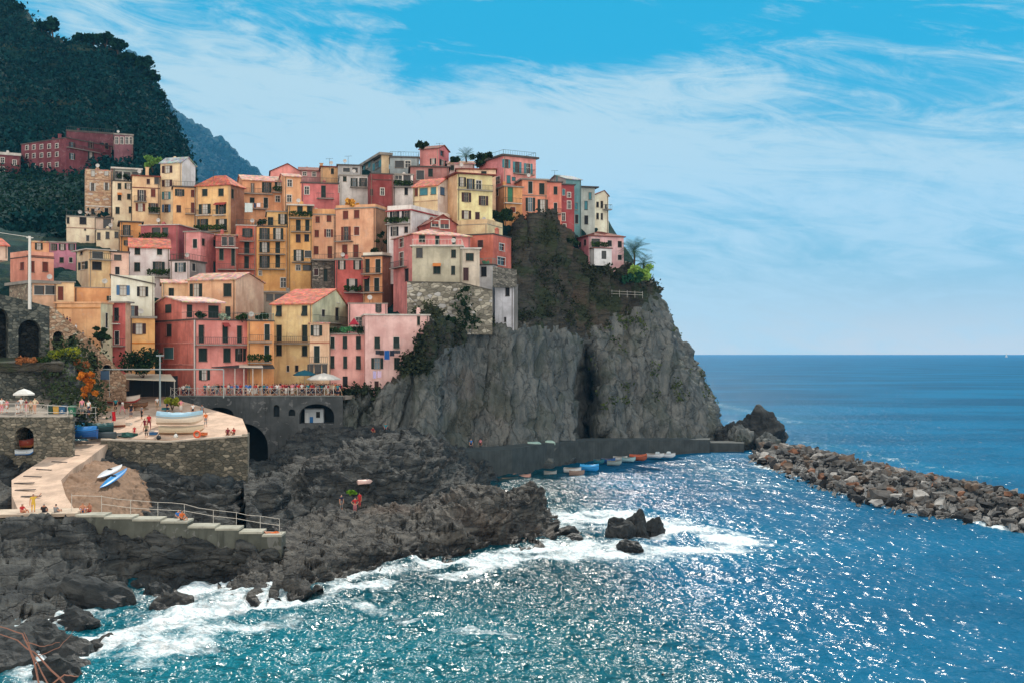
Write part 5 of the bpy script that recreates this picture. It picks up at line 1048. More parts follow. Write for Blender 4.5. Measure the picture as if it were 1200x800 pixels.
# the pink-red gable house over the terrace: lower body and set back upper storey
r_, fcs, dm = house('pink red gable house with a roof terrace and long balcony beside the crowd', (214, 122, 116), 148, 227, 291, 375, 470, xs=181, th=22, scol=(192, 98, 86),
      win=[('d', 233, 381, 239, 402), ('d', 261, 381, 267, 402), ('d', 278, 382, 283.5, 402), ('c', 233, 408, 242.5, 423), ('c', 262, 408, 270, 424), ('o', 275.5, 408, 288, 423), ('o', 233, 432, 246, 445), ('c', 195, 380, 201, 394, 's'), ('c', 192, 407, 203.5, 420, 's', 't')],
      bal=[(228, 291.5, 403.5, 'f', 1.0)], trim=[(402, (222, 150, 140), 's'), (426.5, (222, 150, 140), 's'), (376.5, (222, 150, 140), 's')], roof=FL(mat=SLABD, ov=.15, t=.2, rail=True))
def upper_gable():
    xa, xb, dep, ze, zb = dm; up = MB(); z0 = ze - zb + .2; s = fcs['s']; a1 = s.hit(213, 376)[0]; a0 = 3.2; pk, zp = s.hit(195, 348.5); zp -= zb; zt = s.hit(181, 357)[1] - zb; pk = min(max(pk, a0 + 1), dep - 1)
    L = xb * 0.72
    up.cur = 1; up.poly([(0, a1, z0), (0, dep, z0), (0, dep, zt), (0, pk, zp), (0, a1, zt)]); up.cur = 0
    f2 = Fc(r_.location + Vector((0, 0, 0)) + fcs['s'].a * a1, fcs['f'].a, fcs['f'].i, None)
    up.poly([(0, a1, z0), (L, a1, z0), (L, a1, zt), (0, a1, zt)]); up.poly([(L, a1, z0), (L, dep, z0), (L, dep, zt), (L, pk, zp), (L, a1, zt)]); up.poly([(0, dep, z0), (L, dep, z0), (L, dep, zt), (0, dep, zt)])
    up.build('upper_storey', [plaster((216, 124, 114)), plaster((192, 98, 86))], r_, fix=False)
    rf = MB()
    for y0, y1 in ((a1, pk), (dep, pk)):
        d_, dz_ = y1 - y0, zp - zt; l = math.hypot(d_, dz_); ya, za = y0 - d_ / l * 1.0, zt - dz_ / l * 1.0
        rf.prism([(-.3, ya, za + .03), (-.3, y1, zp + .03), (-.3, y1, zp + .2), (-.3, ya, za + .2)], (L + .8, 0, 0))
    rf.build('gable_roof', tile_mat((206, 176, 160)), r_)
    for (x, y, x2, y2) in ((219, 357, 225, 372), (244, 358, 256, 373), (264, 359, 270, 372)):
        A0, zt2 = f2.hit(x, y); A1, zb2 = f2.hit(x2, y2); w_ = MB(); w_.box(A0, A1, a1 - .06, a1 - .004, max(zb2 - zb, z0), min(zt2 - zb, zt - .1)); w_.build('window', shutter_mat(SHC['g']), r_)
    A0, zt2 = s.hit(201, 356.5); A1, zb2 = s.hit(194, 367); w_ = MB(); w_.box(-.06, -.004, min(A0, A1), max(A0, A1), zb2 - zb, zt2 - zb); w_.build('window', shutter_mat(SHC['g']), r_)
    dp_ = MB(); dp_.tube([(.06, -.14, .5), (.06, -.14, ze - zb)], .11, 6); dp_.build('drain_pipe', plain((196, 186, 180)), r_)
upper_gable()
house('low left wing of the peach house with one shuttered window', (224, 166, 124), 164, 190, 220, 332, 385, win=[('c', 198, 338, 203.5, 347.5)], roof=('gs', 205, 327, TERRAP))
house('peach house with a broad blank gable and pale roof behind the pink red house', (226, 156, 114), 162, 220, 276, 328, 385, xs=309, th=-30, scol=(214, 168, 142), win=[('o', 222.5, 332.5, 237, 348), ('c', 262, 332.5, 271, 347.5)], roof=('gs', 291, 320.5, TERRAP))
house('bright orange house with a glass walled roof terrace', (236, 134, 52), 151.5, 290, 321, 376.5, 465, win=[('d', 310, 380, 316, 399), ('d', 310, 404.5, 315.5, 424)], bal=[(291, 319, 400.5), (290, 318, 424.5, 'f', .9, 1)], roof=FL(mat=SLABD, ov=.1, t=.15, rail=True, rmat=plain((120, 140, 132))))
house('yellow house with a red tiled roof and pale green gable', (220, 178, 116), 156, 318.5, 366, 356.5, 465, xs=408, th=-24, scol=(172, 184, 150),
      win=[('h', 324, 358.5, 330, 370.5), ('h', 354, 358.5, 360, 370), ('d', 324, 381, 330, 402), ('d', 354, 381, 360, 402), ('c', 324, 404, 330, 416.5), ('c', 354, 405, 360, 417), ('c', 336, 428, 339, 435, 'f', 'd'), ('c', 346, 428, 349.5, 435, 'f', 'd'), ('c', 394, 346, 398, 355, 's', 'n'), ('c', 377, 363, 381, 371, 's', 'd'), ('d', 393, 361, 397.5, 376, 's', 'd')], bal=[(319, 366, 402), (366.5, 400, 378, 's', 1.0)], roof=('gs', 393, 339.5, TERRAK), trim=[(401, (190, 150, 110), 'f')])
house('salmon annexe with white curtained window above a dark arched porch', (226, 168, 132), 154, 363, 386, 379, 465, win=[('o', 364, 381, 377.5, 393.5), ('d', 368, 405, 374.5, 425), ('v', 360.5, 427, 367, 437), ('v', 369, 427, 376, 437), ('v', 378, 427, 383, 437)], bal=[(362, 384, 425.5, 'f', 1.1)], trim=[(401.5, (180, 120, 96), 'f')], roof=FL(mat=TERRAP, ov=.15, t=.15))
house('pink house with three columns of green shutters and a plant filled roof terrace', (228, 142, 138), 156, 385, 427, 392, 475, win=[('h', 387.5, 395, 392, 408), ('h', 402, 394.5, 406.5, 408), ('h', 417.5, 394.5, 422.5, 408.5), ('h', 387.5, 417, 391.5, 431), ('h', 402.5, 417.5, 406.5, 431), ('h', 417.5, 417, 422.5, 432), ('d', 402, 441, 407, 453, 'f', 'd')], roof=FL(mat=SLAB, ov=.25, t=.2, rail=True))
house('tall pale pink block with a laundry line and open white window against the rock', (232, 160, 160), 155, 428, 503, 369.5, 475, th=5, win=[('h', 439, 395, 445, 408), ('h', 461, 395, 468, 408), ('o', 435, 419, 449, 432), ('c', 462, 419, 468, 432.5), ('d', 439, 446.5, 443.5, 458, 'f', 'm'), ('c', 489, 371, 492, 381)], roof=FL(mat=SLABW, ov=.2, t=.2))
house('set back pink upper storey with pale parapets behind the pink roof terrace', (226, 150, 152), 163, 408, 454, 356, 405, win=[('o', 440, 355.5, 447, 366), ('v', 431, 372, 438, 383), ('v', 444, 371, 451, 383), ('p', 417, 372, 424, 382)], roof=FL(mat=SLAB, ov=.1, t=.15))
house('corner of a house with an orange tiled roof at the left border', (200, 170, 150), 150, -20, 9, 287, 300, th=14, deep=.5, roof=('gs', 0, 277, TERRAK))

def porch():
    rt, fc, dm_ = VILLA; q = fc['f']; a0 = q.hit(691.5, 300)[0]; a1 = q.hit(712, 300)[0]; z0 = q.hit(700, 310)[1] - dm_[4]; z1 = q.hit(700, 292.5)[1] - dm_[4]
    m = MB(); facade_mesh(m, lambda a, d, z: (a, d - 2.0, z), a0, a1, z0 - .4, z1, [(a0 + (a1 - a0) * .42, z0 + (z1 - z0) * .3, a0 + (a1 - a0) * .70, z0 + (z1 - z0) * .85)]); m.poly([(a0, -2, z0 - .4), (a0, 0, z0 - .4), (a0, 0, z1), (a0, -2, z1)]); m.poly([(a1, -2, z0 - .4), (a1, 0, z0 - .4), (a1, 0, z1), (a1, -2, z1)]); m.poly([(a0, -2, z1), (a1, -2, z1), (a1, 0, z1), (a0, 0, z1)])
    pb = m.build('porch', plaster((236, 222, 222)), rt, fix=False); m = MB(); m.box(a0 - .2, a1 + .2, -2.2, -.004, z1 + .01, z1 + .15); m.build('porch_roof', TERRAD, rt)
    m = MB(); m.box(a0 + (a1 - a0) * .42, a0 + (a1 - a0) * .70, -1.84, -1.8, z0 + (z1 - z0) * .3, z0 + (z1 - z0) * .85); m.build('pane', glass_mat(0), pb)
porch()
# ================================================================== STONEWORK, TERRACES, STEPS
def ip(t, x): return float(np.interp(x, [p[0] for p in t], [p[1] for p in t]))
def arched_wall(name, label, A, B, top, bottom, arches, mat, cat='wall', thick=1.0, back_mat=None, step=0.25, coping=None, group=None):
    a = P(A[0], 412, A[1]); b = P(B[0], 412, B[1]); al = Vector((b.x - a.x, b.y - a.y, 0)); L = al.length; al.normalize(); inn = Vector((-al.y, al.x, 0))
    q = Fc(Vector((a.x, a.y, 0)), al, inn, None)
    def W(s, d, z): return (a.x + al.x * s + inn.x * d, a.y + al.y * s + inn.y * d, z)
    n = int(L / step); S = [L * i / n for i in range(n + 1)]
    def pxof(s): p = a + al * s; return CX + F * p.x / p.y
    def zof(s, py): p = a + al * s; return H - (py - CY) * p.y / F
    arc = []
    for (l, r, pt, pb, dep) in arches:
        s0, s1 = q.hit(l, pt)[0], q.hit(r, pt)[0]; arc.append((s0, s1, zof((s0 + s1) / 2, pt), zof((s0 + s1) / 2, pb), dep))
    S = sorted(set(S) | {x for t in arc for x in t[:2]} | {t[0] + (t[1] - t[0]) * k / 12 for t in arc for k in range(1, 12)}); S = [s for s in S if 0 <= s <= L]
    mb = MB(); mk = MB(); tops = [zof(s, ip(top, pxof(s))) for s in S]; bots = [zof(s, ip(bottom, pxof(s))) for s in S]
    def az_(t, s):
        s0, s1, zt, zb, d = t; u = (2 * s - s0 - s1) / (s1 - s0); r = min((s1 - s0) / 2, (zt - zb) * .6); return zt - r * (1 - math.sqrt(max(0, 1 - u * u)))
    for i in range(len(S) - 1):
        s, e = S[i], S[i + 1]; m_ = (s + e) / 2; hit = [t for t in arc if t[0] < m_ < t[1]]
        segs = [(bots[i], bots[i + 1], tops[i], tops[i + 1])]
        for t in sorted(hit, key=lambda t: t[3]):
            b0, b1, t0, t1 = segs.pop(); zb = t[3]; z0, z1 = az_(t, s), az_(t, e); d = t[4]
            if zb > b0: segs.append((b0, b1, zb, zb)); mb.poly([W(s, 0, zb), W(e, 0, zb), W(e, d, zb), W(s, d, zb)])
            segs.append((z0, z1, t0, t1))
            mb.poly([W(s, 0, z0), W(e, 0, z1), W(e, d, z1), W(s, d, z0)]); mk.poly([W(s, d, max(zb, min(b0, zb))), W(e, d, zb), W(e, d, z1), W(s, d, z0)])
            if abs(s - t[0]) < 1e-6: mb.poly([W(s, 0, zb), W(s, d, zb), W(s, d, z0), W(s, 0, z0)])
            if abs(e - t[1]) < 1e-6: mb.poly([W(e, 0, zb), W(e, d, zb), W(e, d, z1), W(e, 0, z1)])
        for b0, b1, t0, t1 in segs:
            if t0 > b0 or t1 > b1: mb.poly([W(s, 0, b0), W(e, 0, b1), W(e, 0, t1), W(s, 0, t0)])
        mb.poly([W(s, 0, tops[i]), W(e, 0, tops[i + 1]), W(e, thick, tops[i + 1]), W(s, thick, tops[i])])
        mb.poly([W(s, thick, bots[i]), W(e, thick, bots[i + 1]), W(e, thick, tops[i + 1]), W(s, thick, tops[i])]) if not hit else None
    for s, z0, z1 in ((0, bots[0], tops[0]), (L, bots[-1], tops[-1])): mb.poly([W(s, 0, z0), W(s, thick, z0), W(s, thick, z1), W(s, 0, z1)])
    o = mb.build(name, mat, None, fix=False); tag(o, label, cat, group)
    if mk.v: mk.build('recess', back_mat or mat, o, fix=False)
    if coping:
        cm = MB()
        for i in range(len(S) - 1):
            s, e = S[i], S[i + 1]; cm.prism([W(s, -.08, tops[i] + .01), W(s, thick + .05, tops[i] + .01), W(s, thick + .05, tops[i] + .16), W(s, -.08, tops[i] + .16)], Vector(W(e, 0, tops[i + 1])) - Vector(W(s, 0, tops[i])))
        cm.build('coping', coping, o)
    return o, q, W
ST_D = stone_mat((66, 72, 70), (108, 110, 102), 1.9); ST_T = stone_mat((150, 120, 96), (190, 160, 134), 2.0); ST_M = stone_mat((84, 84, 76), (128, 122, 108), 2.1); ST_L = stone_mat((120, 116, 104), (186, 180, 164), 1.3)
DARKREC = stone_mat((26, 29, 30), (44, 46, 45), 2.0)  # recess backs: the shade inside the arches put into the stone colour
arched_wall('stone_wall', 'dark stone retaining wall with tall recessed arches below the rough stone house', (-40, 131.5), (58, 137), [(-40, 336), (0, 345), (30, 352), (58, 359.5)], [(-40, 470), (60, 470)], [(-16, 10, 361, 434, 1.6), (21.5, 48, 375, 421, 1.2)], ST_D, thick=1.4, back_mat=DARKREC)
arched_wall('stairway_wall', 'tan stone parapet wall of a descending stairway with small arches', (58.1, 137.005), (148, 142.5), [(58, 359), (64, 361), (100, 394), (148, 441)], [(58, 470), (148, 470)], [(62, 75, 388, 424, .9), (80, 88.5, 393, 424, .9), (103, 115, 415, 434, .9), (120, 131, 427, 438, .9)], ST_T, thick=.5, back_mat=DARKREC)
arched_wall('stone_wall', 'plain dark lower stone wall behind the promenade and white parasol', (-40, 125.5), (74, 129), [(-40, 424), (0, 427), (74, 427.5)], [(-40, 500), (74, 500)], [], ST_D, thick=.6)
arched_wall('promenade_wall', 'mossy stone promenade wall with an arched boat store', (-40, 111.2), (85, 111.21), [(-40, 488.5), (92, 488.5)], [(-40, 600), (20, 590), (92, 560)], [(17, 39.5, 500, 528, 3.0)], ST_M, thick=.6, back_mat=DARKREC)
arched_wall('promenade_wall', 'short mossy return wall at the end of the promenade', (85.1, 111.3), (87.9, 119.5), [(85, 488.6), (88, 479)], [(85, 560), (103, 540)], [], ST_M, thick=.5)
arched_wall('bastion_wall', 'squat stone bastion wall carrying the boat landing', (118, 118.6), (290, 120.3), [(118, 516), (195, 518.5), (290, 511)], [(118, 640), (290, 640)], [], ST_M, thick=.7, coping=CONCP)
arched_wall('bastion_wall', 'shaded return wall of the bastion towards the cove', (290.2, 120.4), (292.5, 139), [(288, 511), (300, 498)], [(280, 650), (300, 640)], [], ST_M, thick=.6)
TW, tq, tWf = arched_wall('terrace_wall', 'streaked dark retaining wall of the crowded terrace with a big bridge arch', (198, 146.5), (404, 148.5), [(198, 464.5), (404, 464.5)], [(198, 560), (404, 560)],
    [(239, 274, 477, 492, 2.5), (256, 314, 496, 552, 5.0), (320.5, 327.5, 474, 488, .5), (345, 356, 479, 487, .5), (350.5, 391.5, 473, 496, 3.0)][:3] + [(338, 346, 479, 487, .5), (350.5, 391.5, 473, 496, 3.0)], plaster((60, 71, 76), 1.5), thick=.6, back_mat=concrete((40, 48, 52)), coping=concrete((120, 126, 124)))  # recess backs darker, their shade put into the concrete colour
arched_wall('stone_wall', 'blotchy pale stone base wall under the grey green house', (477, 171.3), (577, 172.2), [(477, 331), (540, 332), (577, 341)], [(477, 392), (577, 392)], [], ST_L, thick=.8, coping=concrete((96, 92, 84)))
arched_wall('stone_wall', 'small grey stone terrace wall above the pale blue house', (577.3, 175.2), (605.5, 175.2), [(577, 312), (605, 316)], [(577, 337), (606, 337)], [], stone_mat((88, 88, 84), (130, 128, 120), 2.0), thick=.5)
# ground surfaces between them
def patch(name, rows, mat, skirt=6.0, kind='structure'):
    """rows: (py, Y, pxl, pxr) from near to far: a paved surface with skirts"""
    mb = MB(); N = 10; g = [[P(l + (r - l) * k / N, py, Y) for k in range(N + 1)] for py, Y, l, r in rows]
    for i in range(len(g) - 1):
        for k in range(N): mb.poly([g[i][k], g[i][k + 1], g[i + 1][k + 1], g[i + 1][k]])
    dn = lambda p: (p.x, p.y, p.z - skirt)
    edge = g[0][:] + [r[-1] for r in g[1:]] ; edge2 = [r[0] for r in g]
    for e in (edge, edge2):
        for p, q in zip(e[:-1], e[1:]): mb.poly([p, q, dn(q), dn(p)])
    return tag(mb.build(name, mat, fix=False), kind=kind)
PAVE = concrete((206, 178, 156)); PAVET = concrete((190, 150, 118))
ramp = patch('ramp', [(599, 91.5, 22, 89), (580, 96, 14, 77), (562, 101, 13.5, 71.5), (548, 105.5, 35, 86), (540, 109, 48, 99), (530, 113.5, 63, 112), (521, 118, 79, 124), (516, 120.5, 88, 132)], PAVE)
for i, (x0, x1, y) in enumerate(((77, 93, 533), (60, 78, 541), (42, 60, 550), (27, 48, 558), (16, 39.5, 566.5), (17, 41, 574.5), (24, 48, 582))):
    Yv = float(np.interp(y, [521, 530, 540, 548, 562, 580, 599], [118, 113.5, 109, 105.5, 101, 96, 91.5])); s = MB(); a, b = P(x0, y, Yv), P(x1, y + (1 if i < 4 else -.5), Yv - .3); s.prism([a + Vector((0, 0, .01)), a + Vector((0, .22, .04)), a + Vector((0, .22, .09)), a + Vector((0, 0, .06))], b - a); s.build('timber_strip', plain((70, 62, 58), .9), ramp)
GS = [(72, [(604, 91.5), (590, 95), (575, 99), (560, 104), (548, 109), (542, 112)]), (100, [(606, 91.3), (592, 94), (576, 98.5), (560, 103.5), (548, 108.5), (541, 112)]), (128, [(610, 91.5), (596, 94.5), (580, 98.5), (563, 104), (549, 109.5), (541, 113)]), (145, [(622, 91.8), (606, 96), (590, 100.5), (572, 106), (556, 111), (546, 114)]), (180, [(640, 100), (614, 108), (596, 112), (578, 115), (564, 117), (554, 119)])]
relief(GS, 1.0, .25, rockdisp(.22, .15, .1, .12, .4), 'gravel_slope', concrete((140, 112, 90)), back=False)
plaza = patch('plaza', [(514.2, 121.3, 119, 290), (505, 124.5, 104, 290), (490, 133, 108, 284), (476, 142, 118, 236), (468, 146, 112, 206), (462, 152, 100, 215)], PAVE)
patch('promenade', [(488.3, 111.75, -40, 84.5), (485, 113.6, -40, 85.3), (479, 118.4, -40, 87.3), (478, 119.6, -40, 108), (468, 128, -40, 99)], concrete((150, 140, 128)), .3)
tz = 12.5
def terr():
    mb = MB(); a, b = atZ(190, 464.5, tz), atZ(420, 464.5, tz); a = P(196, 412, 147.1); b = P(404, 412, 149.1)
    pts = [(a.x, a.y, tz), (b.x, b.y, tz), (b.x + 3, b.y + 14, tz), (a.x, a.y + 14, tz)]; mb.prism(pts, (0, 0, -.5)); return tag(mb.build('terrace', concrete((150, 140, 130))), kind='structure')
terr()
ledge = patch('ledge', [(425, 126.2, -40, 74), (421, 131, -40, 78), (418, 136, -40, 80)], rock_mat('scrub'), 1.0)
IVY = [(64, [(496, 117), (480, 121), (455, 127), (432, 129.5), (424, 131), (418, 134), (414, 138)]), (78, [(498, 117), (480, 121), (450, 126.5), (428, 129), (420, 131), (412, 134), (408, 138)]), (95, [(496, 118), (480, 122), (455, 128), (435, 131), (425, 134), (418, 136), (414, 139)]), (104, [(494, 121), (482, 125), (468, 131), (455, 135), (446, 137), (440, 138.5), (436, 141)]), (109, [(490, 126), (482, 129), (474, 134), (466, 138), (460, 139.5), (455, 141), (452, 143)])]
ivo, iV, iN = relief(IVY, 1.5, .5, rockdisp(.5, .5, .3, .2, .6), 'bank', rock_mat('dark'))
leafy(iV, iN, 5200, .24, leaf_mat((34, 48, 34), (62, 72, 48)), 'bank_creeper', 31, up=.5)
def bush(name, label, px, py, Y, rx, h, mat, seed, leaf=.2, group=None, cat='bush', n=9, per=90):
    g = random.Random(seed); base = P(px, py, Y); root = empty(name, base); tag(root, label, cat, group); st = MB(); cs = []; rs = []
    for k in range(n):
        c = Vector((g.uniform(-1, 1) * rx * .75, g.uniform(-1, 1) * rx * .6, h * g.uniform(.3, .85))); cs.append(c); rs.append(min(rx, h) * g.uniform(.3, .5))
        if k < 5: st.tube([(0, 0, -.3), c * .5, c], .05, 4, .02)
    st.build('stems', BARK, root); link('leaves', cards(clump_points(cs, rs, per, seed), leaf, seed), mat, root); return root
OR = leaf_mat((150, 78, 30), (206, 128, 44)); YG = leaf_mat((90, 110, 34), (150, 150, 50)); RUST = leaf_mat((110, 70, 46), (160, 106, 66))
bush('bush', 'orange leaved bush trailing down the bank beside the promenade railing', 103, 478, 122.5, .9, 4.6, OR, 1, n=12)
bush('bush', 'yellow green bush spilling under the small arches of the stairway', 76, 427, 131, 1.6, 2.2, YG, 2, n=12)
bush('bush', 'rusty leaved shrub hanging below the yellow green bush', 96, 442, 131, 1.0, 2.2, RUST, 3)
bush('bush', 'low rust coloured plants on the ledge under the tall recessed arch', 34, 427, 127, 1.6, .8, RUST, 4)
bush('bush', 'low green plants on the ledge between the two tall arches', 50, 427, 127.5, 1.0, .7, LEAF, 5)
bush('bush', 'yellow flowering bush on the boat landing in front of the crowd', 202, 478, 138, .9, 1.4, YG, 6)
bush('bush', 'dark green hedge in front of the small bright orange house', 168, 440, 144.5, 3.0, 3.4, LEAFD, 7, n=20, cat='hedge')
bush('bush', 'dense dark green shrub at the foot of the tan terrace block', 120, 405, 141, .95, 2.6, LEAFD, 8, n=12)
# ---- stone steps to the sea
def steps():
    root = empty('stone_steps', P(205, 615, 88.6)); tag(root, 'pale concrete steps descending along the shore towards the ledge', 'steps'); o = root.location
    top = [(603, 88, 122), (605.3, 122, 155), (607.8, 155, 188), (610.3, 188, 220), (616, 220, 252), (618.6, 252, 280), (622.6, 280, 307), (626.2, 307, 330)]
    Yf = 88.6; m = concrete((172, 170, 156)); wm = plaster((70, 80, 74), 1.4)
    lb = MB(); a, b = P(-30, 603, Yf), P(88, 601, Yf); lb.prism([(a.x - o.x, -.02, a.z - o.z), (b.x - o.x, -.02, b.z - o.z), (b.x - o.x, 3.2, b.z - o.z), (a.x - o.x, 3.2, a.z - o.z)], (0, 0, -.25)); lb.build('landing', concrete((196, 178, 158)), root)
    for i, (py, l, r) in enumerate(top):
        a, b = P(l, py, Yf), P(r, py - 2, Yf); s = MB(); s.box(a.x - o.x, b.x - o.x - .003, -.05, 1.7, a.z - o.z - .16, a.z - o.z); s.build('step', m, root)
        s = MB(); s.box(a.x - o.x, b.x - o.x - .003, 0, 1.6, -4.5, a.z - o.z - .163); s.build('riser_wall', wm, root)
    s = MB(); a = P(-30, 603, Yf); b = P(88, 601, Yf); s.box(a.x - o.x, b.x - o.x - .003, .003, 3.1, -4.0, a.z - o.z - .3); s.build('landing_wall', wm, root)
steps()
STEEL = plain((196, 192, 184), .35, .3); POST = plain((170, 168, 162), .5)
def rail_thing(name, label, posts, rails, Yv, cat='railing', pr=.03, rr=.022, mat=STEEL, group=None, brace=False):
    """posts: (px, py_top, py_bottom); rails: lists of (px, py)"""
    Yfn = Yv if callable(Yv) else (lambda px: Yv)
    o0 = P(posts[0][0], posts[0][2], Yfn(posts[0][0])); root = empty(name, o0); tag(root, label, cat, group)
    for px, pt, pb in posts: m = MB(); m.tube([P(px, pb, Yfn(px)) - o0 - Vector((0, 0, .05)), P(px, pt, Yfn(px)) - o0], pr, 6); m.build('post', mat, root)
    for r in rails: m = MB(); m.tube([P(a, b, Yfn(a)) - o0 for a, b in r], rr, 5); m.build('rail', mat, root)
    if brace:
        m = MB()
        for (a, t0, b0), (b, t1, b1) in zip(posts[:-1], posts[1:]):
            m.tube([P(a, b0 - 1, Yfn(a)) - o0, P(b, t1 + 1.5, Yfn(b)) - o0], .022, 4); m.tube([P(a, t0 + 1.5, Yfn(a)) - o0, P(b, b1 - 1, Yfn(b)) - o0], .022, 4)
        m.build('cross_bracing', mat, root)
    return root
rail_thing('handrail', 'two wire handrail on thin posts along the concrete shore steps', [(84, 578, 600), (119, 580, 601), (153, 585, 604), (185, 588, 606), (216, 590, 612), (250, 597, 615), (277, 600, 618), (305, 604, 622), (327.5, 607, 625)],
   [[(84, 580), (102, 580.5), (119, 581), (136, 584), (153, 585.5), (185, 588), (200, 588.5), (216, 590), (232, 594.5), (250, 597), (277, 600), (290, 603), (305, 604), (327.5, 607.5)], [(119, 590), (153, 594.5), (185, 596.5), (216, 598), (250, 604), (277, 607), (305, 612), (327.5, 615)]], 90.1, rr=.022, pr=.024)
rail_thing('promenade_railing', 'white post railing along the promenade above the arched boat store', [(-6, 472, 489), (18, 472.5, 489), (31, 473, 489), (56, 474.5, 489), (79, 476, 490), (101, 477, 491), (112, 477, 491)],
   [[(-20, 472), (40, 473), (79, 476), (113, 477)], [(-20, 481), (79, 483), (113, 484)]], lambda px: 112.3 if px < 80 else 119.8, rr=.03)
px_posts = [200 + 10.6 * k for k in range(19)]
rail_thing('terrace_railing', 'cross braced white post railing in front of the tightly packed crowd', [(x, 453, 465) for x in px_posts], [[(x, 454.5) for x in px_posts[::3]], [(x, 463.5) for x in px_posts[::3]]], lambda px: 147 + (px - 198) * .0097, brace=True, pr=.045)
rail_thing('cliff_fence', 'thin pale fence along the ledge below the pink villa', [(690 + 9 * k, 338 + .5 * k, 346 + .5 * k) for k in range(8)], [[(690, 340), (753, 343)], [(690, 343), (753, 346)]], 214.5, cat='fence', rr=.03)
# ---- awnings, pergola, parasols, poles
def slab_roof(name, label, front, back, posts, mat, Yf, Yb, pm, cat, panel=None):
    """front/back: two (px, py) each"""
    a, b = P(*front[0], Yf), P(*front[1], Yf); c, d = P(*back[1], Yb), P(*back[0], Yb); root = empty(name, a); tag(root, label, cat)
    m = MB(); m.prism([p - a for p in (a, b, c, d)], (0, 0, .1)); m.build('canopy', mat, root)
    if panel:
        f0, f1 = panel; m = MB(); A = a.lerp(b, f0); B = a.lerp(b, f1); Cc = d.lerp(c, f1); Dd = d.lerp(c, f0); m.prism([p - a + Vector((0, 0, .11)) for p in (A, B, B.lerp(Cc, .8), A.lerp(Dd, .8))], (0, 0, .05)); m.build('panel', plain((216, 200, 184), .6), root)
    for px, pb in posts:
        f = (px - front[0][0]) / (front[1][0] - front[0][0]); t = a.lerp(b, f) + Vector((0, .15, 0)); m = MB(); zb = P(px, pb, Yf).z; m.tube([(t.x - a.x, t.y - a.y, zb - a.z), (t.x - a.x, t.y - a.y, t.z - a.z)], .07, 6); m.build('post', pm, root)
    return root
slab_roof('awning', 'cream canvas awning over the dark shade sheet below the orange house', [(137, 444), (206, 446.5)], [(128, 437.5), (200, 439)], [(139, 466), (204, 466)], plain((204, 194, 174), .8), 142.5, 149, POST, 'awning')
slab_roof('terrace_pergola', 'dark flat pergola with white posts and a pale roof panel beside the pink red house', [(246, 430.5), (322, 432)], [(250, 424.5), (318, 425)], [(275, 462), (285.5, 462), (296, 462), (307, 462)], plain((58, 60, 62), .7), 149.5, 154.5, plain((206, 198, 188)), 'pergola', (.45, .82))
def shade_wall(name, label, x0, x1, y0, y1, Y, mat, cat, bars=6):
    a = P(x0, y1, Y); b = P(x1, y0, Y); root = empty(name, a); tag(root, label, cat); m = MB(); m.box(0, b.x - a.x, .03, .2, 0, b.z - a.z); m.build('dark_sheet', mat, root)
    m = MB()
    for k in range(bars + 1): x = (b.x - a.x - .08) * k / bars; m.box(x, x + .08, -.03, .027, 0, b.z - a.z)
    m.build('sheet_bars', plain((46, 50, 54)), root)
shade_wall('shade_sheet', 'dark sheet added for the restaurant shade under the cream awning', 124, 208, 440, 470, 149.4, glass_mat(1), 'shade sheet')  # added: the dark inside of the restaurant is only shade
shade_wall('shade_sheet', 'dark sheet added for the shade under the flat pergola', 248, 318, 428, 462, 153.9, glass_mat(1), 'shade sheet')  # added like the restaurant one, for shade under the pergola
def parasol(label, px, pt, pe, Y, rpx, col, pyfoot):
    s = Y / F; top = P(px, pt, Y); r = rpx * s; h = (pe - pt) * s; zf = P(px, pyfoot, Y).z; root = empty('parasol', (top.x, top.y, zf)); tag(root, label, 'parasol'); z = top.z - zf
    m = MB(); k = 8
    ring = [(r * math.cos(6.2832 * i / k), r * math.sin(6.2832 * i / k)) for i in range(k)]
    for i in range(k):
        (x0, y0), (x1, y1) = ring[i], ring[(i + 1) % k]; m.poly([(0, 0, z), (x0 * .55, y0 * .55, z - h * .38), (x1 * .55, y1 * .55, z - h * .38)]); m.poly([(x0 * .55, y0 * .55, z - h * .38), (x0, y0, z - h), (x1, y1, z - h), (x1 * .55, y1 * .55, z - h * .38)])
        m.poly([(x0, y0, z - h), (x0, y0, z - h - .14), (x1, y1, z - h - .14), (x1, y1, z - h)])
    m.build('canopy', plain(col, .8), root, fix=False); m = MB(); m.tube([(0, 0, 0), (0, 0, z + .06)], .03, 6); m.build('pole', POST, root)
    m = MB(); m.lathe([(0.0, 0), (.3, 0), (.3, .08), (.05, .1), (0, .1)], 10); m.build('foot', plain((80, 80, 80)), root)
parasol('white parasol on the promenade in front of the dark stone wall', 28, 455, 461, 116.5, 12.5, (214, 212, 206), 487)
parasol('large off white parasol on the terrace by the pink house with green shutters', 379.5, 436.5, 443.5, 150.5, 20, (208, 204, 196), 464)
parasol('dark teal parasol on the terrace behind the off white parasol', 357, 433, 438.5, 153, 13.5, (20, 86, 104), 463)
def pole(name, label, px, pt, pb, Y, r, cat, arms=(), mat=None, extra=None):
    a = P(px, pb, Y); t = P(px, pt, Y); root = empty(name, a); tag(root, label, cat); m = MB(); m.tube([(0, 0, -.6), (0, 0, t.z - a.z)], r, 8, r * .75); m.build('shaft', mat or POST, root)
    for (x0, y0, x1, y1, rr, nm) in arms: m = MB(); m.tube([P(x0, y0, Y) - a, P((x0 + x1) / 2, (y0 + y1) / 2 + (1 if nm == 'wire' else 0), Y) - a, P(x1, y1, Y) - a], rr, 5); m.build(nm, mat or POST, root)
    if extra: extra(root, a)
    return root
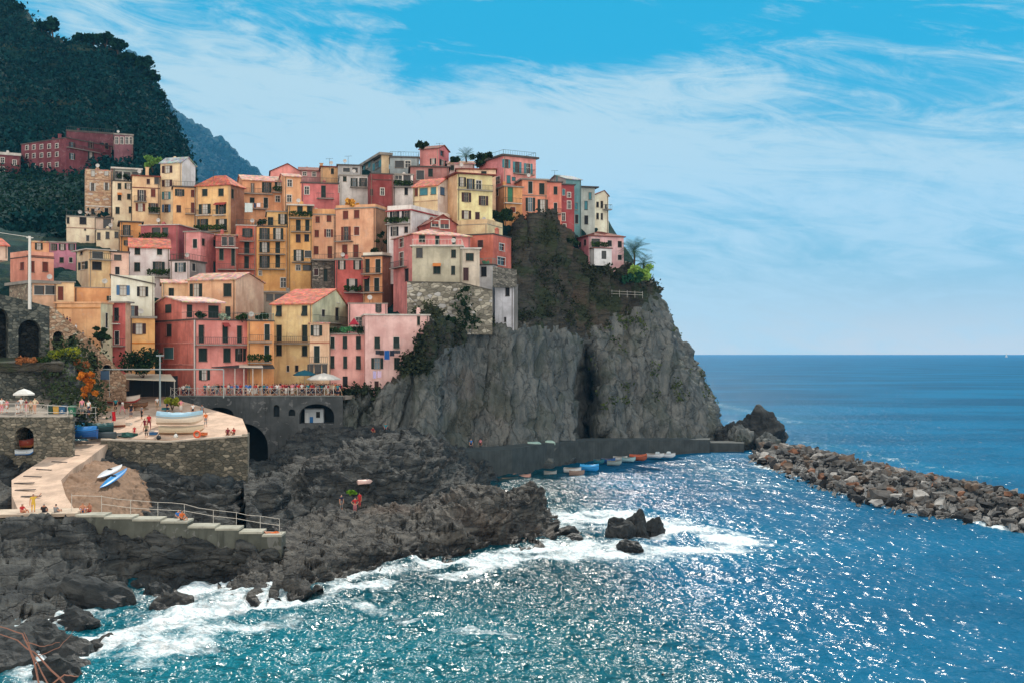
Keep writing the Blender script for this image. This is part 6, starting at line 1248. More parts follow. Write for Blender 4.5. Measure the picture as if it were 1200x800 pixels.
pole('utility_pole', 'white utility pole in front of the salmon corner house', 34.8, 277, 357, 135, .21, 'pole', [(-60, 262, 34, 278, .03, 'wire'), (31, 279, 39, 279, .06, 'crossarm')], plain((214, 212, 206), .7))
pole('lamp_post', 'pale lamp post with a short cross head rising beside the restaurant awning', 187.5, 416, 470, 141.5, .13, 'lamp post', [(183, 416.5, 192, 416.5, .10, 'lamp_head')], plain((150, 164, 166), .5))
pole('steel_gantry', 'long horizontal pale steel beam crossing in front of the restaurant awning', 107, 432, 470, 141, .09, 'gantry', [(107, 432.5, 262, 432.5, .09, 'beam'), (262, 432.5, 262, 466, .08, 'end_post')], plain((158, 170, 170), .5))
def board(name, label, x0, y0, x1, y1, Y, col, cat):
    a, b = P(x0, y1, Y), P(x1, y0, Y); root = empty(name, a); tag(root, label, cat); m = MB(); m.box(0, b.x - a.x, 0, .06, 0, b.z - a.z); m.build('face', plain(col, .7), root)
    m = MB(); m.box(-.05, 0, -.03, .09, -2.2, b.z - a.z + .06); m.box(b.x - a.x, b.x - a.x + .05, -.03, .09, -2.2, b.z - a.z + .06); m.build('posts', POST, root)
board('banner_board', 'blank slate blue board hanging under the steel beam at the stairway foot', 107.5, 434, 128, 444.5, 140.6, (74, 100, 128), 'board')
def kiosk():
    Y = 150.2; a = P(357, 496, Y); root = empty('boat_hut', a); tag(root, 'small white and blue hut inside the terrace wall recess', 'hut'); s = Y / F
    m = MB(); m.box(0, 22 * s, 0, 2, 0, 17 * s); m.build('wall', plain((190, 200, 206)), root); m = MB(); m.box(-.1, 22 * s + .1, -.2, 2.1, 17 * s, 17 * s + .12); m.build('roof', plain((120, 130, 136)), root)
    m = MB(); m.box(13.5 * s, 18 * s, -.04, -.003, 7 * s, 14 * s); m.build('window', glass_mat(0), root); m = MB(); m.box(6 * s, 10 * s, -.05, -.003, 0, 8 * s); m.build('door', plain((40, 110, 170)), root); m = MB(); m.box(.5 * s, 4.5 * s, -.05, -.003, 0, 13 * s); m.build('shutter', plain((214, 220, 222)), root)
kiosk()
for lab, px, col in (('dark green wheeled bin at the left of the four bins by the promenade railing', 60, (30, 64, 50)), ('yellow wheeled bin between the dark green bin and the blue bin', 67, (190, 150, 70)), ('blue wheeled bin with a white recycling mark by the promenade railing', 74, (34, 90, 130)), ('green wheeled bin with a white recycling mark by the promenade railing', 85, (30, 110, 80))):
    Y = 114.4; b = P(px, 488, Y); root = empty('wheeled_bin', b); tag(root, lab, 'bin', 'recycling bins on the promenade'); m = MB()
    m.prism([(-.26, -.3, .08), (.26, -.3, .08), (.26, .3, .08), (-.26, .3, .08)], (0, 0, .0)) if False else None
    m.v += [(-.24, -.28, .08), (.24, -.28, .08), (.24, .24, .08), (-.24, .24, .08), (-.31, -.36, 1.05), (.31, -.36, 1.05), (.31, .32, 1.05), (-.31, .32, 1.05)]
    for f in ((0, 3, 2, 1), (4, 5, 6, 7), (0, 1, 5, 4), (1, 2, 6, 5), (2, 3, 7, 6), (3, 0, 4, 7)): m.f.append(f); m.mi.append(0)
    m.build('body', plain(col, .5), root); m = MB(); m.prism([(-.33, -.4, 1.055), (.33, -.4, 1.055), (.33, .36, 1.10), (-.33, .36, 1.10)], (0, 0, .07)); m.build('lid', plain(tuple(int(c * .8) for c in col), .5), root)
    for sx in (-.2, .2): m = MB(); m.tube([(sx - .03, .22, .1), (sx + .03, .22, .1)], .1, 10); m.build('wheel', plain((24, 24, 24)), root)
    if 'mark' in lab:
        m = MB()
        for k in range(3):
            a = R(90 + 120 * k); b2 = R(90 + 120 * k + 95); p = lambda t, r: (r * math.cos(t), -.345 - .0, .62 + r * math.sin(t)); m.poly([p(a, .1), p(b2, .1), p(b2, .16), p(a, .16)])
        m.build('recycling_mark', plain((230, 230, 226)), root, fix=False)
# ================================================================== PEOPLE
def skin_person(pose):
    J = {}; 
    def j(n, p, r): J[n] = (Vector(p), r)
    if pose in ('stand', 'walk', 'reach', 'hips'):
        st = .28 if pose == 'walk' else .02
        for n, p, r in (('pel', (0, 0, .93), .125), ('spi', (0, .0, 1.12), .115), ('che', (0, -.01, 1.31), .135), ('nec', (0, -.01, 1.46), .055), ('hea', (0, -.03, 1.575), .092), ('top', (0, -.02, 1.655), .07)): j(n, p, r)
        for s, q in ((-1, 'l'), (1, 'r')):
            j('sh' + q, (s * .18, 0, 1.38), .062); f = st * s
            if pose == 'reach' and s > 0: j('el' + q, (s * .36, -.1, 1.40), .042); j('wr' + q, (s * .50, -.18, 1.58), .032); j('ha' + q, (s * .56, -.2, 1.66), .036)
            elif pose == 'hips': j('el' + q, (s * .38, .06, 1.14), .043); j('wr' + q, (s * .22, -.06, .98), .032); j('ha' + q, (s * .17, -.1, .95), .036)
            else: j('el' + q, (s * .25, f * .5, 1.11), .043); j('wr' + q, (s * .27, f * .9 - .06, .87), .032); j('ha' + q, (s * .265, f - .08, .78), .036)
            j('hi' + q, (s * .095, 0, .88), .088); j('kn' + q, (s * .10, -f * .7 - .02, .50), .06); j('an' + q, (s * .10, -f * 1.1 + .03, .09), .04); j('to' + q, (s * .115, -f * 1.1 - .11, .035), .034)
    elif pose == 'sit':
        for n, p, r in (('pel', (0, .02, .13), .13), ('spi', (0, .06, .32), .115), ('che', (0, .03, .50), .135), ('nec', (0, 0, .66), .055), ('hea', (0, -.03, .775), .092), ('top', (0, -.02, .855), .07)): j(n, p, r)
        for s, q in ((-1, 'l'), (1, 'r')):
            j('sh' + q, (s * .18, .02, .57), .062); j('el' + q, (s * .27, -.12, .36), .043); j('wr' + q, (s * .16, -.33, .34), .032); j('ha' + q, (s * .12, -.40, .33), .036)
            j('hi' + q, (s * .10, -.04, .12), .09); j('kn' + q, (s * .15, -.42, .38), .062); j('an' + q, (s * .13, -.58, .06), .04); j('to' + q, (s * .14, -.72, .03), .034)
    elif pose == 'lie':
        for n, p, r in (('pel', (0, 0, .12), .125), ('spi', (-.2, 0, .13), .115), ('che', (-.4, 0, .15), .13), ('nec', (-.54, 0, .2), .055), ('hea', (-.65, 0, .27), .092), ('top', (-.73, 0, .30), .07)): j(n, p, r)
        for s, q in ((-1, 'l'), (1, 'r')):
            j('sh' + q, (-.46, s * .18, .15), .062); j('el' + q, (-.30, s * .34, .08), .043); j('wr' + q, (-.08, s * .30, .07), .032); j('ha' + q, (.0, s * .28, .07), .036)
            j('hi' + q, (.07, s * .09, .11), .088); j('kn' + q, (.42, s * .12, .20 if s > 0 else .10), .06); j('an' + q, (.82, s * .11, .06), .04); j('to' + q, (.90, s * .13, .13), .034)
    ed = [('pel', 'spi'), ('spi', 'che'), ('che', 'nec'), ('nec', 'hea'), ('hea', 'top')]
    for q in 'lr': ed += [('che', 'sh' + q), ('sh' + q, 'el' + q), ('el' + q, 'wr' + q), ('wr' + q, 'ha' + q), ('pel', 'hi' + q), ('hi' + q, 'kn' + q), ('kn' + q, 'an' + q), ('an' + q, 'to' + q)]
    # fingers and thumb on each hand
    for q in 'lr':
        h, hr = J['ha' + q]; d = (h - J['wr' + q][0]).normalized(); u = d.orthogonal().normalized()
        for k, ln in enumerate((.075, .085, .08, .065)):
            nm = 'f%d%s' % (k, q); J[nm] = (h + d * ln + u * (k - 1.5) * .022 + d.cross(u) * .012, .010); ed.append(('ha' + q, nm))
        J['th' + q] = (h + d * .02 + u * .055, .011); ed.append(('ha' + q, 'th' + q))
    nose, _ = J['hea']; 
    names = list(J); me = bpy.data.meshes.new('person'); me.from_pydata([J[n][0][:] for n in names], [(names.index(a), names.index(b)) for a, b in ed], [])
    o = bpy.data.objects.new('tmp', me); C.objects.link(o); md = o.modifiers.new('s', 'SKIN'); sv = me.skin_vertices[0].data
    for i, n in enumerate(names): r = J[n][1]; sv[i].radius = (r, r); sv[i].use_root = (n == 'pel')
    o.modifiers.new('u', 'SUBSURF').levels = 1
    dg = bpy.context.evaluated_depsgraph_get(); dg.update(); em = bpy.data.meshes.new_from_object(o.evaluated_get(dg)); bpy.data.objects.remove(o)
    em.name = 'person'
    # where each face belongs: 0 skin, 1 top, 2 bottom, 3 hair, 4 shoes
    part = {'pel': 2, 'spi': 1, 'che': 1, 'nec': 0, 'hea': 0, 'top': 3}
    for q in 'lr': part.update({'sh' + q: 1, 'el' + q: 0, 'wr' + q: 0, 'ha' + q: 0, 'hi' + q: 2, 'kn' + q: 2, 'an' + q: 0, 'to' + q: 4, 'th' + q: 0, **{'f%d%s' % (k, q): 0 for k in range(4)}})
    cs = np.array([J[n][0][:] for n in names]); pv = [part[n] for n in names]; hc = J['hea'][0]
    front = Vector((0, -1, 0)) if pose != 'lie' else Vector((0, 0, 1))
    mi = []
    for f in em.polygons:
        c = f.center; d = ((cs - np.array(c)) ** 2).sum(1); k = pv[int(d.argmin())]
        rel = c - hc
        if rel.length < .17 and (k in (0, 3)) and names[int(d.argmin())] in ('hea', 'top'): k = 3 if (rel.dot(front) < .035 and (rel.z > -.04 or pose == 'lie')) or names[int(d.argmin())] == 'top' else 0
        mi.append(k)
    em.materials.clear()
    for c in ((196, 146, 118), (200, 60, 60), (40, 46, 60), (50, 36, 28), (60, 50, 44)): em.materials.append(plain(c, .7))
    em.polygons.foreach_set('material_index', mi); em.polygons.foreach_set('use_smooth', [True] * len(mi)); em.update(); return em
PM = {p: skin_person(p) for p in ('stand', 'walk', 'reach', 'hips', 'sit', 'lie')}
SK = [plain(c, .6) for c in ((206, 152, 122), (188, 130, 100), (170, 112, 84), (212, 164, 136))]
HAIR = [plain(c, .7) for c in ((44, 32, 26), (70, 48, 32), (120, 88, 56), (30, 28, 28), (150, 140, 130))]
COL = {'red': (190, 44, 50), 'white': (222, 220, 214), 'blue': (60, 120, 190), 'navy': (36, 46, 74), 'pink': (222, 140, 150), 'teal': (40, 130, 140), 'black': (30, 30, 34), 'orange': (214, 110, 50), 'cream': (214, 196, 164), 'grey': (130, 132, 134), 'yellow': (220, 180, 70), 'khaki': (140, 124, 96), 'skin': None, 'maroon': (120, 30, 44)}
prg = random.Random(77)
def person(pose, loc, rz, top, bottom, label, group=None, sc=1.0, skin=None, hair=None):
    o = bpy.data.objects.new('person', PM[pose]); C.objects.link(o); o.location = loc; o.rotation_euler = (0, 0, rz); s = sc * prg.uniform(.95, 1.04); o.scale = (s, s, s)
    sk = SK[skin if skin is not None else prg.randrange(4)]
    ms = (sk, sk if top == 'skin' else plain(COL[top], .8), sk if bottom == 'skin' else plain(COL[bottom], .8), HAIR[hair if hair is not None else prg.randrange(5)], plain((60, 54, 50), .8))
    for sl, m in zip(o.material_slots, ms): sl.link = 'OBJECT'; sl.material = m
    tag(o, label, 'person', group); return o
# crowd along the terrace railing
kinds = [('red', 'navy'), ('white', 'khaki'), ('blue', 'black'), ('navy', 'khaki'), ('pink', 'white'), ('teal', 'navy'), ('black', 'grey'), ('orange', 'navy'), ('cream', 'black'), ('grey', 'navy'), ('white', 'navy'), ('red', 'white')]
for i in range(150):
    px = 193 + 207 * ((i * .6180339) % 1.0); dep = prg.uniform(.5, 7.5) if i > 60 else prg.uniform(.4, 1.6); Y = 147.3 + (px - 198) * .0097 + dep
    if px < 214: Y = 151.5 + prg.uniform(0, 4)
    x = (px - CX) * Y / F; a, b = kinds[(i * 7 + prg.randrange(3)) % 12]
    if 268 < px < 300 and prg.random() < .5: a = 'blue'
    if 300 < px < 345 and prg.random() < .5: a = prg.choice(('red', 'pink', 'white', 'maroon'))
    person(prg.choice(('stand', 'stand', 'hips', 'walk')), (x, Y, tz), prg.uniform(-1.2, 1.2) + (3.14 if prg.random() < .3 else 0), a, b, 'tourist in a %s top standing in the crowd along the terrace railing' % a, 'crowd on the terrace')
def pp(pose, px, py, Y, rz, top, bottom, label, group=None, sc=1.0, **k): return person(pose, P(px, py, Y), rz, top, bottom, label, group, sc, **k)
# steps
pp('reach', 39, 601.5, 89.8, .5, 'yellow', 'yellow', 'woman in a yellow swimsuit standing at the top of the shore steps with raised arm', skin=1)
pp('sit', 26, 602, 89.6, 1.2, 'red', 'skin', 'sunbather in red sitting low on the landing beside the woman in yellow', skin=1)
pp('sit', 51.5, 602, 89.5, 3.3, 'black', 'navy', 'person in dark clothes sitting with back to the harbour on the landing')
pp('sit', 65.5, 602, 89.5, 2.8, 'grey', 'navy', 'person in a pale grey top and dark shorts sitting on the landing edge')
pp('sit', 97, 600.5, 90.2, .4, 'skin', 'blue', 'bare chested bather in blue shorts sitting at the start of the steps', skin=1)
pp('sit', 105, 600, 90.4, -.3, 'skin', 'red', 'bare chested bather in red shorts sitting beside the handrail start', skin=2)
pp('sit', 213, 610, 89.5, .9, 'orange', 'black', 'person in an orange top sitting halfway down the shore steps', skin=1)
pp('sit', 209, 608.5, 90.6, .6, 'blue', 'navy', 'person in a blue top sitting behind the one in orange on the steps')
pp('lie', 318, 625.5, 89.5, 0, 'skin', 'orange', 'sunbather lying on the lowest step of the shore steps', skin=1)
# landing
for a in (('stand', 157.5, 511.8, 122.6, .3, 'red', 'red', 'child in red standing alone on the boat landing', .76), ('stand', 171.5, 513, 122.0, .1, 'khaki', 'black', 'person in a khaki top and dark trousers at the landing edge', 1.0), ('walk', 174.5, 503.5, 126, .6, 'red', 'maroon', 'person in a bright red shirt walking up the boat landing', 1.05),
          ('walk', 169.5, 506, 124.8, -.6, 'maroon', 'maroon', 'person in maroon walking just behind the one with khaki top', .95), ('stand', 166, 491, 132.6, 2.5, 'grey', 'black', 'person in grey standing mid landing near the upturned skiff', 1.0), ('stand', 153.5, 489, 133.8, .4, 'black', 'navy', 'person in black at the far end of the white skiff', 1.0),
          ('walk', 143.5, 485, 136, 1.4, 'white', 'pink', 'person in a white top walking by the wooden boat racks', 1.0), ('stand', 135.5, 482, 138, .2, 'teal', 'black', 'person in a teal top beside the wooden boat racks', 1.0),
          ('stand', 184, 480, 139, .8, 'white', 'khaki', 'person in a white top behind the tarp covered boat', 1.0), ('stand', 196, 482.5, 138, -.4, 'blue', 'navy', 'person in a blue top behind the tarp covered boat', 1.0), ('hips', 212, 483, 137.5, .4, 'pink', 'white', 'person in a pink top beside the yellow flowering bush', 1.0),
          ('stand', 226, 488, 134.5, .5, 'white', 'black', 'person in a white top by the bridge arch on the landing', 1.0), ('stand', 237, 490, 133.5, -.5, 'grey', 'navy', 'person in a grey top and cap by the bridge arch', 1.0), ('stand', 241, 500, 127, .7, 'orange', 'grey', 'person in an orange top at the stern of the white boat', 1.0),
          ('sit', 267, 509.5, 123, .2, 'maroon', 'navy', 'person in maroon sitting on the bastion corner', 1.0), ('sit', 274, 509, 123.2, -.3, 'red', 'black', 'person in red sitting at the bastion corner end', 1.0)):
    pp(*a[:8], group='people on the boat landing', sc=a[8])
for i, (px, top, bt, rz) in enumerate(((2, 'white', 'pink', .3), (8, 'pink', 'white', -.4), (21, 'grey', 'white', .9), (25, 'white', 'white', .2), (31, 'maroon', 'pink', -.8), (36, 'cream', 'khaki', .4), (41, 'cream', 'skin', -.2), (96, 'pink', 'grey', .6), (104, 'white', 'navy', -.3))):
    pp('stand' if i % 3 else 'hips', px, 484.5 + (i % 3) * 1.0, 114.2 + (i % 2) * .8, rz, top, bt, 'stroller in a %s top %s' % (top, ['at the left border of the promenade', 'beside the first one at the promenade edge', 'left of the white parasol', 'directly under the white parasol', 'in the shade of the white parasol', 'right of the white parasol with khaki trousers', 'with bare legs right of the white parasol', 'beside the green bin on the promenade', 'at the far right end of the promenade railing'][i]), 'strollers on the promenade')
for i, (px, py) in enumerate(((74.5, 372), (78.5, 375), (82, 377), (89, 383), (97.5, 391), (105, 400))):
    pp('walk', px, py + 10.5, 143.2 - .5 * 0, 1.4 if i % 2 else -1.6, ('black', 'navy', 'maroon', 'white', 'grey', 'teal')[i], 'navy', 'walker in %s on the stairway behind the tan parapet' % ('black', 'navy', 'maroon', 'white', 'grey', 'teal')[i], 'walkers on the stairway')
pp('hips', 416, 611, 116.2, .3, 'red', 'pink', 'person in red standing on the shore ledge, the left of two in red'); pp('stand', 421.5, 611, 116.6, -.5, 'red', 'red', 'person in red standing on the shore ledge, the right of two in red')
pp('stand', 400, 614, 115.6, .8, 'navy', 'grey', 'person in navy standing on the shore ledge left of the two in red')
pp('sit', 437, 511, 147, .4, 'maroon', 'black', 'person in maroon resting at the top of the dark cove rock'); pp('sit', 452, 509.5, 149, .1, 'teal', 'blue', 'person in teal and blue resting at the top of the dark cove rock')
pp('stand', 552, 526.5, 165, .4, 'blue', 'navy', 'person in blue on the harbour path under the cliff'); pp('stand', 563, 526, 166, -.3, 'pink', 'black', 'person in pink on the harbour path under the cliff')
pp('stand', 728, 515.3, 203.5, .2, 'navy', 'white', 'person in navy on the far part of the harbour path')
for i, (px, py, lb) in enumerate(((777, 754, 'swimmer far from the rocks with head and shoulders above water'), (776, 795, 'swimmer nearest the camera with head and shoulders above water'))):
    o = pp('stand', px, py, H * F / (py - CY), .4 + i, 'skin', 'navy', lb, skin=1); o.location.z = -1.28

# ================================================================== BOATS
def hull(L, B, D, bow=1.6, sheer=.25, transom=.55, n=13):
    """returns outer and inner shells: stern at x=0, bow at x=L"""
    st = []
    for i in range(n):
        t = i / (n - 1); b = B / 2 * min(1, transom + (1 - transom) * math.sin(min(1, t * 2.2) * math.pi / 2)) * (1 - max(0, (t - .45) / .55) ** bow); b = max(b, .015)
        zg = D * (1 + sheer * (2 * t - .8) ** 2); zk = D * .55 * max(0, (t - .75) / .25) ** 2 * 1.2
        st.append([(t * L, y * b, zk + (zg - zk) * z) for y, z in ((1.0, 1.0), (.96, .62), (.78, .28), (.42, .06), (0, 0), (-.42, .06), (-.78, .28), (-.96, .62), (-1.0, 1.0))])
    return st
def boat(label, loc, rz, L, B, D, col, name='boat', stripe=None, group=None, cover=None, inside=(150, 130, 104), tilt=(0, 0), thw=2, flip=False, cat='boat', cuddy=None):
    root = empty(name, loc, 0); root.rotation_euler = (tilt[0] + (math.pi if flip else 0), tilt[1], rz); tag(root, label, cat, group); st = hull(L, B, D); n = len(st)
    if flip: root.location.z += D * 1.1
    m = MB(); z_ = lambda s, k: s[k]
    for i in range(n - 1):
        for k in range(8):
            m.cur = 1 if stripe and k in (2, 3, 4, 5) else 0; m.poly([st[i][k], st[i + 1][k], st[i + 1][k + 1], st[i][k + 1]])
    m.cur = 0; m.poly(st[0]); m.build('hull', [plain(col, .45), plain(stripe or col, .5)], root, smooth=True, fix=True)
    inn = [[(p[0] * .97 + .02 * L, p[1] * .90, .06 + p[2] * .92) for p in s] for s in st]; m = MB()
    for i in range(n - 1):
        for k in range(8): m.poly([inn[i][k], inn[i][k + 1], inn[i + 1][k + 1], inn[i + 1][k]])
    m.poly(inn[0][::-1]); m.build('inner_shell', plain(inside, .7), root, smooth=True, fix=False)
    m = MB(); g1 = [s[0] for s in st] + [s[8] for s in st[::-1]]; m.tube([Vector(p) + Vector((0, 0, .02)) for p in g1 + g1[:1]], .045, 5); m.build('gunwale', plain(tuple(int(c * .75) for c in col), .5), root)
    if cover:
        m = MB(); g = random.Random(int(L * 100)); rows = []
        for s in st: rows.append([(s[0][0], s[0][1] * f * 1.04, s[0][2] + .05 + (1 - f * f) * D * .55 * (.8 + .4 * g.random()) - (0.14 if abs(f) > .99 else 0)) for f in (1, .7, .3, 0, -.3, -.7, -1)])
        for i in range(n - 1):
            for k in range(6): m.poly([rows[i][k], rows[i + 1][k], rows[i + 1][k + 1], rows[i][k + 1]])
        m.build('tarpaulin', plain(cover, .6), root, smooth=True, fix=False)
    elif not flip:
        for q in range(thw):
            t = .28 + .34 * q; s = st[int(t * (n - 1))]; m = MB(); m.box(t * L - .13, t * L + .13, s[8][1] * .88, s[0][1] * .88, s[0][2] * .66, s[0][2] * .66 + .05); m.build('thwart', plain((170, 150, 120), .7), root)
    if cuddy:
        m = MB(); m.prism([(L * .52, -B * .27, D * .98), (L * .74, -B * .2, D * .98), (L * .70, -B * .18, D * 1.65), (L * .54, -B * .25, D * 1.65)], (0, B * .47, 0)); m.build('cuddy', plain(cuddy, .5), root)
        m = MB(); m.box(-.28, -.02, -.14, .14, D * .5, D * 1.35); m.build('outboard_motor', plain((40, 42, 46), .4), root)
    return root
def onz(px, py, z): return atZ(px, py, z)
# on the landing
a = P(187, 508.5, 123.4); boat('old bare wood and white boat hull lying in front of the tarp covered boat', a, .04, 4.9, 1.9, .78, (206, 192, 166), stripe=(170, 140, 110), inside=(150, 130, 110))
a = P(184, 497, 127.6); boat('big white boat under a pale blue tarpaulin on the boat landing', a, .03, 5.3, 2.0, .85, (222, 214, 198), cover=(150, 186, 204), stripe=(208, 196, 176))
a = P(147, 500, 127.5); boat('white skiff with a brown bottom beside the red flag on the landing', a, math.pi + .35, 3.7, 1.6, .95, (224, 208, 192), stripe=(150, 96, 70))
a = P(114, 513.5, 118.6); boat('bright blue tarp covered boat at the head of the ramp', a, math.pi + .15, 2.9, 1.7, .8, (30, 90, 160), cover=(46, 130, 206), stripe=(30, 60, 100))
a = P(133, 508, 121.8); boat('dark green covered boat right of the bright blue boat', a, math.pi + .4, 3.0, 1.4, .75, (24, 52, 54), cover=(30, 76, 76))
a = P(136, 512.5, 120.6); boat('dark upturned dinghy with a grey keel at the head of the ramp', a, math.pi + .1, 2.7, 1.3, .6, (52, 62, 66), flip=True)
a = P(126, 472, 143.5); boat('white boat with a red stripe stored under the restaurant awning', a, .05, 4.2, 1.5, .8, (216, 204, 192), stripe=(170, 60, 54))
a = P(146, 478, 140.5); boat('weathered brown wooden boat on the rack below the white striped one', a, .0, 3.0, 1.2, .6, (120, 84, 60))
a = P(110, 482, 138.5); boat('small bare wooden rowing boat near the promenade railing end', a, .2, 2.6, 1.1, .55, (196, 160, 126))
a = P(19, 524, 112.6); boat('rust red boat stored inside the promenade wall arch', a, .1, 1.9, 1.0, .75, (140, 60, 44), stripe=(176, 110, 60))
a = P(18, 533, 110.5); boat('small blue and white dinghy on the ground under the wall arch', a, .15, 1.7, .8, .45, (190, 200, 206), stripe=(40, 110, 180))
def kayak(label, a, b, wdt, col, up):
    d = b - a; L = d.length; root = empty('kayak', a); root.rotation_euler = d.to_track_quat('X', 'Z').to_euler(); tag(root, label, 'kayak', 'kayaks on the slope'); m = MB(); n = 15; st = []
    for i in range(n):
        t = i / (n - 1); w_ = wdt / 2 * max(.03, math.sin(math.pi * t) ** .8); h = .36 * max(.12, math.sin(math.pi * t) ** .6); z0 = .22 * (2 * t - 1) ** 4
        st.append([(t * L, w_ * math.cos(q), z0 + h / 2 + h / 2 * math.sin(q)) for q in np.linspace(0, 2 * math.pi, 12, endpoint=False)])
    for i in range(n - 1):
        for k in range(12): m.poly([st[i][k], st[i + 1][k], st[i + 1][(k + 1) % 12], st[i][(k + 1) % 12]])
    m.poly(st[0]); m.poly(st[-1][::-1]); m.build('hull', plain(col, .3), root, smooth=True)
    m = MB(); m.lathe([(.0, .36), (.22, .37), (.25, .41), (.22, .43), (.2, .38)], 12, (L * .5, 0, 0)); m.build('cockpit_rim', plain((30, 30, 32), .5), root)
kayak('pale grey white kayak lying on the slope beside the ramp', P(114, 562, 102.2), P(143, 546.5, 109.5), 1.15, (206, 210, 214), 1)
kayak('bright blue kayak lying on the slope next to the white kayak', P(117, 574, 99.2), P(149, 550.5, 108.3), .95, (24, 130, 196), 1)
# by the quay
for lb, px, py, rz, L, B, col, st, cv in (
    ('long dark flat boat afloat nearest the shore rocks', 588, 560, -.12, 4.6, 1.3, (56, 80, 84), (40, 56, 60), None), ('brown and white dinghy afloat near the shore rocks', 612, 556, -.3, 2.6, 1.2, (206, 160, 146), (120, 70, 56), None),
    ('small grey dinghy afloat between the brown and white dinghy and the white ones', 645, 552.5, -.2, 1.9, 1.0, (150, 156, 156), None, None), ('white skiff afloat with a second hull alongside, left of the bright blue boat', 671, 548.5, -.25, 2.7, 1.3, (214, 218, 218), None, None),
    ('pale brown skiff moored outside the white skiff', 676, 552, -.1, 2.3, 1.0, (150, 128, 116), None, None), ('bright blue boat afloat off the middle of the quay', 691, 547, -.35, 3.0, 1.4, (40, 140, 206), None, (60, 160, 220)),
    ('small teal dinghy tied to the quay', 702, 538.5, -.1, 1.8, 1.0, (40, 110, 130), None, None), ('dark blue boat tied to the quay beside the teal dinghy', 713, 538.5, -.2, 2.3, 1.2, (40, 90, 150), None, None),
    ('pale green boat moored outside the dark blue boat', 720, 542, -.1, 2.4, 1.2, (140, 160, 160), None, None), ('white boat tied to the quay left of the orange covered one', 727, 537, -.25, 2.4, 1.3, (214, 220, 220), None, None),
    ('white teal boat squeezed next to the orange covered one', 737, 538, -.3, 2.3, 1.2, (150, 190, 196), None, None), ('boat under an orange cover tied to the quay', 748, 537, -.3, 3.0, 1.5, (150, 80, 56), None, (170, 84, 54)),
    ('white boat with low cabin, the left of the outer pair by the cliff', 768, 534, -.35, 3.1, 1.5, (216, 222, 224), None, None), ('white boat with low cabin, the right of the outer pair by the cliff', 781, 534, -.4, 3.2, 1.5, (210, 218, 222), None, None)):
    py += float(np.interp(px, [580, 700, 720, 790], [4.5, 4.0, 2.0, 1.0])); a = atZ(px, py, 0); boat(lb, (a.x - L / 2 * math.cos(rz), a.y - L / 2 * math.sin(rz), -.12), rz, L, B, .65, col, stripe=st, cover=cv, group='boats moored along the quay', cuddy=(190, 204, 210) if 'cabin' in lb else None)
a = P(618, 521.3, 174.0); boat('pale green upturned boat on the harbour path, the left of two', a, .25, 2.3, 1.0, .5, (150, 180, 170), flip=True)
a = P(634, 519.3, 179.0); boat('pale green upturned boat on the harbour path, the right of two', a, -.3, 2.4, 1.0, .5, (160, 190, 180), flip=True)
a = P(418, 546, 121.5); boat('pink white boat bottom lying on the cove rock beside bright green weed', P(419, 541, 122.8), .6, 1.9, .8, .4, (214, 180, 170), flip=True)
bush('plant', 'bright green weed patch on the dark cove rock', 412, 547, 121.6, .5, .5, leaf_mat((90, 140, 40), (130, 170, 60)), 12, .16)
# ================================================================== SMALL THINGS
def flag():
    a = P(131, 508, 122.8); root = empty('flag', a); tag(root, 'limp red flag on a thin pole beside the white skiff', 'flag'); s = 122.8 / F; m = MB(); m.tube([(0, 0, 0), (0, 0, 30 * s)], .03, 6); m.build('pole', POST, root)
    m = MB(); N = 6
    for i in range(N):
        z0, z1 = 26 * s - i * 11 * s / N, 26 * s - (i + 1) * 11 * s / N
        for k in range(4): x0, x1 = .03 + k * .1, .03 + (k + 1) * .1; y = lambda x, z: .06 * math.sin(x * 18 + z * 4); m.poly([(x0, y(x0, z0), z0), (x1, y(x1, z0), z0), (x1, y(x1, z1), z1), (x0, y(x0, z1), z1)])
    m.build('cloth', plain((200, 30, 40), .8), root, fix=False)
flag()
def life_ring():
    a = P(231, 511.5, 120.0); o = MB(); n, k = 20, 8
    for i in range(n):
        for j in range(k):
            for di, dj in ((0, 0),): pass
    pts = [(.34 * math.cos(6.2832 * i / n), 0, .34 * math.sin(6.2832 * i / n)) for i in range(n + 1)]; o.tube(pts, .1, 8); ob = o.build('life_ring', plain((224, 96, 56), .5)); ob.location = a + Vector((0, 0, .3)); tag(ob, 'orange life ring leaning on the bastion coping', 'life ring')
life_ring()
def ladder():
    a = P(444.5, 667, 99.2); t = P(444, 641, 100.2); root = empty('ladder', a); tag(root, 'metal bathing ladder down the shore ledge into the water', 'ladder'); d = t - a
    for sx in (-.22, .22): m = MB(); m.tube([(sx, 0, -.4), (sx + d.x, d.y, d.z), (sx + d.x, d.y + .4, d.z + .05)], .04, 6); m.build('rail', plain((150, 156, 158), .4, .4), root)
    for i in range(7): q = i / 6; m = MB(); m.tube([(-.22 + d.x * q, d.y * q, d.z * q), (.22 + d.x * q, d.y * q, d.z * q)], .03, 5); m.build('rung', plain((150, 156, 158), .4, .4), root)
ladder()
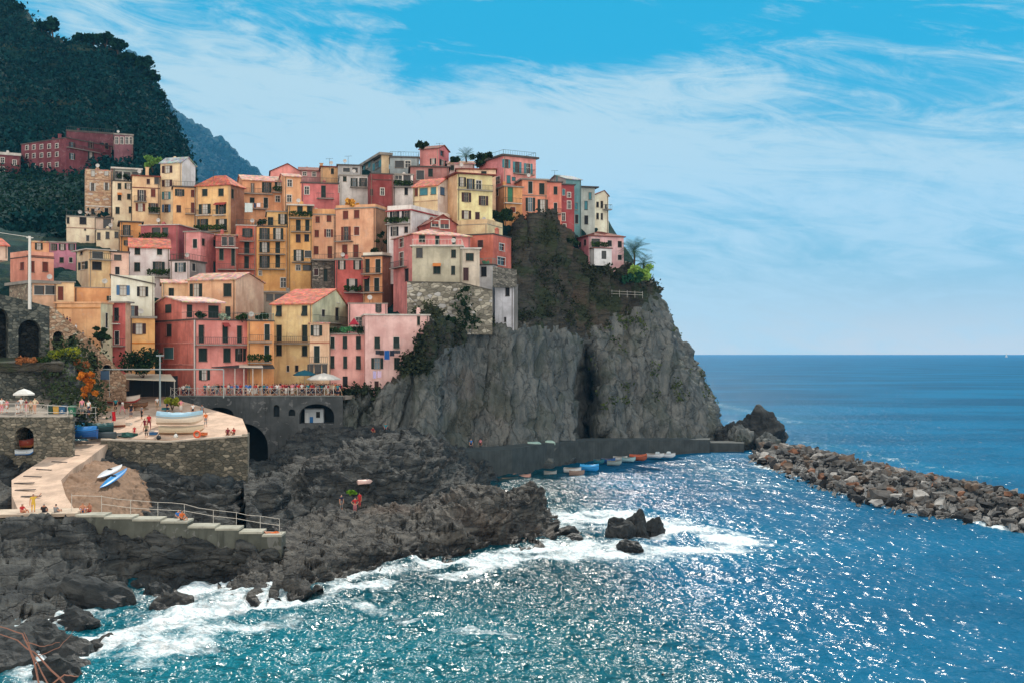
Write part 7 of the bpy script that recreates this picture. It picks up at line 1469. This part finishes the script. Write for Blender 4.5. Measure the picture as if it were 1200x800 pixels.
def sailboat():
    Y = 3600; a = atZ(1178, 418.6, 0); a = Vector(((1178 - CX) * Y / F, Y, 0)); root = empty('sailing_boat', a, .5); tag(root, 'tiny white sailing boat on the horizon', 'sailing boat'); st = hull(12, 3.4, 1.5); m = MB()
    for i in range(len(st) - 1):
        for k in range(8): m.poly([st[i][k], st[i + 1][k], st[i + 1][k + 1], st[i][k + 1]])
    m.poly([s[0] for s in st] + [s[8] for s in st[::-1]]); m.build('hull', plain((220, 220, 220)), root); m = MB(); m.tube([(6.5, 0, 1), (6.5, 0, 17)], .12, 6); m.build('mast', POST, root)
    m = MB(); m.prism([(6.3, 0, 2.5), (1.0, .3, 2.5), (6.3, 0, 16.5)], (0, .05, 0)); m.build('sail', plain((224, 222, 216), .8), root); m = MB(); m.prism([(6.8, 0, 14), (11.5, .2, 2), (6.8, 0, 2.5)], (0, .05, 0)); m.build('sail', plain((224, 222, 216), .8), root)
sailboat()
def twigs():
    Y = 34.0; base = P(52, 830, Y); root = empty('dry_twigs', base); tag(root, 'bare dry twigs rising from below at the lower left corner', 'twigs')
    for pts, r in (([(52, 830), (40, 772), (26, 742), (-8, 730)], .035), ([(75, 800), (45, 768), (20, 750), (-10, 738)], .03), ([(62, 812), (38, 765), (28, 740)], .025), ([(50, 826), (62, 800), (75, 790), (92, 792)], .035), ([(30, 752), (52, 757), (70, 752)], .018), ([(40, 770), (70, 758), (86, 738)], .014)):
        g = random.Random(len(pts) + int(r * 1000)); m = MB(); w_ = [P(x, y, Y + g.uniform(-.2, .2)) - base for x, y in pts]; q = []
        for p0, p1 in zip(w_[:-1], w_[1:]):
            for k in range(4): q.append(p0.lerp(p1, k / 4) + Vector((g.uniform(-.02, .02), 0, g.uniform(-.02, .02))))
        q.append(w_[-1]); m.tube(q, r, 6, r * .4); m.build('twig', plain((128, 92, 78), .9), root)
twigs()
# laundry on the tall pale pink block
def laundry(label, x0, x1, py, Y, items, y2=None):
    a, b = P(x0, py, Y), P(x1, y2 or py, Y); root = empty('clothesline', a); tag(root, label, 'clothesline'); m = MB(); m.tube([(0, 0, 0), (b - a) * .5 + Vector((0, 0, -.08)), b - a], .02, 4); m.build('line', POST, root)
    s = Y / F
    for (px, w_, h, c) in items:
        f = (px - x0) / (x1 - x0); p = (b - a) * f; m = MB(); n = 5
        for k in range(n): xx0, xx1 = w_ * s * k / n, w_ * s * (k + 1) / n; yy = lambda x: .05 * math.sin(x * 14 + px); m.poly([(p.x + xx0, yy(xx0), p.z - .04), (p.x + xx1, yy(xx1), p.z - .04), (p.x + xx1, yy(xx1) * 1.6, p.z - h * s), (p.x + xx0, yy(xx0) * 1.6, p.z - h * s)])
        m.build('garment', plain(c, .85), root, fix=False)
laundry('clothesline of dark garments and a blue towel on the tall pale pink block', 439, 471, 410, 154.0, [(440, 5, 5, (48, 50, 60)), (445, 5, 6, (50, 44, 48)), (450.5, 6, 11, (30, 90, 160)), (457, 5, 7, (36, 44, 62)), (462, 7, 4, (60, 62, 70))])
laundry('white sheet and clothes hung under the orange tan house balcony', 286, 307, 238, 206.5, [(287, 9, 11, (206, 222, 222)), (297, 3, 6, (60, 66, 90)), (301, 4, 5, (226, 220, 224))])
laundry('small pastel washing hung below the open white window of the pale pink block', 436, 448, 434, 154.2, [(437, 4, 9, (190, 180, 220)), (442, 5, 8, (214, 190, 214))])
# palm and plants
def palm(name, label, px, py, Y, h, fr, seed, nf=22, spread=1.0):
    g = random.Random(seed); a = P(px, py, Y); root = empty(name, a); tag(root, label, 'palm tree'); m = MB(); m.tube([(0, 0, -1), (.1, 0, h * .5), (0, 0, h)], .2, 8, .16); m.build('trunk', BARK, root); m = MB()
    for k in range(nf):
        az_ = 6.2832 * k / nf + g.uniform(-.2, .2); e = g.uniform(-.1, 1.25); L = fr * g.uniform(.75, 1.1); p = Vector((0, 0, h)); d = Vector((math.cos(az_) * math.cos(e), math.sin(az_) * math.cos(e), math.sin(e))); side = Vector((-math.sin(az_), math.cos(az_), 0)); prev = p.copy()
        for s in range(9):
            q = prev + d * (L / 9); d = (d + Vector((0, 0, -.13))).normalized(); ll = .62 * fr / 2 * math.sin(math.pi * (s + 1.2) / 11)
            for sd in (-1, 1):
                for u in (.2, .7): o = prev.lerp(q, u); tip = o + side * sd * ll + d * ll * .7 + Vector((0, 0, -ll * .35)); m.poly([o, o + d * .06, tip])
            prev = q
    m.build('crown', leaf_mat((34, 60, 44), (60, 92, 56)), root, fix=False); return root
palm('palm', 'spiky palm on the skyline behind the pink rooftop tower', 546, 196, 224, 2.0, 2.6, 3)
palm('palm', 'big leaning palm beside the pink villa at the cliff edge', 743, 309, 216.5, 2.4, 3.6, 5, 40)
palm('palm', 'second smaller palm below the big one at the cliff edge', 754, 316, 217, 1.2, 2.6, 6, 30)
bush('bush', 'pale green shrub under the palms at the cliff edge', 751, 334, 215.5, 2.3, 4.0, leaf_mat((104, 146, 70), (160, 190, 96)), 14, .28, n=16, per=130)
bush('bush', 'dark green shrub below the pink villa terrace', 740, 334, 215.5, 2.0, 2.6, leaf_mat((26, 62, 50), (50, 90, 62)), 15, .28, n=12)
bush('bush', 'dark potted shrubs on the roof of the pink tower', 496, 175, 220.5, 1.6, 1.3, LEAFD, 16, .25)
bush('bush', 'dark shrub right of the skyline palm', 562, 196, 223, 2.0, 2.8, LEAFD, 17, .28)
bush('bush', 'dark shrub left of the skyline palm', 534, 196, 223.5, 1.3, 2.2, LEAFD, 18, .28)
bush('bush', 'small dark shrub on the roof edge of the large pink house', 573, 186, 216, .9, 1.2, LEAFD, 19, .22)
bush('bush', 'small bright green tree behind the tall cream tower house', 179, 201, 216, 1.6, 3.2, leaf_mat((80, 120, 60), (120, 156, 80)), 20, .26)
bush('bush', 'yellow flowering plants on the roof of the tall salmon house', 413, 243, 197.5, 1.6, 1.2, leaf_mat((190, 130, 40), (220, 170, 80)), 21, .2)
for i, (px, py, Y, rx, h) in enumerate(((546, 345, 150.3, 1.2, 5.0), (520, 388, 168.5, 2.6, 2.2), (585, 262, 203, 3.0, 2.6), (640, 280, 209, 3.0, 1.8), (667, 290, 213, 2.6, 1.6))):
    if i == 0: continue
    bush('scrub', ['dark creeper hanging over the blotchy stone base wall', 'dark scrub at the foot of the blotchy stone base wall', 'dark scrub at the foot of the ochre house', 'dark scrub at the foot of the plain salmon house', 'dark scrub at the foot of the narrow dark red house'][i], px, py + (30 if i == 0 else 0), Y, rx, h, LEAFD, 40 + i, .28, n=14)
# trees along the hillside crest
for i, (px, py, Y, h, r) in enumerate(((62, 50, 403, 10, 3.4), (50, 46, 405, 7, 3.2), (124, 62, 394, 8, 3.6), (138, 70, 392, 8, 3.4), (150, 84, 388, 7, 3.2), (170, 96, 384, 10, 3.4), (176, 108, 380, 8, 3.2), (186, 126, 376, 6, 2.6), (95, 58, 398, 6, 3.0), (20, 24, 422, 7, 3.4), (8, 10, 432, 7, 3.6), (110, 58, 396, 6, 3.0))):
    tree('tree', ['tallest open crowned tree on the hillside crest', 'rounded tree left of the open crowned one on the hillside crest', 'dark tree on the shoulder of the hillside crest', 'dense tree just right of the crest shoulder', 'dark tree where the crest begins to drop', 'upright tree on the steep drop of the hillside', 'dark tree below the upright one on the hillside drop', 'lowest small tree on the hillside drop', 'low tree in the dip of the hillside crest', 'dark tree near the top left of the crest', 'topmost tree of the hillside at the picture corner', 'low rounded tree before the crest shoulder'][i], P(px, py, Y), h, r, h * .35, 'trees on the hillside crest', seed=60 + i, leaf=.8, mat=leaf_mat((12, 38, 36), (28, 58, 46)), per=40)
# aerials on the roofs
for i, (px, py, Y, lb) in enumerate(((386, 186, 218.5, 'on the small ochre rooftop house'), (408, 183, 217.5, 'on the grey blue rooftop house'), (470, 178, 221, 'on the glass fronted terrace house'), (515, 168, 221, 'on the pink rooftop tower'), (250, 200, 206, 'on the big yellow orange house'), (650, 200, 221, 'on the tall teal shaded house'))):
    a = P(px, py + 14, Y); t = P(px, py, Y); root = empty('aerial', a); tag(root, 'thin television aerial ' + lb, 'aerial', 'roof aerials'); m = MB(); m.tube([(0, 0, 0), (0, 0, t.z - a.z)], .03, 5); m.build('mast', RAIL, root)
    m = MB(); zz = t.z - a.z; m.tube([(-.7, 0, zz - .1), (.7, 0, zz)], .025, 4)
    m.build('boom', RAIL, root)
    for k in range(5): m = MB(); x = -.6 + .3 * k; m.tube([(x, -.35, zz - .05), (x, .35, zz - .05)], .018, 4); m.build('element', RAIL, root)

def creeper(label, px, pt, pb, Y, wd, n, mat, seed):
    g = np.random.default_rng(seed); a = P(px, pb, Y); h = P(px, pt, Y).z - a.z; root = empty('creeper', a); tag(root, label, 'creeper')
    t = g.random(n) ** 1.4; x = g.normal(size=n) * wd * (1 - .55 * t) + .5 * np.sin(t * 7); L = np.stack([x, -.12 - .35 * g.random(n) * (1 - .5 * t), t * h], -1); keep = fbm(np.stack([L[:, 0] * 1.3, 0 * x, L[:, 2] * 1.0], -1), 3) > -.15
    link('leaves', cards(L[keep], .2, seed), mat, root); m = MB(); m.tube([(0, -.06, -.5), (.2, -.06, h * .4), (-.1, -.06, h * .8)], .05, 5, .02); m.build('stem', BARK, root)
creeper('dark creeper climbing the middle of the blotchy stone base wall', 545, 336, 385, 170.9, 1.0, 1500, LEAFD, 5)
creeper('thin creeper on the left part of the blotchy stone base wall', 500, 352, 388, 170.6, 1.4, 700, leaf_mat((46, 54, 40), (76, 80, 54)), 6)
# fishing clutter on the landing
crg = random.Random(9)
def crate(label, px, py, Y, col, rz):
    a = P(px, py, Y); root = empty('fish_crate', a, rz); tag(root, label, 'crate', 'fish crates on the landing'); m = MB(); w_, d, h = .4, .28, .3
    m.box(-w_, w_, -d, d, 0, .03); m.box(-w_, w_, -d, -d + .03, .03, h); m.box(-w_, w_, d - .03, d, .03, h); m.box(-w_, -w_ + .03, -d + .03, d - .03, .03, h); m.box(w_ - .03, w_, -d + .03, d - .03, .03, h); m.build('body', plain(col, .6), root)
    m = MB(); m.box(-w_ - .03, w_ + .03, -d - .03, -d, h - .06, h); m.box(-w_ - .03, w_ + .03, d, d + .03, h - .06, h); m.build('rim', plain(tuple(int(c * .8) for c in col), .6), root)
for lb, px, py, Y, c in (('blue fish crate under the bow of the bare wood boat', 180, 509, 123.2, (50, 100, 150)), ('white fish crate beside the blue one by the bare wood boat', 175.5, 507, 124.2, (206, 206, 200)), ('orange fish crate near the life ring', 238, 509.5, 122.6, (206, 110, 60)), ('green fish crate behind the tarp covered boat', 207, 485.5, 136.2, (50, 110, 80)),
                      ('pale blue fish crate stacked by the bridge arch', 231, 491, 133.4, (120, 160, 180)), ('white fish crate by the white skiff', 150, 498, 128.6, (210, 208, 200)), ('brown wooden crate by the restaurant awning', 158, 476, 141.5, (130, 96, 66)), ('teal fish crate by the yellow flowering bush', 194, 480, 138.4, (50, 120, 130)), ('grey fish crate at the landing edge under the flag', 139, 510, 122.2, (130, 134, 136))): crate(lb, px, py, Y, c, crg.uniform(-.6, .6))
def heap(label, px, py, Y, r, h, col, seed):
    me = boulder_mesh(seed, 3, .2, .6); o = link('net_heap', me, leaf_mat(col, tuple(min(255, c + 30) for c in col))); p = P(px, py, Y); o.location = p; o.scale = (r, r * .8, h); tag(o, label, 'net heap')
heap('heap of dark green fishing net by the upturned dinghy', 150, 509.5, 122.6, 1.0, .55, (26, 60, 54), 201); heap('heap of brown fishing net beside the weathered boat', 163, 480, 139.6, 1.1, .6, (110, 84, 64), 202); heap('heap of pale blue tarpaulin by the bridge arch', 220, 490.5, 133.8, 1.1, .6, (120, 160, 180), 203); heap('dark heap of nets behind the white skiff', 128, 492, 131, 1.0, .6, (44, 50, 56), 204)
def buoy(label, px, py, Y, col):
    p = P(px, py, Y); root = empty('buoy', p); tag(root, label, 'buoy'); m = MB(); m.lathe([(0, 0), (.16, .04), (.26, .2), (.26, .3), (.16, .46), (.05, .54), (0, .55)], 12); m.build('float', plain(col, .5), root, smooth=True); m = MB(); m.tube([(0, 0, .54), (0, 0, .7)], .04, 6); m.build('eye', RAIL, root)
buoy('white buoy lying on the landing edge left of the life ring', 206, 513.5, 121.8, (220, 220, 214)); buoy('small dark buoy on the landing edge by the person in dark trousers', 186, 515, 121.4, (40, 42, 46))
for lb, px, py, Y, rx, h, mt in (('row of potted plants along the left roof terrace edge of the pink house', 392, 391.5, 156.8, 1.0, .9, LEAF), ('bright green potted plants in the middle of the pink house roof terrace', 407, 391.5, 156.8, 1.1, 1.0, leaf_mat((50, 110, 70), (90, 150, 100))), ('dark potted plants at the right of the pink house roof terrace', 421, 391.5, 156.8, 1.0, 1.0, LEAFD),
    ('potted plants at the left of the pink red house roof terrace', 234, 375, 149.4, .8, 1.1, LEAFD), ('pale potted plants in the middle of the pink red house roof terrace', 262, 375.5, 150.6, .8, .8, leaf_mat((120, 140, 120), (170, 180, 160))), ('potted plants at the right corner of the pink red house roof terrace', 284, 375.5, 151.6, .8, .9, LEAF), ('plants on the glass walled terrace of the bright orange house', 306, 376, 153, 1.2, 1.0, LEAFD),
    ('potted shrubs on the roof of the orange brown corner house', 441, 300, 187.5, 1.2, 1.3, LEAFD), ('plants on the terrace of the tall orange house', 307, 266, 197.6, 1.0, 1.4, LEAFD), ('climbing plants on the shaded side of the tall salmon house', 447, 292, 195.2, 1.0, 3.6, LEAFD), ('dark plants on the terrace of the cream tall house', 143, 212, 210.5, 1.6, 1.4, LEAFD), ('plants on the narrow pale blue house terrace', 569, 311, 178, .7, .8, leaf_mat((60, 120, 90), (110, 150, 120)))):
    bush('potted_plants', lb, px, py, Y, rx, h, mt, int(px), .17, cat='plants', n=7, per=60)
def closed_parasol():
    p = P(415, 391, 158.5); root = empty('parasol', p); tag(root, 'furled red parasol on the roof terrace of the pink house', 'parasol'); m = MB(); m.tube([(0, 0, 0), (0, 0, 2.3)], .03, 6); m.build('pole', POST, root); m = MB(); m.lathe([(.03, 2.25), (.3, 1.9), (.75, 1.35), (.72, 1.28), (.2, 1.7), (.03, 2.1)], 8); m.build('canopy', plain((170, 40, 60), .8), root)
closed_parasol()

# set the people and things on the rocks down on the rock itself
def settle():
    bpy.context.view_layer.update(); dg = bpy.context.evaluated_depsgraph_get(); rocks = [o for o in bpy.data.objects if o.name in ('shore_ledge', 'cove_rock', 'cove_slope', 'cliff', 'gravel_slope')]
    for o in bpy.data.objects:
        l = o.get('label', '')
        if 'shore ledge' in l and o.name.startswith('person') or 'dark cove rock' in l or 'cove rock beside' in l:
            best = -9
            for r in rocks:
                ok, loc, n, i = r.ray_cast(Vector((o.location.x, o.location.y, 60)), Vector((0, 0, -1)))
                if ok: best = max(best, loc.z)
            if best > -5: o.location.z = best + (.42 if o.name.startswith('boat') else 0.0)
settle()
